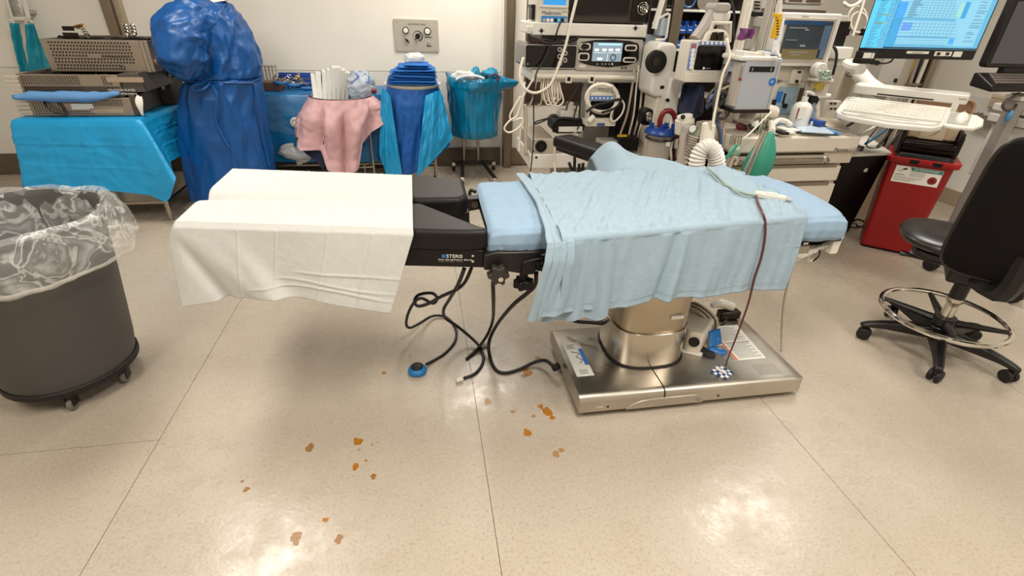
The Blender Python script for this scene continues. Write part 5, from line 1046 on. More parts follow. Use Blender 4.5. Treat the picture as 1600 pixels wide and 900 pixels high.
# ================================================================ white boom column and knob, bracket
t = thing('boom_column', 'tall white rounded boom column with black joint behind the suction canister', 'boom column', P(1036, 250, y=3.7))
YC = 3.62
part('housing', fr(1022, 67, 1053, 152, YC, .25, .05), white_plastic, t, bevel=.02, seg=3)
cvp = [(1041, 205), (1040, 150), (1046, 125), (1058, 113), (1070, 118), (1068, 132), (1058, 150), (1056, 205)]
part('curved_cover', MB().prism([(P(u, v, y=YC - .06).x, P(u, v, y=YC - .06).z) for u, v in cvp], YC - .08, YC + .08), white_plastic, t, bevel=.015, seg=3)
part('lower_housing', fr(1018, 150, 1052, 262, YC + .02, .22, .02), cream_plastic, t, bevel=.01)
part('joint', disc(1023, 96, YC - .01, .075, .04, 28), black_plastic, t, bevel=.008)
part('joint_cap', disc(1025, 96, YC - .05, .03, .01, 20), dark_metal, t)
part('slot', fb(1032, 134, 1040, 139, YC - .005, .01), black_plastic, t); part('bolt', disc(1042, 156, YC - .07, .012, .02, 12), black_plastic, t)
t = thing('chrome_socket', 'chrome double plug on the dark joint left of suction canister', 'plug', P(1011, 181, y=3.5))
for v in (178, 184): part('plug', disc(1011, v, 3.5, .02, .04, 14), chrome, t, bevel=.003)
part('backing', fr(1003, 170, 1020, 196, 3.5, .08, .03), black_plastic, t, bevel=.006)
t = thing('wire_bracket', 'white wire bracket frame at the right end of the boom shelf', 'bracket', P(1035, 62, y=3.85))
part('frame', MB().tube([P(1020, 37, y=3.85), P(1027, 30, y=3.85), P(1044, 21, y=3.85), P(1046, 22, y=3.85), P(1041, 58, y=3.85), P(1038, 62, y=3.85), P(1024, 62, y=3.85)], .009, 8, smooth=1), white_plastic, t)
part('box', fr(1032, 28, 1043, 56, 3.86, .1, .006), mat('pale_blue_plastic', '#aab6c4'), t, bevel=.004)
part('spout', hose([(1036, -4, 3.84), (1032, 10, 3.84), (1026, 30, 3.84), (1022, 45, 3.84)], .02, 10), white_plastic, t)
# ================================================================ shelving with blue bins behind
t = thing('storage_rack', 'dark open storage rack of shelves behind the equipment', 'shelving', P(1090, 200, y=4.8))
YS = 4.6
rx0, rx1 = P(1050, 40, y=YS).x, P(1152, 40, y=YS).x
part('back_panel', MB().box(rx0, rx1, YS + .5, YS + .52, .0, 2.4), mat('rack_dark', '#2a201c', .6), t)
part('side_panel', MB().box(rx1, rx1 + .02, YS, YS + .5, 0, 2.4), MATS['rack_dark'], t)
shz = [P(1090, v, y=YS).z for v in (15, 77, 150)]
for z in shz: part('shelf', MB().box(rx0, rx1, YS, YS + .5, z - .02, z), white_plastic if z > 1 else grey_plastic, t, bevel=.003)
part('post', MB().box(P(1053, 40, y=YS).x - .05, P(1053, 40, y=YS).x + .04, YS - .05, YS, 0, 2.4), steel_trim, t, bevel=.003)
part('post', MB().box(P(1040, 10, y=YS).x - .06, P(1040, 10, y=YS).x, YS - .02, YS + .03, 0, 2.4), steel_trim, t, bevel=.003)
part('price_strip', MB().box(P(1092, 15, y=YS).x, P(1112, 15, y=YS).x, YS - .006, YS, shz[0] - .018, shz[0] - .002), white_print, t)
bin_blue = mat('bin_blue', '#0d4fae', .4)
spots = [(1061, 1073, 52, 33), (1074, 1084, 52, 33), (1085, 1097, 52, 33), (1055, 1067, 75, 56), (1068, 1080, 75, 56)]
for i, (u0, u1, v0, v1) in enumerate(spots):
    x0, x1, z0, z1 = R(u0, v1, u1, v0, YS + .04)
    where = ('upper row, leftmost beside the steel post', 'upper row, middle', 'upper row, rightmost', 'lower row, beside the steel post', 'lower row, second from the steel post')[i]
    t2 = thing('storage_bin', f'{"grey" if i == 4 else "blue"} plastic supply bin in the rack, {where}', 'bin', ((x0 + x1) / 2, YS + .2, z0), 0, 'blue bins in the storage rack')
    m_ = bin_blue if i != 4 else grey_plastic
    q = MB().box(x0, x1, YS + .05, YS + .40, z0, z0 + .01).box(x0, x0 + .008, YS + .05, YS + .4, z0, z1).box(x1 - .008, x1, YS + .05, YS + .4, z0, z1).box(x0, x1, YS + .39, YS + .4, z0, z1)
    part('bin_shell', q, m_, t2); part('bin_front', MB().box(x0, x1, YS + .04, YS + .05, z0, z0 + (z1 - z0) * .6), m_, t2, bevel=.002)
    part('label_card', MB().box(x0 + .015, x1 - .015, YS + .034, YS + .04, z0 + .02, z0 + (z1 - z0) * .3), white_print, t2)
    part('contents', MB().ell(((x0 + x1) / 2, YS + .2, z0 + (z1 - z0) * .6), ((x1 - x0) * .42, .12, (z1 - z0) * .22), 12, 8), label_paper, t2)
if True:
    zz_ = P(1070, 52, y=YS).z
    part('bin_rail', MB().box(rx0 + .04, rx1, YS + .03, YS + .42, zz_ - .012, zz_), dark_metal, bpy.data.objects['storage_rack'])
t = thing('drum_machine', 'black machine with a blue ring on the top shelf of rack', 'machine', P(1090, 14, y=4.7))
part('case', fr(1066, -40, 1124, 12, YS + .08, .36, .02), black_plastic, t, bevel=.006)
part('blue_ring', MB().torus(P(1077, 0, y=YS + .075), .055, .010, (0, 1, 0), 28, 8), mat('ring_blue', '#3a5f94', .3), t)
part('silver_drum', MB().cyl(P(1106, 0, y=YS + .08), P(1106, 0, y=YS + .02), .09, n=24), steel, t, bevel=.006)
# ================================================================ articulated arm and defibrillator
YD = 3.3
t = thing('jointed_arm', 'grey jointed boom arm rising above the white defibrillator', 'boom arm', P(1120, 130, y=3.45))
part('joint_block', fr(1117, 4, 1143, 20, YD + .1, .14, .03), grey_plastic, t, bevel=.012, seg=3)
part('joint_block', fr(1115, 18, 1142, 34, YD + .11, .12, .02), white_plastic, t, bevel=.008)
part('arm_link', hose([(1116, 20, YD + .16), (1102, 44, YD + .16), (1087, 64, YD + .14)], .05, 10, smooth=1), grey_plastic, t)
part('arm_link', hose([(1128, 34, YD + .18), (1130, 80, YD + .18), (1125, 140, YD + .2), (1118, 215, YD + .2)], .035, 10, smooth=1), grey_plastic, t)
part('yoke', MB().tube([P(1106, 62, y=YD + .06), P(1114, 36, y=YD + .06), P(1141, 36, y=YD + .06), P(1139, 66, y=YD + .06)], .014, 8, smooth=1), cream_plastic, t)
for u in (1114, 1124): part('cylinder', MB().cyl(P(u - 1, 66, y=YD + .06), P(u + 1, 50, y=YD + .06), .026, n=14), dark_metal, t)
t = thing('defibrillator', 'white defibrillator with dark screen and blue key column, tilted on arm', 'medical monitor', P(1100, 131, y=YD))
part('case', fr(1073, 64, 1134, 129, YD, .14, .012), cream_plastic, t, bevel=.006)
part('handle', hose([(1101, 66, YD + .06), (1106, 54, YD + .06), (1114, 50, YD + .06), (1128, 51, YD + .06), (1135, 57, YD + .06), (1136, 68, YD + .06)], .018, 10), cream_plastic, t)
part('screen_bezel', fr(1084, 70, 1135, 114, YD - .012, .02, .008), white_plastic, t, bevel=.003)
part('screen', fr(1087.5, 71.5, 1131.5, 109.5, YD - .018, .01, .012), black_gloss, t, bevel=.002)
part('emblem', disc(1099.5, 106.5, YD - .0185, .008, .002, 14), white_print, t); part('print_line', fb(1102, 106.2, 1110, 107.2, YD - .0195, .002), grey_print, t)
s_ = part('key_strip', fr(1094, 65, 1136, 70.5, YD - .020, .012, .004), mat('strip_button', '#5d83c4'), t)
for i in range(6): part('button', disc(1098 + i * 7, 67.5, YD - .020, .009, .004, 10), white_print, s_)
s_ = part('key_strip', fr(1078, 68, 1085.5, 108, YD - .012, .02, .004), mat('strip_button', '#5d83c4'), t)
for i in range(6): part('button', disc(1083.6 - i * .75, 72 + i * 6.6, YD - .012, .014, .004, 12), mat('key_red', '#b05a50', .4) if i == 0 else white_print, s_)
part('lower_lip', fr(1071, 114, 1130, 129, YD - .015, .03, .008), cream_plastic, t, bevel=.004)
t = thing('navy_sling', 'dark navy cloth sling hanging under the white defibrillator', 'bag', P(1080, 186, y=3.35))
part('cloth', MB().grid(lambda u, v: P(1067 + 34 * u - 2 * v - 6 * v * (1 - u), 131 + 56 * v * (.75 + .25 * math.sin(u * 3)), y=3.38 + .05 * math.sin(u * 5 + v * 2)), 20, 24), navy_cloth, t, smooth=180, solid=.004)
part('strap', hose([(1094, 131, 3.36), (1096, 150, 3.33), (1090, 166, 3.34), (1096, 180, 3.36)], .008), black_cable, t)
# ---------------------------------------------------------------- suction canister
cc = P(1033, 206, y=3.35)
t = thing('suction_canister', 'clear suction canister with blue lid and dark red tube behind table', 'suction canister', (cc.x, 3.35, cc.z - .30))
part('jar', MB().lathe([(.075, cc.z - .30), (.08, cc.z - .28), (.088, cc.z), (.08, cc.z), (.072, cc.z - .27)], (cc.x, 3.35, 0), 28), mat('jar_clear', '#c9c0b4', .1, alpha=.45), t, smooth=40)
k_ = part('lid', MB().lathe([(.01, cc.z + .03), (.07, cc.z + .03), (.105, cc.z + .018), (.115, cc.z), (.11, cc.z - .012), (.09, cc.z - .01), (.01, cc.z - .005)], (cc.x, 3.35, 0), 32), mat('lid_blue', '#123a86', .35), t, smooth=40)
for dx, dy in ((-.07, .02), (-.02, -.05), (.03, .0), (.07, -.03)): part('port', MB().cyl((cc.x + dx, 3.35 + dy, cc.z + .02), (cc.x + dx, 3.35 + dy, cc.z + .06), .016, n=12), MATS['lid_blue'], k_)
part('label_sticker', fr(1041, 218, 1047, 229, 3.255, .003, .003), white_print, t)
part('bracket_ring', MB().torus((cc.x, 3.35, cc.z - .04), .096, .008, n=28), dark_metal, t)
cable('suction_tube', [(1031, 198, 3.33), (1032, 186, 3.33), (1038, 175, 3.33), (1048, 174, 3.33), (1055, 184, 3.33), (1056, 200, 3.33), (1052, 214, 3.33), (1048, 220, 3.33)], .018, mat('blood_red', '#6e0f14', .25), 'dark red suction tube arching over the blue canister lid', 'tube')
for i, (m, pts) in enumerate(((tan_cable, [(1060, 200, 3.3), (1066, 216, 3.3), (1058, 235, 3.3), (1060, 255, 3.3)]), (MATS['blood_red'], [(1054, 204, 3.36), (1062, 220, 3.36), (1056, 240, 3.36), (1058, 256, 3.36)]), (white_cable, [(1050, 175, 3.4), (1049, 190, 3.36), (1047, 215, 3.3), (1049, 250, 3.3)]))):
    cable('suction_tube', pts, .009, m, ('tan', 'thin dark red', 'white')[i] + ' tube hanging just right of the suction canister', 'tube')
p = P(1053, 218, y=3.3)
for i, du in enumerate((0, 8)): solo('tube_connector', MB().cyl(P(1049 + du, 217, y=3.3), P(1048 + du, 232, y=3.3), .016, .012, 12), white_plastic, ('white tube connector touching the canister label side', 'white tube connector further from the canister')[i], 'connector', bevel=.003)
# ================================================================ poles, tubes and infusion pump
def pole(nm, a, b, y, r, m, label, cat='pole', base=False, thick=None):
    A, B = P(*a, y=y), P(*b, y=y)
    return solo(nm, MB().cyl((B.x, y, B.z), (A.x, y, A.z), r, n=12), m, label, cat, smooth=40)
YP = 3.35
t = thing('rail_mast', 'wide grey equipment mast with slots rising behind the infusion pump', 'mast', P(1180, 140, y=3.5))
part('mast_body', fr(1170, -40, 1189, 78, 3.5, .10, .01), grey_plastic, t, bevel=.006)
part('mast_body', fb(1140, 78, 1185, 200, 3.52, .08), grey_plastic, t)
part('black_clamp', fr(1178, 18, 1212, 26, 3.47, .05, .006), black_plastic, t, bevel=.004)
for v in (2, 7, 12): part('slot', fb(1179, v, 1188, v + 2.2, 3.495, .006), black_plastic, t)
part('hook_block', fr(1183, 26, 1193, 42, 3.44, .06, .006), grey_plastic, t, bevel=.004)
for i, (u0, u1, r, m, lb_) in enumerate(((1162, 1149, .016, cream_plastic, 'cream tube pole left of the purple cloth, leftmost'), (1169, 1155, .018, white_plastic, 'white tube pole behind the purple cloth'), (1199, 1184, .02, grey_plastic, 'grey tube pole right of the mast, above the infusion pump'), (1207, 1191, .012, chrome, 'thin chrome pole above the infusion pump'), (1214, 1199, .014, cream_plastic, 'cream pole beside the yellow-labelled bag'))):
    A, B = P(u0 + 8, -20, y=3.2 + .04 * i), P(u1, 85, y=3.2 + .04 * i); x = (A.x + B.x) / 2
    solo('pole', MB().cyl((x, 3.2 + .04 * i, .55), (x, 3.2 + .04 * i, 2.2), r, n=12), m, lb_, 'pole', smooth=40)
q = MB().grid(lambda u, v: P(1156 + 23 * u - 3 * v + 1.5 * math.sin(v * 5), 44 + 1 * u + 17 * v + 2 * math.sin(u * 6) * v, y=3.12 - .02 * math.sin(u * 8)), 16, 16)
solo('purple_cloth', q, mat('purple_cloth', '#6d3668', .8, bump=.2, bscale=60), 'small purple cloth clipped to the poles above the pump', 'cloth', smooth=180, solid=.006)
YU = 2.98
t = thing('infusion_pump', 'pale grey pump box with black display and round blue sticker', 'pump', P(1180, 178, y=YU))
part('case', fr(1158, 90, 1213, 175, YU, .20, .012), mat('pump_grey', '#a9adb4', .4), t, bevel=.008)
part('side_label', fb(1152, 98, 1163, 166, YU + .01, .08), mat('side_tan', '#b3a99e', .45), t)
for i in range(7): part('print_line', fb(1158.5 - i * .6, 103 + i * 2.6, 1161.5 - i * .6, 104.4 + i * 2.6, YU + .004, .006), grey_print, t)
part('red_symbol', fb(1154.5, 121.5, 1158.5, 126, YU + .006, .006), mat('symbol_red', '#8c2f34', .4), t)
part('display', fr(1172, 104, 1210, 112.5, YU - .005, .01, .004), black_gloss, t)
for u in (1176, 1205): part('display_mark', fb(u - .8, 106, u + .8, 111, YU - .0065, .002), grey_print, t)
part('blue_sticker', disc(1206.5, 128, YU, .024, .002, 24), blue_print, t)
text('lettering', 'AE', .018, P(1206.5, 128, y=YU - .003), XR, UPZ, white_print, t, 'CENTER')
part('top_cap', fr(1158, 88, 1216, 96, YU - .005, .22, .01), white_plastic, t, bevel=.008)
for u0, u1, v0, m in ((1162, 1173, 80, white_plastic), (1178, 1190, 82, cream_plastic), (1196, 1205, 81, white_plastic), (1208, 1213, 80, mat('tap_blue', '#1f6fb0', .4))): part('top_block', fr(u0, v0, u1, v0 + 8, YU + .02, .10, .006), m, t, bevel=.004)
part('seam', fb(1207.5, 98, 1208.2, 170, YU - .002, .003), grey_print, t)
part('foot', fb(1146, 171, 1203, 177, YU - .01, .22), dark_metal, t, bevel=.004)
for u in (1196, 1190):
    A = P(u + 1, 178, y=YU + .05); part('pole', MB().cyl((A.x, A.y, .0), (A.x, A.y, A.z), .010, n=10), chrome, t)
part('pole_foot', MB().box(P(1190, 180, y=YU).x - .15, P(1190, 180, y=YU).x + .15, YU, YU + .12, 0, .03), black_rubber, t, bevel=.006)
t = thing('syringe_bag', 'hanging syringe pack with yellow printed label in front of machine screen', 'syringe', P(1213, 80, y=2.9))
part('yellow_label', fr(1211, 27, 1219.5, 60, 2.9, .025, .006), mat('label_yellow', '#d9a916', .4), t, bevel=.002)
part('yellow_cap', fr(1212, 21, 1222, 27, 2.9, .03, .004), MATS['label_yellow'], t, bevel=.002)
for i in range(6): part('print_line', fb(1213.5, 31 + i * 4.4, 1217, 33 + i * 4.4, 2.898, .003), black_print, t)
part('barrel', hose([(1220, 30, 2.92), (1216, 60, 2.92), (1213, 66, 2.92), (1212, 84, 2.92)], .02, 10, smooth=2), mat('tube_clear', '#dfe3e8'), t)
part('hanger', hose([(1218, 22, 2.92), (1219, 0, 2.92), (1221, -20, 2.92)], .012, 8), white_plastic, t)
part('ribbon', MB().grid(lambda u, v: P(1206 + 14 * u, 80 + 6 * v - 4 * math.sin(u * 5), y=2.88 + .01 * math.sin(u * 8)), 10, 4), white_print, t, solid=.002, smooth=180)
# tangle of cables right of the defibrillator
t = thing('clip_block', 'chrome and black clamp block between defibrillator and infusion pump', 'clamp', P(1146, 118, y=3.2))
part('body', fr(1139, 102, 1160, 117, 3.2, .08, .006), black_plastic, t, bevel=.004); part('jaw', fr(1140, 80, 1154, 92, 3.2, .06, .01), white_plastic, t, bevel=.004)
for u in (1143, 1147, 1151): part('plug', MB().cyl(P(u, 92, y=3.18), P(u - 1, 104, y=3.18), .012, n=10), chrome, t)
random.seed(11); dk_c = mat('cable_grey_brown', '#4d443d', .5)
for i in range(7):
    cx_, cy_ = 1128 + 7 * math.sin(i * 2.1), 155 + 9 * math.cos(i * 1.7); ru, rv = 13 + 2.4 * (i % 3), 22 - 3 * (i % 4)
    pts = [(cx_ + ru * math.cos(a * .7 + i), cy_ + rv * math.sin(a * .7 + i * .6), 3.08 + .012 * i) for a in range(9)]
    if i < 4: pts = [(1146 - 2 * i, 112, 3.12)] + pts
    else: pts += [(1112 + 3 * i, 205 + 2 * i, 3.1), (1104 + 4 * i, 235, 3.1)]
    cable('cable', pts, .009, (dk_c, tan_cable, dk_c, black_cable, dk_c, mat('cable_steel_blue', '#4a6fa0', .4), tan_cable)[i], 'cable in the coiled tangle right of the defibrillator, ' + ('brown-grey with the largest loop', 'tan, highest loop', 'brown-grey, inner loop', 'black, running from the clamp', 'brown-grey, hanging to the table', 'steel blue', 'tan, hanging to the table')[i])
cable('cable', [(1135, 60, 3.1), (1140, 90, 3.08), (1130, 115, 3.06), (1120, 160, 3.05), (1112, 205, 3.0), (1108, 225, 2.95)], .009, white_cable, 'white cable hanging in front of the coiled tangle')
cable('cable', [(1141, -6, 3.25), (1147, 20, 3.22), (1146, 40, 3.22), (1147, 62, 3.2)], .008, black_cable, 'black cable arching beside the grey jointed arm')
pole('drip_pole', (1110, 190), (1097, 262), 2.8, .012, tan_cable, 'thin tan tube standing in front of the corrugated hose', 'tube')
# ================================================================ anaesthesia machine
YM = 2.97
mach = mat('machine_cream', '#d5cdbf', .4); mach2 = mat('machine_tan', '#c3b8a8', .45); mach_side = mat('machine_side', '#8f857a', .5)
def atz(u, v, y): return P(u, v, y=y)
wz1, wz0 = P(1270, 213, y=YM).z, P(1270, 238, y=YM).z; wxl, wxr = P(1150, 222, y=YM).x, P(1346, 224, y=YM).x
t = thing('anaesthesia_machine', 'cream anaesthesia machine with worktop, drawers and a large tilted screen', 'anaesthesia machine', ((wxl + wxr) / 2, 3.3, 0))
top_poly = [(wxl, YM + .0), (wxr - .02, YM), (wxr, YM + .02), (wxr, YM + .10), (wxr - .10, YM + .55), (wxl, YM + .55)]
part('worktop', MB().prism(top_poly, wz0, wz1 - .005, 'z'), mach, t, bevel=.012, seg=3)
part('worktop_surface', MB().prism([(wxl + .02, YM + .05), (wxr - .05, YM + .06), (wxr - .14, YM + .52), (wxl + .02, YM + .52)], wz1 - .004, wz1 + .002, 'z'), mach2, t)
part('corner_bumper', fr(1342, 229, 1350, 237, YM + .03, .1, .006), dark_metal, t, bevel=.004)
text('lettering', 'Perseus', .036, P(1303, 234, y=YM - .001), XR, UPZ, black_print, t, shear=.2)
text('lettering', 'A500', .036, P(1327, 234, y=YM - .001), XR, UPZ, grey_print, t, shear=.2)
xr2 = P(1328, 248, y=YM + .04).x
part('rail_panel', MB().box(wxl, xr2, YM + .03, YM + .5, P(1260, 258, y=YM).z, wz0), mach2, t, bevel=.004)
part('rail_slot', MB().box(wxl, P(1290, 245, y=YM).x, YM + .022, YM + .04, P(1250, 243.5, y=YM).z, P(1250, 241, y=YM).z), dark_metal, t)
k_ = part('equipment_rail', MB().box(wxl, P(1288, 248, y=YM).x, YM + .0, YM + .022, P(1250, 253, y=YM).z, P(1250, 248, y=YM).z), steel, t, bevel=.003)
part('rail_hook', hose([(1286, 247, YM - .01), (1293, 246, YM - .015), (1294, 252, YM - .015), (1289, 254, YM - .01)], .008, 8), steel, k_)
def dz(v): return P(1250, v, y=YM + .05).z
for v0, v1, u1 in ((260, 283, 1309), (288, 330, 1296), (334, 372, 1286)):
    k_ = part('drawer', MB().box(wxl, P(u1, (v0 + v1) / 2, y=YM + .05).x, YM + .04, YM + .5, dz(v1), dz(v0)), mach, t, bevel=.006)
    part('finger_groove', MB().box(wxl, P(u1, v0, y=YM + .05).x - .02, YM + .036, YM + .05, dz(v0 + 1.5), dz(v0 - 3)), mat('groove_tan', '#7d6f60', .5), k_)
xs_ = P(1286, 345, y=YM + .05).x
part('cabinet', MB().box(wxl, xs_ - .02, YM + .06, YM + .52, .1, wz0), mach2, t)
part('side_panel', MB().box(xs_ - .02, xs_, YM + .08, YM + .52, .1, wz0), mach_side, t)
for x in (wxl + .05, xs_ - .05):
    for y in (YM + .12, YM + .46): part('caster', MB().cyl((x - .02, y, .05), (x + .02, y, .05), .05, n=16), black_rubber, t, bevel=.006)
# upright body with panel and the tall side pillars
YB2 = 3.36
part('upright', fr(1190, 100, 1262, 200, YB2, .3, .02), mach, t, bevel=.01)
part('upright_upper', fr(1208, 104, 1284, 128, YB2 - .01, .2, .01), mach2, t, bevel=.006)
text('lettering', 'Dräger', .045, P(1196, 126, y=YB2 - .012), XR, UPZ, black_print, t)
k_ = part('vent_window', fr(1213, 136, 1243, 178, YB2 - .012, .02, .012), mat('vent_blue', '#8fa9b6', .3), t, bevel=.003)
part('blue_mark', fb(1214, 143, 1222, 160, YB2 - .015, .006), blue_print, k_); part('knob', disc(1225, 165, YB2 - .014, .016, .02, 14), dark_metal, k_); part('slider', fb(1224, 146, 1227, 162, YB2 - .016, .006), dark_metal, k_)
part('black_lever', fr(1208, 156, 1212, 170, YB2 - .03, .02, .004), black_plastic, t, bevel=.002)
part('pillar', fb(1246, 138, 1256, 186, YB2 - .02, .1), mat('pillar_brown', '#57493e', .5), t)
part('pillar', fr(1262, 104, 1279, 152, YB2 - .03, .1, .008), mach2, t, bevel=.006)
part('meter_block', fr(1236, 108, 1254, 131, YB2 - .03, .06, .006), mach, t, bevel=.004); part('meter_window', fb(1247, 111, 1252, 114.5, YB2 - .034, .005), black_print, t); part('meter_knob', disc(1244, 127, YB2 - .03, .01, .014, 12), black_plastic, t)
part('absorber', fr(1168, 176, 1214, 196, YB2 - .12, .2, .02), mach, t, bevel=.012, seg=3)
part('absorber_arm', hose([(1164, 190, 3.1), (1172, 178, 3.12), (1190, 172, 3.15), (1208, 176, 3.2)], .045, 12), mach, t)
part('vaporiser_stack', fr(1140, 168, 1166, 236, YB2 + .05, .2, .01), cream_plastic, t, bevel=.006)
for i in range(5): part('vent_slot', fb(1141 + i * 4, 212, 1143 + i * 4, 226, YM - .003, .006), mach_side, t)
# big tilted screen
YS2 = 3.28
k_ = part('screen_housing', fr(1213, 20, 1305, 104, YS2, .10, .012), white_plastic, t, bevel=.008)
part('screen_frame', fr(1220.5, 28, 1299, 98, YS2 - .006, .012, .008), mat('frame_tan', '#b8ada0', .4), k_, bevel=.002)
s_ = part('screen', fb(1224, 32, 1295, 92, YS2 - .010, .01), mat('screen_slate', '#3b3f44', .2, emit=.12), k_)
def sub(nm, m, *b): return part(nm, fb(*b, YS2 - .012, .004), m, k_)
sub('screen_strip', mat('screen_navy', '#2c4360', .2, emit=.15), 1225, 32.5, 1295.5, 39); sub('screen_strip', mat('screen_blue_grey', '#54677c', .2, emit=.12), 1282, 40, 1293, 91)
sub('screen_strip', mat('screen_olive', '#6f6440', .2, emit=.15), 1220, 77, 1280, 92)
for b_ in ((1234, 43, 1262, 44.4), (1258, 46, 1264, 48), (1228, 62, 1246, 63), (1250, 70, 1258, 73)): part('screen_field', fb(*b_, YS2 - .013, .004), mat('screen_dim', '#8b9096', .3, emit=.1), k_)
for i, b_ in enumerate(((1232, 81, 1262, 82.2), (1236, 85, 1250, 86.2))): part('screen_field', fb(*b_, YS2 - .013, .004), MATS['screen_dim'], k_)
text('lettering', 'Dräger', .018, P(1259, 26, y=YS2 - .001), XR, UPZ, grey_print, t, 'CENTER')
part('yellow_tag', fr(1281, 102, 1287, 107, YS2 - .02, .006, .002), mat('label_yellow', '#d9a916'), t)
part('screen_neck', fr(1250, 100, 1275, 125, YS2 + .08, .08, .01), grey_plastic, t)
part('round_boss', disc(1274, 108, YS2 + .0, .045, .06, 20), white_plastic, t, bevel=.006)
# second monitor behind, light wall cabinet
t = thing('side_monitor', 'black slim monitor back right of the large machine screen', 'medical monitor', P(1315, 72, y=3.7))
part('case', fr(1303, 33, 1324, 73, 3.7, .08, .006), black_plastic, t, bevel=.004); part('top_cap', fr(1308, 24, 1326, 34, 3.69, .12, .012), grey_plastic, t, bevel=.006)
part('arm', fb(1306, 92, 1316, 97, 3.75, .3), dark_metal, t)
t = thing('monitor_arm_base', 'white box joint holding the arms right of the machine screen', 'boom arm', P(1318, 100, y=3.6))
part('box', fr(1309, 74, 1332, 93, 3.6, .14, .01), white_plastic, t, bevel=.006); part('neck', fr(1310, 90, 1324, 104, 3.62, .1, .01), white_plastic, t, bevel=.006)
part('pillar', fr(1300, 92, 1322, 240, 3.68, .12, .01), mach2, t, bevel=.006)
part('lower_link', hose([(1322, 100, 3.5), (1332, 106, 3.35), (1345, 108, 3.2)], .035, 10), white_plastic, t)
cable('cable', [(1302, 72, 3.55), (1307, 82, 3.53), (1306, 98, 3.53), (1301, 117, 3.53)], .010, black_cable, 'black cable arching from the side monitor down the pillar')
for k_, (cu, cv, ru, rv, y) in enumerate(((1342, 35, 13, 16, 4.2), (1340, 32, 15, 22, 4.22))):
    cable('cable', [(cu + ru * math.cos(a), cv + rv * math.sin(a), y) for a in [i * .55 - 1.6 for i in range(13)]], .010, white_cable, ('inner', 'outer')[k_] + ' coil of white cable hung on the wall hook')
cable('cable', [(1352, -6, 4.18), (1345, 18, 4.18), (1338, 40, 4.18), (1332, 58, 4.18)], .012, white_cable, 'straight white cable running down through the coil on the wall')
cable('cable', [(1318, 4, 4.15), (1328, 10, 4.15), (1342, 4, 4.15), (1350, -8, 4.15)], .014, white_cable, 'white cable swag above the coiled cable near the ceiling')
for k_, (u, v) in enumerate(((1325, 50), (1352, 50))): solo('plug', fr(u - 3, v - 5, u + 3, v + 6, 4.16, .04, .006), black_plastic, ('black plug on the left side of the white cable coil', 'black plug on the right side of the white cable coil')[k_], 'plug', bevel=.004)
t = thing('wall_cabinet', 'white wall cabinet with glass front behind the large machine screen', 'cabinet', P(1250, 18, y=5.4))
cx0, cx1, cz0, cz1 = R(1196, -60, 1290, 15, 5.3)
part('cabinet_body', MB().box(cx0, cx1, 5.3, WY - .02, cz0, cz1), white_plastic, t, bevel=.004)
for u0, u1 in ((1206, 1226), (1229, 1253), (1256, 1282)):
    a_, b_ = P(u0, 5, y=5.29).x, P(u1, 5, y=5.29).x; d_ = part('glass_door', MB().box(a_, b_, 5.285, 5.30, cz0 + .06, cz1 - .05), mat('cabinet_glass', '#6a5148', .15), t, bevel=.002)
    part('door_frame', MB().tube([(a_, 5.282, cz0 + .06), (b_, 5.282, cz0 + .06), (b_, 5.282, cz1 - .05), (a_, 5.282, cz1 - .05)], .012, 6, True, 1), white_plastic, d_)
part('under_shelf', MB().box(cx0 - .05, cx1 + .03, 5.22, WY - .02, cz0 - .05, cz0), mat('under_brown', '#6b5b4e', .5), t)
# packets and bottles at the machine's right side
t = thing('packet_holder', 'white holder with green and yellow packets on the machine pillar', 'holder', P(1287, 127, y=3.2))
part('shelf', fr(1277, 124, 1303, 128, 3.2, .1, .004), white_plastic, t, bevel=.003); part('green_packet', MB().grid(lambda u, v: P(1279 + 20 * u, 110 + 15 * v, y=3.19 + .02 * nz(u * 5, v * 5)), 10, 8), mat('packet_green', '#7f9c88', .4, col2='#c8d2c6', scale=60), t, solid=.004)
part('yellow_packet', fr(1276, 129, 1288, 141, 3.19, .03, .01), mat('packet_yellow', '#b89a2a', .4, col2='#8a7a3a', scale=40), t); part('back', fr(1274, 128, 1294, 150, 3.23, .05, .006), mach2, t)
hp = P(1248, 187, y=3.2)
t = thing('sanitiser_bottle', 'white pump bottle of hand sanitiser on the machine worktop', 'bottle', (hp.x, 3.2, wz1))
br = (P(1262, 178, y=3.2).x - P(1236, 178, y=3.2).x) / 2
part('bottle', MB().lathe([(br * .9, wz1 + .002), (br, wz1 + .012), (br, P(1250, 168, y=3.2).z), (br * .75, P(1250, 162, y=3.2).z), (br * .3, P(1250, 158, y=3.2).z)], (hp.x, 3.2, 0), 28), mat('bottle_white', '#dedbd6', .3), t, smooth=50)
part('pump', MB().cyl((hp.x, 3.2, P(1250, 159, y=3.2).z), (hp.x, 3.2, P(1250, 151, y=3.2).z), br * .32, n=14).cyl((hp.x, 3.2, P(1250, 152, y=3.2).z), (hp.x, 3.2, P(1250, 144, y=3.2).z), br * .1, n=10), white_plastic, t)
part('nozzle', MB().tube([(hp.x - .01, 3.2, P(1250, 144, y=3.2).z), (hp.x + .02, 3.2, P(1250, 144, y=3.2).z), (hp.x + .05, 3.19, P(1250, 147, y=3.2).z)], .009, 8), white_plastic, t)
part('label', fb(1245, 168, 1258, 186, 3.2 - br - .002, .004), label_paper, t); part('label_band', fb(1245.5, 169, 1247.5, 186, 3.2 - br - .004, .003), mat('symbol_red', '#8c2f34'), t)
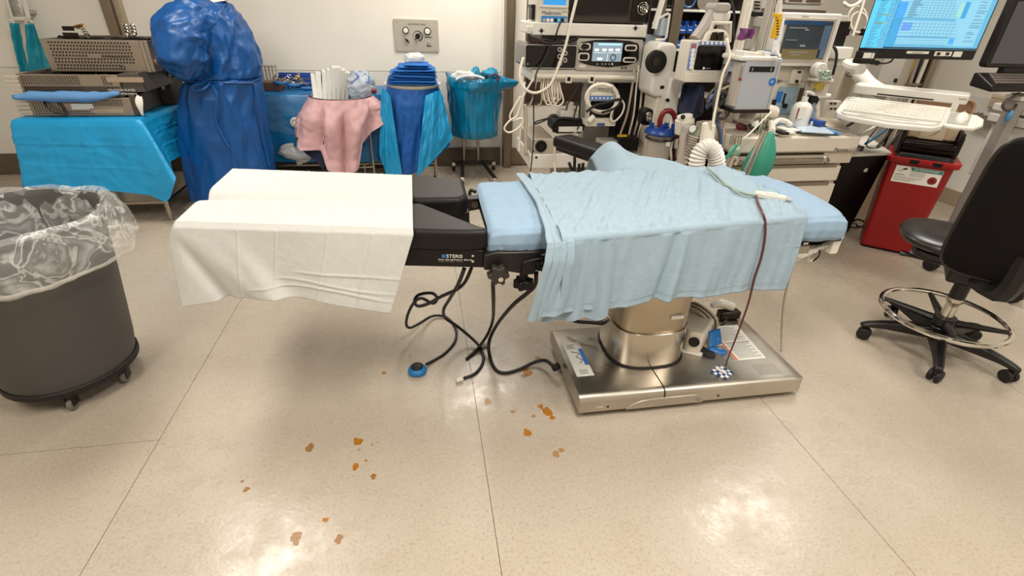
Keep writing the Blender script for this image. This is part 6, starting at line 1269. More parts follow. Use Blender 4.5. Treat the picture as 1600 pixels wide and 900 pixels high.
for i, (u, m, h) in enumerate(((1268, 'blue_grey_btl', 22), (1276, 'brown_btl', 16))):
    p = P(u, 186, y=3.25); mm = mat(m, ('#8296a8', '#7a5c50')[i], .3)
    solo('bottle', MB().lathe([(.034, wz1 + .002), (.036, wz1 + .1), (.016, wz1 + .13), (.016, wz1 + .16 + .02 * i)], (p.x, 3.28 + .05 * i, 0), 18), mm, ('blue-grey small bottle beside the hand sanitiser', 'brown small bottle right of the blue-grey bottle')[i], 'bottle', smooth=50)
t = thing('spray_head', 'white spray bottle with black cap behind the hand sanitiser', 'bottle', P(1272, 160, y=3.35))
part('cap', disc(1265, 156, 3.32, .035, .05, 16), black_plastic, t, bevel=.004); part('head', hose([(1266, 156, 3.34), (1275, 151, 3.34), (1296, 150, 3.34)], .022, 10, rs=[.03, .026, .016]), white_plastic, t)
part('body', MB().cyl(P(1270, 190, y=3.36), P(1270, 158, y=3.36), .045, n=16), mach, t)
t = thing('outlet_plate', 'cream power outlet plate with dark sockets right of the bottles', 'power outlet', P(1300, 180, y=3.5))
part('plate', fr(1291, 158, 1311, 186, 3.5, .04, .006), mach, t, bevel=.003)
for u in (1299, 1305):
    for v in (162, 170): part('socket', fr(u - 2, v - 1.3, u + 2, v + 1.3, 3.497, .006, .002), black_plastic, t)
# things on the worktop
zW = wz1 + .004
def on_top(nm, u0, v0, u1, v1, z, h, m, label, cat, ang=0, **k):
    c = P((u0 + u1) / 2, (v0 + v1) / 2, z=z); hx = (P(u1, (v0 + v1) / 2, z=z).x - P(u0, (v0 + v1) / 2, z=z).x) / 2; a_, b_ = P((u0 + u1) / 2, v1, z=z).y, P((u0 + u1) / 2, v0, z=z).y
    q = MB(); q.M = Matrix.Translation((c.x, c.y, z)) @ Matrix.Rotation(ang, 4, 'Z'); q.box(-hx, hx, -(b_ - a_) / 2, (b_ - a_) / 2, 0, h)
    return solo(nm, q, m, label, cat, **k)
on_top('wrapped_pack', 1222, 192, 1292, 209, zW, .012, mat('pack_blue', '#2d74b8', .35, col2='#9fc0dc', scale=14), 'blue wrapped sterile pack lying on the machine worktop', 'packet', -.25, bevel=.004)
on_top('wrapped_pack', 1248, 198, 1290, 209, zW + .014, .012, mat('pack_pale', '#c3d5e6', .3), 'pale blue wrapped pack on top of the blue pack', 'packet', -.35, bevel=.004)
on_top('wrapped_pack', 1218, 198, 1240, 206, zW + .014, .01, label_paper, 'white paper pack on the left end of the blue pack', 'packet', .2, bevel=.003)
on_top('cap_piece', 1264, 191, 1276, 198, zW + .03, .035, mat('cap_blue', '#123f8c', .35), 'dark blue plastic cap on the wrapped packs', 'cap', .3, bevel=.008)
on_top('cap_piece', 1253, 190, 1264, 198, zW + .02, .04, white_plastic, 'white plastic cap next to the dark blue cap', 'cap', .1, bevel=.01)
on_top('black_clip', 1214, 206, 1226, 211, zW + .012, .016, black_plastic, 'small black clip at the front edge of the worktop', 'clip', .1, bevel=.004)
on_top('white_pen', 1226, 207, 1240, 209.5, zW + .014, .010, white_print, 'white pen lying right of the small black clip', 'pen', .0)
on_top('tray_lid', 1268, 184, 1312, 203, zW, .012, mach2, 'tan flat lid lying on the right part of the worktop', 'lid', -.5, bevel=.004)
q = MB().ell(P(1181, 196, z=zW + .04), (.06, .05, .035), 16, 10); solo('face_mask', q, white_plastic, 'white breathing mask at the left end of worktop', 'mask', smooth=180)
cable('mask_strap', [(1170, 195, 3.05), (1174, 200, 3.03), (1181, 202, 3.02)], .012, black_cable, 'black curved strap beside the white breathing mask', 'strap')
q = MB().ell(P(1160, 197, z=zW + .02), (.045, .04, .03), 14, 9); solo('red_valve', q, mat('valve_red', '#7d3036', .3), 'dark red round valve left of the black strap', 'valve', smooth=180)
cable('tube_white', [(1206, 196, 3.1), (1216, 188, 3.15), (1228, 190, 3.15), (1236, 196, 3.1)], .018, white_plastic, 'short fat white tube lying behind the wrapped packs', 'tube')
# corrugated breathing hose
YH = 2.72
path = [Vector((x_, YH, z_)) for x_, z_ in [(P(u, v, y=YH).x, P(u, v, y=YH).z) for u, v in ((1087, 284), (1088, 262), (1090, 246), (1096, 234), (1105, 229.5), (1114, 234), (1119, 246), (1121, 262), (1122, 284))]]
fine_p = []; q0 = MB()
for i in range(len(path) - 1):
    for j in range(12):
        tt = j / 12; p0, p1, p2, p3 = path[max(0, i - 1)], path[i], path[i + 1], path[min(len(path) - 1, i + 2)]
        fine_p.append(.5 * (2 * p1 + (p2 - p0) * tt + (2 * p0 - 5 * p1 + 4 * p2 - p3) * tt * tt + (3 * p1 - p0 - 3 * p2 + p3) * tt ** 3))
solo('corrugated_hose', MB().tube(fine_p, .04, 18, smooth=1, rs=[.045 + .005 * math.sin(i * 2 * PI / 4) for i in range(len(fine_p))]), white_plastic, 'white corrugated breathing hose arching up behind the table', 'hose', smooth=60)
pp = [P(u, v, y=2.99) for u, v in ((1062, 270), (1068, 240), (1078, 226), (1084, 212))]
q = MB(); n_ = 48; pl_ = []
for i in range(n_):
    f_ = i / (n_ - 1) * 3; k_ = min(int(f_), 2); pl_.append(pp[k_].lerp(pp[k_ + 1], f_ - k_))
pl_ = [Vector((pl_[0].x - .05, 2.99, .03)).lerp(pl_[0], i / 16) for i in range(16)] + pl_; n_ = len(pl_)
solo('corrugated_hose', MB().tube(pl_, .03, 14, smooth=1, rs=[.036 + .005 * math.sin(i * PI / 2 * 1.0) for i in range(n_)]), mat('hose_grey', '#a99e93', .45), 'grey corrugated hose left of the white arched hose', 'hose', smooth=60)
t = thing('y_connector', 'white conical connector on top of the arched corrugated hose', 'connector', P(1105, 218, y=YH))
part('cone', MB().cyl(P(1104, 224, y=YH + .09), P(1102, 192, y=YH + .09), .045, .018, 16), cream_plastic, t, bevel=.003); part('stub', MB().cyl(P(1111, 220, y=YH + .09), P(1114, 196, y=YH + .09), .016, n=12), white_plastic, t)
t = thing('gas_canister', 'white round canister with lid hanging behind the grey hoses', 'canister', P(1068, 210, y=3.15))
part('body', MB().cyl(P(1069, 208, y=3.15), P(1070, 186, y=3.15), .062, n=24), cream_plastic, t, bevel=.006); part('lid', MB().cyl(P(1070, 187, y=3.15), P(1070, 180, y=3.15), .05, n=20), white_plastic, t, bevel=.004); part('opening', MB().cyl(P(1067, 183, y=3.09), P(1067, 183, y=3.08), .015, n=12), black_plastic, t)
t = thing('pressure_gauge', 'small round pressure gauge with grey manifold behind the hoses', 'gauge', P(1083, 215, y=3.0))
part('manifold', fr(1073, 198, 1092, 228, 3.0, .1, .02), grey_plastic, t, bevel=.008); part('dial', disc(1082, 201, 2.99, .028, .03, 20), chrome, t); part('dial_face', disc(1082, 201, 2.96, .022, .002, 20), white_print, t)
part('pipe', hose([(1068, 208, 3.0), (1066, 230, 2.98), (1062, 262, 2.95)], .022, 10), mat('hose_grey', '#a99e93'), t)
# green breathing bag and mask
YG = 2.78
ov = [(1204, 205, 4), (1199, 215, 9), (1194, 228, 15), (1189, 242, 20), (1183, 256, 22), (1177, 270, 21), (1171, 284, 14), (1168, 290, 3)]
q = MB(); n_ = 24; vs = []
for u, v, wpx in ov:
    c = P(u + 2, v, y=YG); hx = P(u + wpx, v, y=YG).x - P(u, v, y=YG).x
    vs += [c + Vector((hx * math.cos(2 * PI * i / n_), hx * .75 * math.sin(2 * PI * i / n_), 0)) for i in range(n_)]
q.add(vs, [(j * n_ + i, j * n_ + (i + 1) % n_, (j + 1) * n_ + (i + 1) % n_, (j + 1) * n_ + i) for j in range(len(ov) - 1) for i in range(n_)] + [tuple(range(n_)), tuple(range((len(ov) - 1) * n_, len(ov) * n_))])
bb_ = solo('breathing_bag', q, mat('bag_green', '#2f8f78', .45, noise_amt=.12, scale=10), 'green rubber breathing bag hanging beside the anaesthesia machine', 'breathing bag', smooth=60, sub=1)
part('bag_neck', hose([(1206, 206, YG), (1206, 196, 2.95), (1203, 190, 3.25)], .02, 10), cream_plastic, bb_)
for i, (a_, b_) in enumerate((((1197, 205), (1171, 266)), ((1193, 205), (1166, 262)))): solo('bag_pole', (lambda A, B: MB().cyl(A, A + (B - A) * (A.z / (A.z - B.z)), .009, n=10))(P(a_[0], a_[1], y=YG - .10 - .01 * i), P(b_[0], b_[1], y=YG - .10 - .01 * i)), chrome, ('right', 'left')[i] + ' thin chrome rod of the pair in front of the green bag', 'rod', smooth=40)
t = thing('oxygen_mask', 'crumpled clear and green oxygen mask hanging from the worktop', 'mask', P(1148, 245, y=2.78))
part('shell', MB().grid(lambda u, v: P(1148 + 10 * math.cos(2 * PI * u) * math.sin(PI * v) - 6 * (v - .5) , 238 + 14 * (v - .5) * 1.6 + 4 * math.sin(2 * PI * u), y=2.78 + .04 * math.sin(2 * PI * u) * math.sin(PI * v) + .012 * nz(u * 9, v * 9)), 24, 14, True), mat('mask_clear', '#b9d3bd', .2, alpha=.75, bump=.4, bscale=40), t, smooth=180)
part('green_strip', hose([(1132, 250, 2.72), (1142, 238, 2.72), (1152, 226, 2.72)], .010, 8), mat('bag_green', '#2f8f78'), t)
part('tail', hose([(1148, 258, 2.76), (1152, 250, 2.76), (1146, 246, 2.76), (1140, 262, 2.76)], .010, 8), tan_cable, t)
cable('thin_line', [(1205, 175, 2.85), (1185, 195, 2.82), (1170, 210, 2.8), (1161, 217, 2.8)], .005, white_cable, 'thin white line slanting across to the oxygen mask')
# white-topped trolley right of the machine; its black body takes in a shadow
pz = .72; a_, b_ = P(1313, 243, z=pz), P(1391, 240, z=pz)
t = thing('trolley_and_shadow', 'black trolley with white top and painted-in shadow, between machine and red bin', 'trolley', (3.2, 3.4, 0))
fa, fb_ = P(1283, 352, z=.02), P(1325, 363, z=.02)
q = MB(); dep = Vector((.15, .42, 0))
q.add([fa, fb_, fb_ + dep, fa + dep, a_, b_, b_ + Vector((.05, .42, 0)), a_ + Vector((.05, .42, 0))], [(0, 3, 2, 1), (4, 5, 6, 7), (0, 1, 5, 4), (1, 2, 6, 5), (2, 3, 7, 6), (3, 0, 4, 7)])
part('body', q, black_plastic, t, bevel=.01)
tp = [P(u, v, z=pz + .012) for u, v in ((1340, 217), (1354, 213), (1393, 240), (1330, 243), (1326, 228))]
part('top_plate', MB().prism([(p.x, p.y) for p in tp], pz, pz + .022, 'z'), white_plastic, t, bevel=.004)
tg0, tg1 = P(1357, 252, z=.64), P(1352, 262, z=.60)
part('hanging_tag', MB().tube([P(1357, 241, z=.70) + Vector((-.03, -.03, 0)), tg0 + Vector((-.03, -.03, 0))], .003, 5, smooth=1), white_print, t)
part('tag', MB().box(tg0.x - .045, tg0.x - .02, tg0.y - .04, tg0.y - .034, tg1.z - .03, tg0.z), label_paper, t)
t = thing('tan_skirting_box', 'tan narrow box with loose cords on the floor beside black trolley', 'box', P(1342, 360, z=0))
pa, pb = P(1338, 358, z=0), P(1350, 350, z=0)
part('body', MB().box(pa.x + .05, pa.x + .30, pa.y + .12, pa.y + .22, 0, .55), mat('tan_box', '#bfae93', .5), t, bevel=.004)
for i in range(3):
    c_ = P(1335, 352, z=.01); cable('cord', [(0, 0, 0)] and [(1326 + 6 * i, 350, 3.45), (1340, 343 + 5 * i, 3.4), (1352, 349 + 3 * i, 3.38), (1340, 357 - i, 3.36), (1328, 354 + i, 3.40)], .008, tan_cable if i % 2 else black_cable, ('black cord coiled on the floor left of the red bin, innermost', 'tan cord coiled on the floor left of the red bin', 'black cord coiled on the floor left of the red bin, outermost')[i])
# ================================================================ wall of screens on the right
YO = 2.9
mx0, mx1, mz0, mz1 = P(1346, 92, y=YO).x, P(1521, 92, y=YO).x, P(1430, 92.5, y=YO).z, 1.90
t = thing('wide_monitor', 'large wide monitor showing a pale blue patient chart, upper right', 'monitor', ((mx0 + mx1) / 2, YO, mz0))
part('case', MB().prism(rrect(mx0, mx1, mz0, mz1, .012), YO, YO + .05), black_plastic, t, bevel=.004)
part('back_bulge', MB().box(mx0 + .2, mx1 - .2, YO + .05, YO + .11, mz0 + .1, mz1 - .1), black_plastic, t, bevel=.02)
sx0, sx1, sz0, sz1 = mx0 + .022, mx1 - .014, P(1430, 76.5, y=YO).z, mz1 - .02
scr = part('screen', MB().box(sx0, sx1, YO - .003, YO + .002, sz0, sz1), mat('chart_blue', '#58a6d0', .3, emit=.48), t)
CH = {'w': mat('chart_pale', '#7dbcdc', .3, emit=.48), 'g': mat('chart_ink', '#3f6f8c', .3, emit=.35), 'y': mat('chart_yellow', '#c9a93a', .3, emit=.42), 'p': mat('chart_purple', '#8f8fc0', .3, emit=.42), 'b': mat('chart_mid', '#3a96cc', .3, emit=.48), 'k': mat('chart_bar', '#0d1a24', .3, emit=.1), 'c': mat('chart_cyan', '#4fb6e0', .3, emit=.52), 'r': mat('chart_cream', '#c6cfae', .3, emit=.45)}
def chart(nm, c, *bs, d=.0036):
    q = MB()
    for u0, v0, u1, v1 in bs: fb(u0, v0, u1, v1, YO - d, .0006, q)
    o = part(nm, q, CH[c], scr, smooth=0)
    if len(bs) > 1: o['kind'] = 'stuff'
    return o
chart('chart_column', 'c', (1356, 0, 1382, 75)); chart('chart_column', 'b', (1392, 2, 1408, 74))
chart('chart_panel', 'w', (1411, -45, 1518, 29)); chart('chart_panel', 'w', (1404, 32, 1500, 57)); chart('chart_panel', 'w', (1399, 59, 1490, 70)); chart('chart_panel', 'w', (1500, -45, 1545, 73), d=.0033)
chart('task_bar', 'k', (1379, 74.5, 1527, 76.5))
chart('alert_bar', 'y', (1371, 21.5, 1389, 23.5)); chart('alert_bar', 'y', (1366, 35.5, 1384, 37))
chart('chart_tile', 'p', (1409, 35, 1425, 48)); chart('chart_tile', 'r', (1498, 4, 1507, 27)); chart('chart_tile', 'b', (1505, 3, 1513, 29)); chart('chart_tile', 'r', (1476, 60, 1482, 69)); chart('chart_tile', 'b', (1482, 60, 1490, 69))
random.seed(21)
chart('text_line', 'g', *[(1378 - .38 * v, v, 1378 - .38 * v + 8 + 7 * random.random(), v + .8) for v in range(-20, 74, 3)], d=.0042)
chart('text_line', 'g', *[(1407 - .38 * v + 6 * j, v, 1407 - .38 * v + 6 * j + 2, v + .8) for v in range(-20, 74, 3) for j in (-2, -1, 0) if random.random() < .7], d=.0042)
chart('text_line', 'g', *[(1428 - .42 * v, v, 1428 - .42 * v + 9 + 8 * random.random(), v + .7) for v in range(-20, 28, 2)], d=.0042)
chart('text_line', 'g', *[(1535 - .48 * v, v, 1535 - .48 * v + 9 + 9 * random.random(), v + .8) for v in (-18, -12, -6, -2, 3, 8, 12, 17, 20, 25, 31, 36, 40, 43, 50, 53, 58, 64)], d=.0042)
chart('grid_line', 'g', *[(1412, v, 1496, v + .35) for v in range(0, 30, 4)] + [(1402, v, 1496, v + .35) for v in (32, 37, 42, 47, 52, 57)] + [(1398, v, 1490, v + .35) for v in (59, 63, 67, 70)] + [(1440 + 6 * j, 2, 1440.3 + 6 * j, 29) for j in range(9)] + [(1428 + 6 * j, 34, 1428.3 + 6 * j, 57) for j in range(11)], d=.0040)
for b_ in ((1417, 80.2, 1451.5, 84), (1460.5, 80.5, 1487, 87.7), (1490, 80.5, 1503, 89)): part('sticker', fb(*b_, YO - .003, .003), white_print, t)
k_ = fb(1464, 81.8, 1469.5, 86.6, YO - .0045, .002); fb(1478, 81.8, 1483.5, 86.6, YO - .0045, .002, k_); part('print_mark', k_, black_print, t)['kind'] = 'stuff'
part('print_line', fb(1425, 81.6, 1443, 82.6, YO - .0045, .002), grey_print, t)
t = thing('card_reader', 'small black card reader at the lower left corner of wide monitor', 'card reader', P(1356, 100, y=YO))
part('case', fr(1345, 80.5, 1369, 98, YO - .05, .05, .006), black_plastic, t, bevel=.005); part('foot', fr(1344, 92, 1362, 100, YO - .06, .06, .004), black_plastic, t, bevel=.004)
part('white_label', fb(1349.5, 82.5, 1361, 91, YO - .054, .004), white_print, t); part('white_label', fb(1362, 83, 1366, 91.5, YO - .054, .004), label_paper, t)
part('plug', hose([(1362, 97, YO - .03), (1372, 99, YO - .03)], .014, 8, smooth=1), black_plastic, t)
cable('cord', [(1372, 99, YO - .03), (1384, 99, YO), (1392, 96, YO + .04), (1396, 91, YO + .07)], .006, black_cable, 'black cord from the card reader up behind the wide monitor')
# vertical service column behind it with bundled cables
YL = 3.75
cx0_, cx1_ = P(1400, 130, y=YL).x, P(1452, 130, y=YL).x
t = thing('service_column', 'tall grey service column with open cable channel below the wide monitor', 'service column', ((cx0_ + cx1_) / 2, YL + .1, .0))
w_ = cx1_ - cx0_
part('left_face', MB().box(cx0_, cx0_ + w_ * .30, YL, YL + .2, .0, 2.6), mat('column_grey', '#b5aea4', .4), t, bevel=.008)
part('channel_back', MB().box(cx0_ + w_ * .3, cx0_ + w_ * .84, YL + .12, YL + .2, .0, 2.6), mat('channel_dark', '#463930', .6), t)
part('channel_side', MB().box(cx0_ + w_ * .80, cx0_ + w_ * 1.0, YL - .01, YL + .2, .0, 2.6), steel_trim, t, bevel=.004)
part('right_face', MB().box(cx1_, cx1_ + w_ * .28, YL + .04, YL + .2, .0, 2.6), MATS['column_grey'], t, bevel=.006)
part('cross_strap', MB().box(cx0_ + w_ * .3, cx0_ + w_ * .8, YL + .0, YL + .02, P(1410, 134, y=YL).z, P(1410, 130, y=YL).z), steel_trim, t)
for i in range(6):
    a_ = cx0_ + w_ * (.34 + .075 * i); mm = (mat('cable_yellow', '#c49a3a', .4), white_cable, grey_plastic, black_cable, white_cable, dk_c)[i]
    part('column_cable', MB().tube([(a_ + .02 * math.sin(z * 5 + i * 2), YL + .02 + .02 * (i % 2), z) for z in [.3 + .25 * j for j in range(9)]], .016, 7), mm, t)
part('slot', fb(1398, 123, 1402, 129, YL - .004, .01), black_plastic, t)
part('monitor_bracket', MB().tube([(mx0 + .5, YO + .10, 1.62), (cx0_ + .12, YL + .02, 1.62)], .035, 10, smooth=1), dark_metal, t)
# ---------------------------------------------------------------- keyboard shelf on its arm
B0 = Vector((2.805, 3.098, 1.05)); ex = Vector((.648, -.7616, 0)); ey = Vector((.7616, .648, 0)); tl = Vector((0, 0, .40))
KM = Matrix(((ex.x, ey.x, 0, B0.x), (ex.y, ey.y, 0, B0.y), (0, .38, 1, B0.z), (0, 0, 0, 1)))     # tray plane, raised at the back
KF = Matrix(((ex.x, ey.x, 0, B0.x), (ex.y, ey.y, 0, B0.y), (0, 0, 1, B0.z), (0, 0, 0, 1)))
def kb(m=None): q = MB(); q.M = m or KM; return q
t = thing('keyboard_tray', 'white arm-mounted keyboard tray with raised shelf and mouse wing', 'keyboard tray', (3.0, 2.95, 1.0))
out_ = [(-.03, .20), (-.04, .0), (-.02, -.03), (.05, -.055), (.28, -.075), (.50, -.055), (.55, -.02), (.56, .2)]
part('tray', kb().prism(out_, -.04, -.008, 'z'), white_plastic, t, bevel=.008, seg=3)
part('wrist_rest', kb().prism([(-.01, -.015), (.02, -.04), (.28, -.058), (.50, -.042), (.535, -.015)], -.012, .004, 'z'), white_plastic, t, bevel=.006)
part('label_slot', kb().prism([(.10, -.036), (.42, -.034), (.42, -.041), (.10, -.043)], .0035, .0048, 'z'), grey_plastic, t)
part('mouse_wing', kb().prism([(.55, .16), (.55, .0), (.60, -.01), (.70, .0), (.735, .05), (.73, .11), (.69, .15)], -.03, -.010, 'z'), white_plastic, t, bevel=.006)
part('mouse_mat', kb().prism([(.56, .14), (.56, .015), (.665, .015), (.665, .14)], -.011, -.007, 'z'), grey_plastic, t)
part('upper_shelf', kb(KF).prism(rrect(-.01, .62, .2, .40, .02), .088, .145, 'z'), white_plastic, t, bevel=.008, seg=3)
part('shelf_support', kb(KF).box(.55, .585, .2, .24, .0, .095), white_plastic, t, bevel=.004); part('shelf_support', kb(KF).box(.02, .05, .24, .28, .02, .095), white_plastic, t, bevel=.004)
part('shelf_mark', kb(KF).box(.57, .61, .1985, .2, .118, .124), grey_print, t)
part('slot_strip', kb(KF).box(.14, .45, .197, .2, .096, .104), dark_metal, t)
part('under_plate', kb(KF).box(.05, .45, .12, .3, -.02, .03), grey_plastic, t, bevel=.006)
a0 = B0 + ex * .18 + ey * .42 + Vector((0, 0, .08)); a1 = P(1338, 110, y=3.62); a2 = P(1328, 106, y=3.7)
part('arm', MB().tube([a0, a0 + Vector((-.08, .1, .05)), a1, a2], .05, 12, smooth=3, rs=[.045, .05, .055, .05]), white_plastic, t)
part('arm_groove', MB().tube([P(1322, 118, y=3.58), P(1332, 108, y=3.56), P(1348, 120, y=3.5), P(1345, 123, y=3.5), P(1322, 118, y=3.58)], .005, 6, smooth=1), dark_metal, t)
t = thing('keyboard', 'white full-size computer keyboard on the white tray', 'keyboard', (2.95, 2.98, 1.05))
part('base', kb().box(.0, .535, .0, .168, -.008, .008), white_plastic, t, bevel=.005)
key_m = mat('key_white', '#e6e1d6', .45); kme = None; kc = 0
inv = root_matrix(t).inverted()
def key(x, y, w_, h_):
    global kme, kc
    o = None
    if (w_, h_) not in KEYS:
        q = MB(); q.add([(0, 0, 0), (w_, 0, 0), (w_, h_, 0), (0, h_, 0), (.002, .002, .007), (w_ - .002, .002, .007), (w_ - .002, h_ - .002, .007), (.002, h_ - .002, .007)], [(0, 3, 2, 1), (4, 5, 6, 7), (0, 1, 5, 4), (1, 2, 6, 5), (2, 3, 7, 6), (3, 0, 4, 7)])
        me = bpy.data.meshes.new('key'); me.from_pydata([tuple(p) for p in q.v], [], q.f); me.materials.append(key_m); KEYS[(w_, h_)] = me
    o = bpy.data.objects.new('key', KEYS[(w_, h_)]); C.objects.link(o); o.parent = t; o.matrix_local = inv @ KM @ Matrix.Translation((x, y, .008))
KEYS = {}
for r_ in range(6):
    y = .012 + r_ * .0245 + (.006 if r_ == 5 else 0); n_k = 15 if r_ else 10; x = .010
    for i in range(n_k):
        w_ = .0205 if r_ else (.112 if i == 4 else .0235)
        if r_ == 5 and i in (1, ): pass
        else: key(x, y, w_, .021)
        x += w_ + .0025
    for i in range(3):
        if r_ in (1,) and i != 1 or r_ == 2: continue
        key(.367 + i * .0225, y, .0205, .021)
    for i in range(4):
        if r_ < 5: key(.440 + i * .0225, y, .0205, .021)
t = thing('mouse', 'white computer mouse on the grey mat right of the keyboard', 'mouse', P(1494, 190, z=1.06))
q = MB(); q.M = KM; q.grid(lambda u, v: (.625 + .034 * math.sin(PI * v / 2) * math.cos(2 * PI * u), .075 + .055 * math.sin(PI * v / 2) * math.sin(2 * PI * u), -.007 + .032 * math.cos(PI * v / 2)), 28, 10, True)
part('shell', q, white_plastic, t, smooth=180); part('wheel', kb().cyl((.622, .105, .018), (.628, .105, .018), .008, n=12), grey_plastic, t)
cable('cord', [(1468, 205, 2.75), (1455, 212, 2.74), (1438, 214, 2.75), (1420, 209, 2.8)], .004, tan_cable, 'thin tan cord drooping below the keyboard tray')
cable('cord', [(1375, 195, 3.2), (1362, 210, 3.2), (1354, 224, 3.2), (1358, 231, 3.2), (1372, 231, 3.2), (1380, 226, 3.2)], .004, black_cable, 'thin black cord looping over the white trolley top')
for i, (a_, b_, m) in enumerate((((1400, 195), (1360, 240), black_cable), ((1392, 195), (1352, 225), mat('cable_teal', '#2c6a86', .4)), ((1376, 192), (1340, 212), white_cable), ((1410, 200), (1372, 245), dk_c), ((1340, 186), (1318, 200), black_cable))):
    cable('cable', [(a_[0], a_[1], 3.35), ((a_[0] + b_[0]) / 2 + 2, (a_[1] + b_[1]) / 2, 3.33), (b_[0], b_[1], 3.3)], .010, m, ('black', 'teal', 'white', 'brown-grey', 'thin black')[i] + ' cable slanting under the keyboard tray, ' + ('beside the teal one', 'between a white and a black one', 'left of the teal one', 'nearest the red bin', 'nearest the bottles'  )[i])
# ---------------------------------------------------------------- sharps bin
S0 = Vector((3.409, 3.134, 0)); sx = Vector((.747, -.664, 0)); sy = Vector((.664, .747, 0))
SM_ = Matrix(((sx.x, sy.x, 0, S0.x), (sx.y, sy.y, 0, S0.y), (0, 0, 1, 0), (0, 0, 0, 1)))
def sb_(): q = MB(); q.M = SM_; return q
t = thing('sharps_bin', 'tall red sharps container with black tilting lid and white label', 'sharps container', tuple(S0 + sx * .16 + sy * .15))
red = mat('bin_red', '#8c0709', .38, noise_amt=.08, scale=4)
def loft(x0, x1, y0, y1, z0, X0, X1, Y0, Y1, Z1, r, q):
    a_, b_ = rrect(x0, x1, y0, y1, r), rrect(X0, X1, Y0, Y1, r); k_ = len(a_)
    return q.add([(p[0], p[1], z0) for p in a_] + [(p[0], p[1], Z1) for p in b_], [tuple(range(k_ - 1, -1, -1)), tuple(range(k_, 2 * k_))] + [(i, (i + 1) % k_, k_ + (i + 1) % k_, k_ + i) for i in range(k_)])
part('body', loft(0, .325, 0, .30, .012, -.03, .36, -.02, .36, .69, .03, sb_()), red, t, bevel=.012, seg=3)
part('base_rim', loft(.005, .32, .005, .295, .0, .0, .325, 0, .30, .014, .03, sb_()), black_plastic, t)
part('flange', loft(-.05, .385, -.04, .385, .685, -.055, .39, -.045, .39, .725, .04, sb_()), mat('flange_red', '#a80e12', .35), t, bevel=.006)
for i, x in enumerate((.02, .155, .29)): part('clip_tab', sb_().box(x - .015 if i else x - .03, x + .06, -.052, -.03, .70, .728), MATS['flange_red'], t, bevel=.004)
for x in (.09, .225): part('latch', sb_().box(x, x + .05, -.050, -.03, .69, .72), black_plastic, t, bevel=.003)
part('lid_frame', loft(-.01, .345, -.02, .35, .72, .01, .33, .0, .34, .755, .03, sb_()), black_plastic, t, bevel=.008)
part('tray_roll', sb_().cyl((.015, .06, .79), (.325, .06, .79), .05, n=20), black_gloss, t, bevel=.004)
part('tray_flap', sb_().box(.02, .32, .09, .20, .80, .83), black_plastic, t, bevel=.01)
for x in (.0, .33): part('hinge_post', sb_().box(x - .012, x + .012, .02, .3, .74, .92), black_plastic, t, bevel=.006)
for i in range(4): part('lid_rib', sb_().box(.335, .36, .10 + i * .06, .13 + i * .06, .76, .88), dark_metal, t, bevel=.003)
lidm = mat('lid_brown', '#8a6a50', .3, alpha=.92)
part('lid_panel', sb_().prism(rrect(.02, .375, .76, 1.10, .05), .36, .375, 'y'), lidm, t, bevel=.004)
part('lid_rim', MB().tube([SM_ @ Vector((p[0], .358, p[1])) for p in rrect(.02, .375, .76, 1.10, .05)], .008, 6, True, 1), mat('lid_rim', '#b39a80', .4), t)
part('lid_ring', MB().tube([SM_ @ Vector((.26 + .05 * math.cos(i * PI / 12), .357, .98 + .05 * math.sin(i * PI / 12))) for i in range(24)], .003, 5, True, 1), mat('lid_rim', '#b39a80'), t)
part('carton', sb_().box(.03, .31, .12, .33, .85, .93), mat('card_tan', '#bfa68a', .6), t, bevel=.003); part('carton_flap', sb_().box(.10, .24, .115, .13, .845, .935), mat('card_pale', '#cdbba2', .6), t)
# label on the sloping front: front face leans out
def fp(x, z, d=.002): f_ = (z - .012) / .678; return SM_ @ Vector((x, -.02 * f_ - d, z))
lab_up = (fp(.1, .6) - fp(.1, .5)).normalized()
zt_, zb_ = .665, .545
q = MB(); q.add([fp(.025, zt_), fp(.305, zt_), fp(.305, zb_), fp(.025, zb_)], [(0, 1, 2, 3)]); lb_ = part('label', q, white_print, t)
q = MB(); q.add([fp(.11, zt_ - .002, .003), fp(.303, zt_ - .002, .003), fp(.303, zt_ - .028, .003), fp(.125, zt_ - .028, .003)], [(0, 1, 2, 3)]); part('label_band', q, mat('band_teal', '#2f7d78', .5), lb_)
text('lettering', 'S64 SHARPSMART', .019, fp(.135, zt_ - .015, .0038), sx, lab_up, white_print, lb_, sx=1.0)
text('lettering', 'UN3291', .017, fp(.035, zt_ - .064, .003), sx, lab_up, black_print, lb_)
text('lettering', 'Daniels', .010, fp(.045, zt_ - .037, .003), sx, lab_up, black_print, lb_)
q = MB(); q.add([fp(.06, zt_ - .028, .003), fp(.088, zt_ - .01, .003), fp(.10, zt_ - .02, .003), fp(.082, zt_ - .028, .003)], [(0, 1, 2, 3)]); part('emblem', q, black_print, lb_)
q = MB()
for i in range(3): q.add([fp(.035, zt_ - .078 - i * .012, .003), fp(.20 - .03 * i, zt_ - .078 - i * .012, .003), fp(.20 - .03 * i, zt_ - .082 - i * .012, .003), fp(.035, zt_ - .082 - i * .012, .003)], [(0, 1, 2, 3)])
for i in range(4): q.add([fp(.12, zt_ - .036 - i * .009, .003), fp(.21, zt_ - .036 - i * .009, .003), fp(.21, zt_ - .039 - i * .009, .003), fp(.12, zt_ - .039 - i * .009, .003)], [(0, 1, 2, 3)])
part('print_line', q, grey_print, lb_)['kind'] = 'stuff'
q = MB(); c_ = [fp(.262 + .028 * math.cos(i * PI / 12), zt_ - .078 + .028 * math.sin(i * PI / 12), .003) for i in range(24)]; q.add(c_, [tuple(range(24))]); part('round_stamp', q, mat('stamp_red', '#a3262a', .5), lb_)
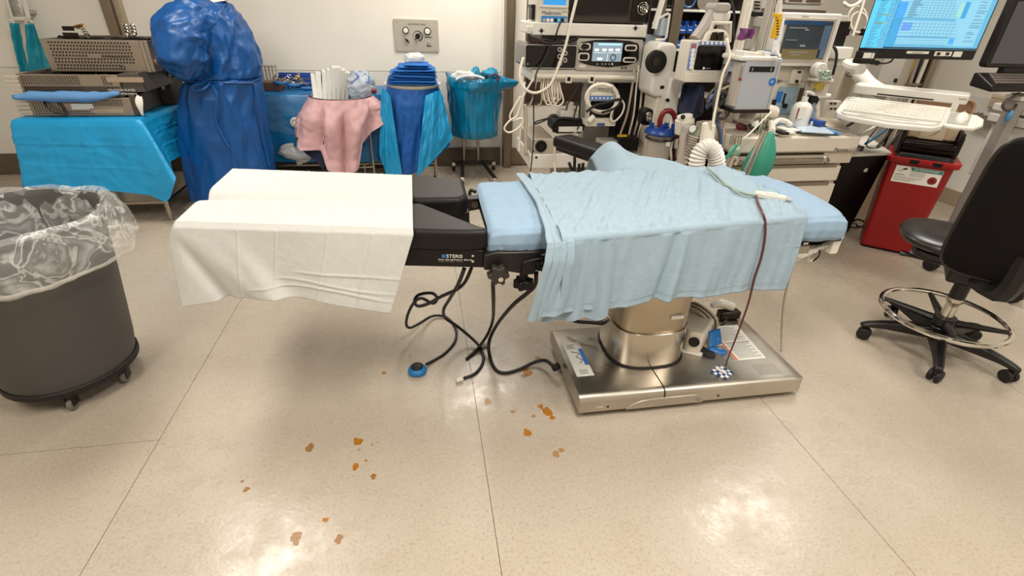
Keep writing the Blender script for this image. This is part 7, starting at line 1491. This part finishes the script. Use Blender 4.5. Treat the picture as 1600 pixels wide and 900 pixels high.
for a_ in (90, 210, 330):
    cxx, czz = .262 + .011 * math.cos(math.radians(a_)), zt_ - .078 + .011 * math.sin(math.radians(a_)); part('stamp_ring', MB().tube([fp(cxx + .009 * math.cos(i * PI / 7), czz + .009 * math.sin(i * PI / 7), .004) for i in range(14)], .0016, 4, True, 1), black_print, lb_)
part('stamp_ring', MB().tube([fp(.262 + .005 * math.cos(i * PI / 5), zt_ - .078 + .005 * math.sin(i * PI / 5), .004) for i in range(10)], .0016, 4, True, 1), black_print, lb_)
# ---------------------------------------------------------------- laptop cart at the right edge
YT = 3.05
lx0, lz0 = P(1538, 104, y=YT).x, P(1560, 106, y=YT).z
t = thing('panel_computer', 'black panel computer with keyboard shelf, cut by the right photo edge', 'computer', (lx0 + .28, YT + .1, lz0 - .12))
part('case', MB().prism(rrect(lx0, lx0 + .60, lz0, lz0 + .42, .03), YT, YT + .05), black_plastic, t, bevel=.006)
part('screen', MB().box(P(1547.5, 98, y=YT).x, lx0 + .56, YT - .003, YT + .002, P(1560, 99, y=YT).z, lz0 + .385), mat('screen_off', '#4a4a52', .25, emit=.04), t)
kz1, kz0 = P(1560, 117, y=YT).z, P(1560, 141, y=YT - .04).z; kx0 = P(1532, 128, y=YT - .04).x
part('neck', MB().box(lx0 + .18, lx0 + .42, YT + .01, YT + .05, kz1 - .02, lz0 + .02), black_plastic, t)
part('keyboard_shelf', MB().add([(kx0, YT - .22, kz0), (kx0 + .6, YT - .22, kz0), (kx0 + .6, YT - .22, kz0 + .035), (kx0, YT - .22, kz0 + .035), (kx0 + .03, YT + .02, kz0 + .02), (kx0 + .6, YT + .02, kz0 + .02), (kx0 + .6, YT + .02, kz1 + .0), (kx0 + .03, YT + .02, kz1 + .0)], [(0, 1, 2, 3), (4, 7, 6, 5), (0, 3, 7, 4), (1, 5, 6, 2), (3, 2, 6, 7), (0, 4, 5, 1)]) if 0 else MB().prism([(YT - .13, kz0), (YT + .03, kz0 + .02), (YT + .03, kz1 + .01), (YT + .0, kz1 + .012), (YT - .13, kz0 + .035)], kx0, kx0 + .62, 'x'), black_plastic, t, bevel=.008)
slope = (kz1 + .012 - kz0 - .035) / .13
def ky(x, s_): return Vector((kx0 + x, YT - .13 + s_ * .13, kz0 + .036 + s_ * .13 * slope + .001))
kk = mat('key_grey', '#5e5550', .5)
for r_ in range(4):
    for i in range(13):
        a_ = .05 + i * .041 + r_ * .007; s0, s1 = .18 + r_ * .19, .18 + r_ * .19 + .15
        part('key', MB().add([ky(a_, s0), ky(a_ + .034, s0), ky(a_ + .034, s1), ky(a_, s1)] + [p + Vector((0, -.003, .005)) for p in (ky(a_ + .002, s0 + .01), ky(a_ + .032, s0 + .01), ky(a_ + .032, s1 - .01), ky(a_ + .002, s1 - .01))], [(4, 5, 6, 7), (0, 1, 5, 4), (1, 2, 6, 5), (2, 3, 7, 6), (3, 0, 4, 7)]), kk, t, smooth=0)
t = thing('computer_cart', 'pale wheeled computer cart behind the black chair, white legs and casters', 'cart', (4.0, 2.6, 0))
px_, py_ = P(1583, 190, y=2.98).x, 2.98
part('mast', MB().box(px_ - .035, px_ + .035, py_, py_ + .08, .10, kz0 - .02), mat('mast_grey', '#9a948e', .45), t, bevel=.008)
part('mast_collar', MB().box(px_ - .05, px_ + .10, py_ - .02, py_ + .10, P(1590, 158, y=2.98).z, P(1590, 150, y=2.98).z), white_plastic, t, bevel=.008)
for v0, v1 in ((173, 186), (190, 204)): part('drawer', MB().box(px_ + .085, px_ + .5, py_ - .08, py_ + .25, P(1590, v1, y=2.9).z, P(1590, v0, y=2.9).z), white_plastic, t, bevel=.01)
part('blue_clip', MB().ell(P(1577, 181, y=2.92), (.022, .02, .04), 12, 8), mat('clip_blue', '#4c87b4', .4), t)
part('drawer_box', MB().box(px_ + .12, px_ + .48, py_ - .04, py_ + .22, .55, P(1590, 205, y=2.9).z), white_plastic, t, bevel=.008)
hub = Vector((px_, py_ - .30, .10)); hub = Vector((3.95, 2.45, .11))
ends = [P(1457, 402, z=.10), P(1588, 446, z=.12), Vector((4.35, 2.75, .10)), Vector((3.75, 2.95, .10))]
part('mast_foot', MB().tube([(px_, py_ + .04, .16), hub], .05, 8, smooth=1), white_plastic, t)
for e_ in ends:
    part('leg', MB().tube([hub, hub.lerp(e_, .5) + Vector((0, 0, .015)), e_], .035, 8, rs=[.05, .045, .03]), white_plastic, t)
    f_ = Vector((e_.x, e_.y, 0)); c = part('caster', MB().cyl(f_ + Vector((0, 0, .06)), f_ + Vector((0, 0, .11)), .016, n=10), dark_metal, t)
    part('wheel', MB().cyl(f_ + Vector((-.018, -.01, .05)), f_ + Vector((.018, -.01, .05)), .05, n=20), black_rubber, c, bevel=.006)
    part('wheel_hood', MB().tube([f_ + Vector((0, -.062, .05)), f_ + Vector((0, -.045, .095)), f_ + Vector((0, .0, .112)), f_ + Vector((0, .045, .09))], .014, 8), dark_metal, c)
cable('cable', [(1592, 146, 2.95), (1583, 152, 2.93), (1572, 158, 2.92), (1567, 166, 2.92), (1572, 172, 2.92), (1583, 171, 2.93), (1588, 164, 2.95)], .010, dk_c, 'grey-brown cable loop hanging under the black panel computer')
t = thing('wall_carton', 'brown carton fixed to the right wall below the panel computer', 'box', P(1570, 170, y=4.0))
a_ = P(1557, 148, x=WX - .01); b_ = P(1597, 176, x=WX - .01)
part('body', MB().box(WX - .05, WX - .007, b_.y, a_.y, b_.z, a_.z), mat('card_tan', '#bfa68a'), t, bevel=.004); part('lid', MB().box(WX - .055, WX - .007, b_.y, a_.y, a_.z - .02, a_.z + .005), MATS['card_pale'], t)
t = thing('wall_dispenser', 'grey-brown rounded wall dispenser box right of the red bin lid', 'dispenser', P(1550, 205, y=3.8))
a_ = P(1540, 188, x=WX - .10); b_ = P(1562, 218, x=WX - .10)
part('body', MB().prism(rrect(b_.y + .05, a_.y + .12, b_.z + .14, a_.z, .03), WX - .12, WX - .007, 'x'), mat('dispenser_taupe', '#7c7065', .5), t, bevel=.006); part('front_plate', MB().prism(rrect(b_.y + .09, a_.y + .08, b_.z + .17, a_.z - .03, .02), WX - .126, WX - .119, 'x'), mat('dispenser_taupe', '#8e8175'), t)
# ---------------------------------------------------------------- black drafting chair with chrome foot ring
CX, CY = 2.717, 1.833
t = thing('office_chair', 'black wheeled office chair with chrome foot ring, back to viewer', 'chair', (CX, CY, 0))
pl_blk = mat('chair_black', '#0f0b0a', .4)
part('hub', MB().lathe([(.01, .085), (.06, .085), (.075, .10), (.07, .13), (.045, .155), (.01, .16)], (CX, CY, 0), 24), pl_blk, t)
for k_, a_ in enumerate((153.7, 225.8, 295.5, 7.7, 79.7)):
    a = math.radians(a_); d = Vector((math.cos(a), math.sin(a), 0)); c = Vector((CX, CY, 0)); sd = Vector((-d.y, d.x, 0))
    q = MB(); prof = [(.04, .045, .085, .150), (.15, .034, .085, .140), (.27, .026, .085, .122), (.335, .024, .078, .105), (.365, .020, .072, .092)]
    vs = []
    for r_, hw, z0, z1 in prof: vs += [c + d * r_ - sd * hw + Vector((0, 0, z0)), c + d * r_ + sd * hw + Vector((0, 0, z0)), c + d * r_ + sd * hw * .75 + Vector((0, 0, z1)), c + d * r_ - sd * hw * .75 + Vector((0, 0, z1))]
    q.add(vs, [(i * 4 + j, i * 4 + (j + 1) % 4, (i + 1) * 4 + (j + 1) % 4, (i + 1) * 4 + j) for i in range(4) for j in range(4)] + [(3, 2, 1, 0), (16, 17, 18, 19)])
    leg = part('leg', q, pl_blk, t, bevel=.008, seg=2)
    e_ = c + d * .345; wd = Vector((math.cos(a + 1.1), math.sin(a + 1.1), 0))
    cs = part('caster', MB().cyl(e_ + Vector((0, 0, .04)), e_ + Vector((0, 0, .085)), .012, n=10), pl_blk, t)
    for s_ in (-1, 1): part('wheel', MB().cyl(e_ + wd * (.006 * s_) + Vector((0, 0, .034)) + Vector((-wd.y, wd.x, 0)) * .012, e_ + wd * (.028 * s_) + Vector((0, 0, .034)) + Vector((-wd.y, wd.x, 0)) * .012, .034, n=20), black_rubber, cs, bevel=.006)
part('gas_column', MB().cyl((CX, CY, .15), (CX, CY, .34), .030, n=20), chrome, t, bevel=.003); part('column_collar', MB().cyl((CX, CY, .305), (CX, CY, .335), .036, n=20), chrome, t, bevel=.004)
part('column_sleeve', MB().cyl((CX, CY, .33), (CX, CY, .50), .036, n=20), pl_blk, t)
part('foot_ring', MB().torus((CX + .012, CY + .025, .205), .285, .014, (0, 0, 1), 64, 10), chrome, t)
part('ring_hub', MB().cyl((CX, CY, .165), (CX, CY, .215), .052, n=20), pl_blk, t, bevel=.004)
for a_ in (55, 128, 235, 318):
    a = math.radians(a_); part('ring_spoke', MB().tube([(CX + .04 * math.cos(a), CY + .04 * math.sin(a), .185), (CX + .012 + .28 * math.cos(a), CY + .025 + .28 * math.sin(a), .197)], .014, 8, smooth=1, rs=[.022, .012]), pl_blk, t)
F_ = Vector((.707, .707, 0)); RR = Vector((.707, -.707, 0)); sc_ = Vector((2.755, 1.955, .60))
q = MB()
def seat(u, v):
    a = 2 * PI * u; ca, sa = math.cos(a), math.sin(a); ph_ = PI * v; e = .8
    r_ = math.sin(ph_) ** .45; x = .285 * math.copysign(abs(ca) ** e, ca) * r_; y = .27 * math.copysign(abs(sa) ** e, sa) * r_; z = -.048 * math.cos(ph_) * (1 if v < .5 else 1)
    if v > .5: z -= .020 * math.exp(-(x * x + y * y) / .02); z -= .03 * sm(.15, .27, -x * .4 + y) if 0 else 0
    z -= .025 * sm(.12, .28, y)
    return sc_ + RR * x + F_ * y + Vector((0, 0, z))
part('seat', MB().grid(seat, 56, 28, True), mat('seat_leather', '#1b1412', .34, bump=.05, bscale=90), t, smooth=180)
part('seat_pan', MB().prism([tuple((sc_ + RR * x + F_ * y).xy) for x, y in rrect(-.2, .2, -.2, .2, .06)], .52, .56, 'z'), pl_blk, t, bevel=.01)
part('mechanism', MB().prism([tuple((Vector((CX, CY, 0)) + RR * x + F_ * y).xy) for x, y in ((-.10, -.14), (.10, -.14), (.10, .14), (-.10, .14))], .45, .53, 'z'), pl_blk, t, bevel=.015)
lv = Vector((CX, CY, .49)); part('lever', MB().tube([lv - RR * .08, lv - RR * .24 + F_ * .02, lv - RR * .30 + F_ * .03], .010, 8, smooth=1, rs=[.009, .009, .016]), pl_blk, t)
BC = Vector((2.64, 1.61, 0))
def back(s_, t_, off):
    x = (s_ - .5) * 2; z = t_; w_ = .275
    X = x * w_ * (1 - .02 * z); bul = .035 * (1 - x * x); lean = .11 * z
    return BC + RR * X - F_ * (lean + bul - .035 + off) + Vector((0, 0, (.535 + .655 * z)))
q = MB(); ns, nt_ = 34, 34
def rr_clip(s_, t_):
    x = (s_ - .5) * 2; z = (t_ - .5) * 2; m = max(abs(x), abs(z)); l_ = (abs(x) ** 6 + abs(z) ** 6) ** (1 / 6) if m else 1
    f_ = m / l_ if l_ else 1; return .5 + x * f_ / 2, .5 + z * f_ / 2
def bs(u, v):
    # closed pillow: v 0..1 sweeps front face to rear face
    a = 2 * PI * u; r_ = math.sin(PI * v) ** .30; e = .30
    x = math.copysign(abs(math.cos(a)) ** e, math.cos(a)) * r_; z = math.copysign(abs(math.sin(a)) ** e, math.sin(a)) * r_
    return back(.5 + x / 2, .5 + z / 2, -.036 * math.cos(PI * v) * (1 - .25 * r_ ** 8))
part('backrest', MB().grid(bs, 80, 30, True), mat('chair_fabric', '#0e0908', .85, bump=.25, bscale=420, spec=.2), t, smooth=180)
ring_ = [back(.5 + .5 * math.copysign(abs(math.cos(a)) ** .30, math.cos(a)), .5 + .5 * math.copysign(abs(math.sin(a)) ** .30, math.sin(a)), -.012) for a in [i * 2 * PI / 72 for i in range(72)]]
part('back_piping', MB().tube(ring_, .012, 8, True, 1), mat('seat_leather', '#241d1b'), t)
part('back_spine', MB().tube([lv - F_ * .10 - Vector((0, 0, .0)), BC - F_ * .01 + Vector((0, 0, .50)), BC - F_ * .04 + Vector((0, 0, .70))], .03, 8, rs=[.04, .05, .04]), pl_blk, t)
# ================================================================ small things on and under the table
# foot switch and black cables
fp_ = P(652, 577, z=.02)
t = thing('foot_switch', 'round blue foot switch with black button on the floor', 'foot switch', (fp_.x, fp_.y, 0))
part('shell', MB().lathe([(.02, 0), (.040, .001), (.046, .012), (.044, .024), (.034, .034), (.02, .036)], (fp_.x, fp_.y, 0), 36), mat('switch_blue', '#1478b8', .4), t, smooth=60)
part('button', MB().lathe([(.005, .034), (.030, .034), (.029, .042), (.02, .046), (.004, .047)], (fp_.x, fp_.y, 0), 28), black_rubber, t, smooth=60)
for i in range(3): part('button_groove', MB().torus((fp_.x, fp_.y, .0462 - .0015 * i), .009 + .007 * i, .0012, n=24, k=5), dark_metal, t)
def P0(u, v, z=.006): return P(u, v, z=z)
def Py(u, v, y): return P(u, v, y=y)
def floor_cable(nm, pts, r, label):
    return solo(nm, MB().tube(pts, r, 8), black_cable, label, 'cable', smooth=180)
floor_cable('switch_cable', [Py(737, 418, 1.80), Py(727, 440, 1.80), Py(714, 452, 1.82), Py(690, 463, 1.84), P(668, 475, z=.45), P(652, 478, z=.40), P(648, 468, z=.40), P(656, 460, z=.41), P(675, 458, z=.42), P(683, 466, z=.42), P(676, 474, z=.41), P(658, 466, z=.38), P(646, 474, z=.33), P(637, 492, z=.22), P(635, 508, z=.12), P(642, 512, z=.08), P(656, 505, z=.04), P(675, 494, z=.02), P(693, 494, z=.012), P0(705, 502), P0(713, 517), P0(710, 535), P0(695, 552), P0(678, 563), P0(666, 569, .015)], .0075, 'black foot switch cable hanging in a knotted loop from the table')
floor_cable('table_cable', [Py(726, 418, 1.78), Py(716, 444, 1.78), P(702, 468, z=.42), P(693, 484, z=.30), P(696, 497, z=.20), P(712, 508, z=.12), P(733, 525, z=.05), P(748, 540, z=.02), P0(755, 556), P0(753, 570), P0(742, 584), P0(725, 591)], .008, 'black cable curling to a white plug near the foot switch')
p = P0(719, 593, .012); d = (P0(719, 593) - P0(728, 589)).normalized(); solo('cable_plug', MB().cyl(p - d * .012, p + d * .022, .013, .010, 14), white_plastic, 'white plug at the end of the curling black cable', 'plug', bevel=.003)
floor_cable('table_cable', [Py(770, 440, 1.70), Py(771, 470, 1.74), P(770, 500, z=.22), P(762, 522, z=.10), P(750, 540, z=.03), P0(738, 554), P0(729, 561), P0(733, 557), P0(745, 546), P0(752, 541)], .008, 'black cable dropping straight from the star knob and doubling back')
p = P0(755, 539, .014); solo('cable_plug', MB().cyl(p - Vector((.02, .004, 0)), p + Vector((.022, .006, 0)), .014, .011, 14), white_plastic, 'white plug lying where the black cables cross', 'plug', bevel=.003)
floor_cable('power_cable', [Py(838, 425, 1.75), Py(836, 445, 1.75), Py(824, 458, 1.76), Py(800, 478, 1.80), P(776, 508, z=.22), P(764, 535, z=.07), P0(766, 560, .010), P0(775, 578), P0(790, 583), P0(812, 577), P0(835, 566, .02), P0(852, 563, .045), P(864, 572, z=.06)], .009, 'black power cable running from the clamp knob to the steel base')
p = P(866, 573, z=.06); solo('cable_boot', MB().cyl(p + Vector((-.006, 0, -.012)), p + Vector((.022, -.006, .012)), .017, n=14), black_rubber, 'black strain relief boot on the left side of steel base', 'plug', bevel=.004)
floor_cable('table_cable', [Py(720, 326, 2.2), Py(724, 345, 2.2), Py(728, 358, 2.2)], .008, 'black cable under the gap between leg pads, left one')
floor_cable('table_cable', [Py(727, 326, 2.22), Py(731, 345, 2.22), Py(734, 360, 2.22)], .008, 'black cable under the gap between leg pads, right one')
floor_cable('table_cable', [Py(743, 300, 2.42), Py(736, 297, 2.44), Py(734, 306, 2.43), Py(742, 313, 2.42), Py(746, 318, 2.42)], .009, 'short black cable loop at the far hinge beside the blue pad')
floor_cable('table_cable', [P(883, 494, z=.20), P(900, 502, z=.20), P(925, 504, z=.21), P(945, 506, z=.22)], .010, 'black cable curving in from the left behind the steel column')
floor_cable('table_cable', [P(915, 494, z=.20), P(930, 498, z=.21), P(945, 503, z=.23)], .009, 'short black cable above the curving one, left of the column')
# drip line with clip lying on the blue sheet, red-brown lead down to the patch
zt = .876
solo('monitor_lead', MB().tube([P(1105, 262, z=zt + .01), P(1118, 272, z=zt + .008), P(1132, 286, z=zt + .004), P(1150, 297, z=zt + .004), P(1168, 303, z=zt + .006), P(1180, 305, z=zt + .012)], .006, 8), mat('lead_grey_green', '#93a39a', .45), 'grey-green monitoring lead snaking over the blue sheet to the grey clip', 'cable', smooth=180)
solo('monitor_lead', MB().tube([P(1108, 268, z=zt + .006), P(1124, 285, z=zt + .002), P(1140, 292, z=zt + .003), P(1158, 304, z=zt + .004), P(1172, 308, z=zt + .006)], .0035, 7), mat('lead_grey_green', '#93a39a'), 'thinner grey-green lead beside the monitoring lead on the blue sheet', 'cable', smooth=180)
c0, c1 = P(1184, 304, z=zt + .012), P(1213, 309, z=zt + .012)
t = thing('lead_connector', 'long pale grey lead connector clip on the blue sheet', 'connector', tuple((c0 + c1) / 2))
d = (c1 - c0).normalized(); n_ = Vector((-d.y, d.x, 0)); M_ = Matrix(((d.x, n_.x, 0, c0.x), (d.y, n_.y, 0, c0.y), (0, 0, 1, c0.z), (0, 0, 0, 1)))
q = MB(); q.M = M_; q.prism([(-.015, -.012), (.0, -.020), (.10, -.016), (.118, -.008), (.118, .010), (.10, .018), (.0, .022), (-.015, .012)], -.010, .014, 'z'); part('body', q, cream_plastic, t, bevel=.005)
q = MB(); q.M = M_; q.box(.03, .08, -.012, .012, .014, .018); part('ridge', q, white_plastic, t, bevel=.002)
q = MB(); q.M = M_; q.cyl((.118, 0, 0), (.14, 0, 0), .007, n=10); part('pin', q, grey_plastic, t)
for k_, (m, dx) in enumerate(((mat('lead_red_brown', '#5a2622', .4), 0), (mat('lead_black', '#221a18', .4), .006), (MATS['lead_red_brown'], .011))):
    du = .7 * k_
    solo('ecg_lead', MB().tube([P(1181 + du, 306, z=zt + .012), P(1184 + du, 318, z=zt + .008), P(1191 + du, 333, y=1.735), Py(1195 + du, 348, 1.712), Py(1194 + du, 375, 1.69), Py(1188 + du, 405, 1.675), Py(1178 + du, 435, 1.665), Py(1170 + du * .6, 470, 1.662), Py(1160 + du * .5, 500, 1.662), Py(1149 + du * .3, 530, 1.662), Py(1139, 556, 1.662), P(1134, 572, z=.128)], .0034, 7), m, ('red-brown lead of the twisted pair hanging over the blue sheet', 'black lead of the twisted pair hanging over the blue sheet', 'thin red-brown lead beside the twisted pair')[k_], 'cable', smooth=180)
# electrode patch: checked square on the base
e0 = P(1128, 582, z=.121)
t = thing('electrode_patch', 'blue and white checked electrode patch on the steel base', 'electrode', tuple(e0))
M_ = Matrix.Translation(e0) @ Matrix.Rotation(.6, 4, 'Z')
for i in range(5):
    for j in range(5):
        q = MB(); q.M = M_; a_ = .0155; q.box((i - 2.5) * a_, (i - 1.5) * a_ - .0004, (j - 2.5) * a_, (j - 1.5) * a_ - .0004, .0, .0022 + .003 * math.sin(i * 1.3 + j) ** 2); part('check_square', q, mat('check_blue', '#24447e', .5) if (i + j) % 2 == 0 else white_print, t)
q = MB(); q.M = M_; q.box(-.008, .008, -.02, .03, .004, .012); part('snap', q, white_plastic, t, bevel=.003)
# white supply box behind the column
zb = .118
b0, b1, b2 = P(1082, 545, z=zb), P(1113, 521, z=zb), P(1066, 535, z=zb)
t = thing('supply_box', 'white power supply box with coiled cord on the steel base', 'power supply', (1.33, 1.96, zb))
pr_ = [(1.225, 1.83), (1.285, 1.80), (1.415, 1.93), (1.40, 2.06), (1.24, 2.06)]
part('case', MB().prism(pr_, zb, zb + .125, 'z'), cream_plastic, t, bevel=.012, seg=3)
part('socket', MB().cyl((1.253, 1.818, zb + .075), (1.249, 1.808, zb + .075), .026, n=20), black_plastic, t)
part('case_foot', MB().prism([(1.21, 1.83), (1.29, 1.785), (1.43, 1.92), (1.41, 2.07), (1.23, 2.07)], zb, zb + .012, 'z'), white_plastic, t, bevel=.003)
for k_ in range(5): part('coil', MB().tube([(1.27 + .013 * k_, 2.08, zb + .10), (1.29 + .013 * k_, 2.03, zb + .145 + .004 * k_), (1.335 + .014 * k_, 1.97, zb + .148), (1.38 + .012 * k_, 1.93, zb + .11), (1.40 + .010 * k_, 1.935, zb + .05)], .008, 8), (tan_cable, dk_c, tan_cable, dk_c, tan_cable)[k_], t)
q = P(1150, 488, z=.20)
t = thing('hand_control', 'pale hand control resting over the far edge of steel base', 'hand control', (1.60, 2.13, .12))
part('body', MB().tube([P(1112, 478, z=.19), P(1126, 474, z=.20), P(1145, 480, z=.18)], .022, 10, rs=[.014, .026, .024]), white_plastic, t); part('holder', MB().box(1.56, 1.68, 2.08, 2.13, .118, .165), dark_metal, t, bevel=.006)
solo('control_cord', MB().tube([P(1127, 496, z=.14), P(1134, 497, z=.14), P(1134, 502, z=.13), P(1127, 507, z=.125)], .005, 7), black_cable, 'short black cord hooked below the pale hand control', 'cable', smooth=180)
for k_ in range(3): solo('mains_cable', MB().tube([P(1074 + k_, 513 + 2 * k_, z=.20), P(1082 + k_, 530, z=.16), P(1092 + 2 * k_, 545 - 2 * k_, z=.135), P(1106 + k_, 555 - 3 * k_, z=.127), P(1117, 557 - 2 * k_, z=.125)], .007, 8), black_cable, ('lowest', 'middle', 'highest')[k_] + ' of three black cables curving from the column to the blue tag', 'cable', smooth=180)
# blue card tags
tagm = mat('tag_blue', '#0f6cb8', .4)
for k_, (pts, lb_) in enumerate((([(1107, 518, .20), (1125, 513.5, .20), (1128, 537, .145), (1109, 545, .145)], 'upright blue card tag with white print on the black cables'), ([(1104, 545, .14), (1115, 541, .15), (1139, 549, .142), (1128, 556, .128)], 'flat lower blue card tag lying on the black cables'))):
    c = [P(u, v, z=z) for u, v, z in pts]; q = MB().grid(lambda u, v: c[0].lerp(c[1], u).lerp(c[3].lerp(c[2], u), v) + Vector((0, 0, .003 * math.sin(u * 3))), 6, 6)
    cen = (c[0] + c[2]) / 2; t = thing('cable_tag', lb_, 'tag', tuple(cen)); part('card', q, tagm, t, solid=.0012)
    r_ = (c[1] - c[0]).normalized(); u_ = (c[0] - c[3]).normalized(); nn = r_.cross(u_).normalized() * .0022
    if k_ == 0:
        text('lettering', 'i', .05, tuple(cen + r_ * .012 + nn), r_, u_, white_print, t, 'CENTER'); text('lettering', 'POWER CORD', .0105, tuple(cen - r_ * .021 + nn), u_, -r_, white_print, t, 'CENTER')
    else: text('lettering', 'DO NOT\nUNPLUG', .010, tuple(cen + nn), r_, u_, white_print, t, 'CENTER')
# plastic bag and rod at the head end
q = MB().grid(lambda u, v: P(1238 + 50 * u, 402 - 22 * u ** 1.3 + 10 * (v - .5) * (1 - .75 * u) * 1.4 + 1.5 * nz(u * 8, v * 8), y=1.80) + Vector((0, -.02 * math.sin(PI * v) - .012 * nz(u * 9, v * 7, 3), 0)), 26, 16)
solo('plastic_pouch', q, mat('pouch_film', '#e6e0d8', .15, alpha=.85, bump=.6, bscale=30), 'crumpled white plastic pouch hanging under the head end rail', 'plastic bag', smooth=180, solid=.003)
t = thing('hanging_loop', 'pale ring loop hanging behind the plastic pouch at head end', 'loop', P(1275, 400, y=1.86)); part('loop', MB().tube([P(u, v, y=1.85) for u, v in ((1266, 408), (1276, 402), (1280, 390), (1274, 386), (1268, 392), (1262, 404))], .006, 8, True), white_plastic, t); part('black_edge', MB().tube([P(u, v, y=1.845) for u, v in ((1270, 408), (1279, 400), (1281, 388))], .004, 6), black_plastic, t)
solo('drain_line', MB().tube([Py(1239, 412, 1.82), Py(1232, 440, 1.83), Py(1225, 470, 1.84), P(1222, 500, z=.20), P(1221, 530, z=.08), P(1221, 549, z=.02)], .005, 8), mat('line_grey', '#a89e90', .4), 'thin grey line hanging from the head end to the floor', 'cable', smooth=180)
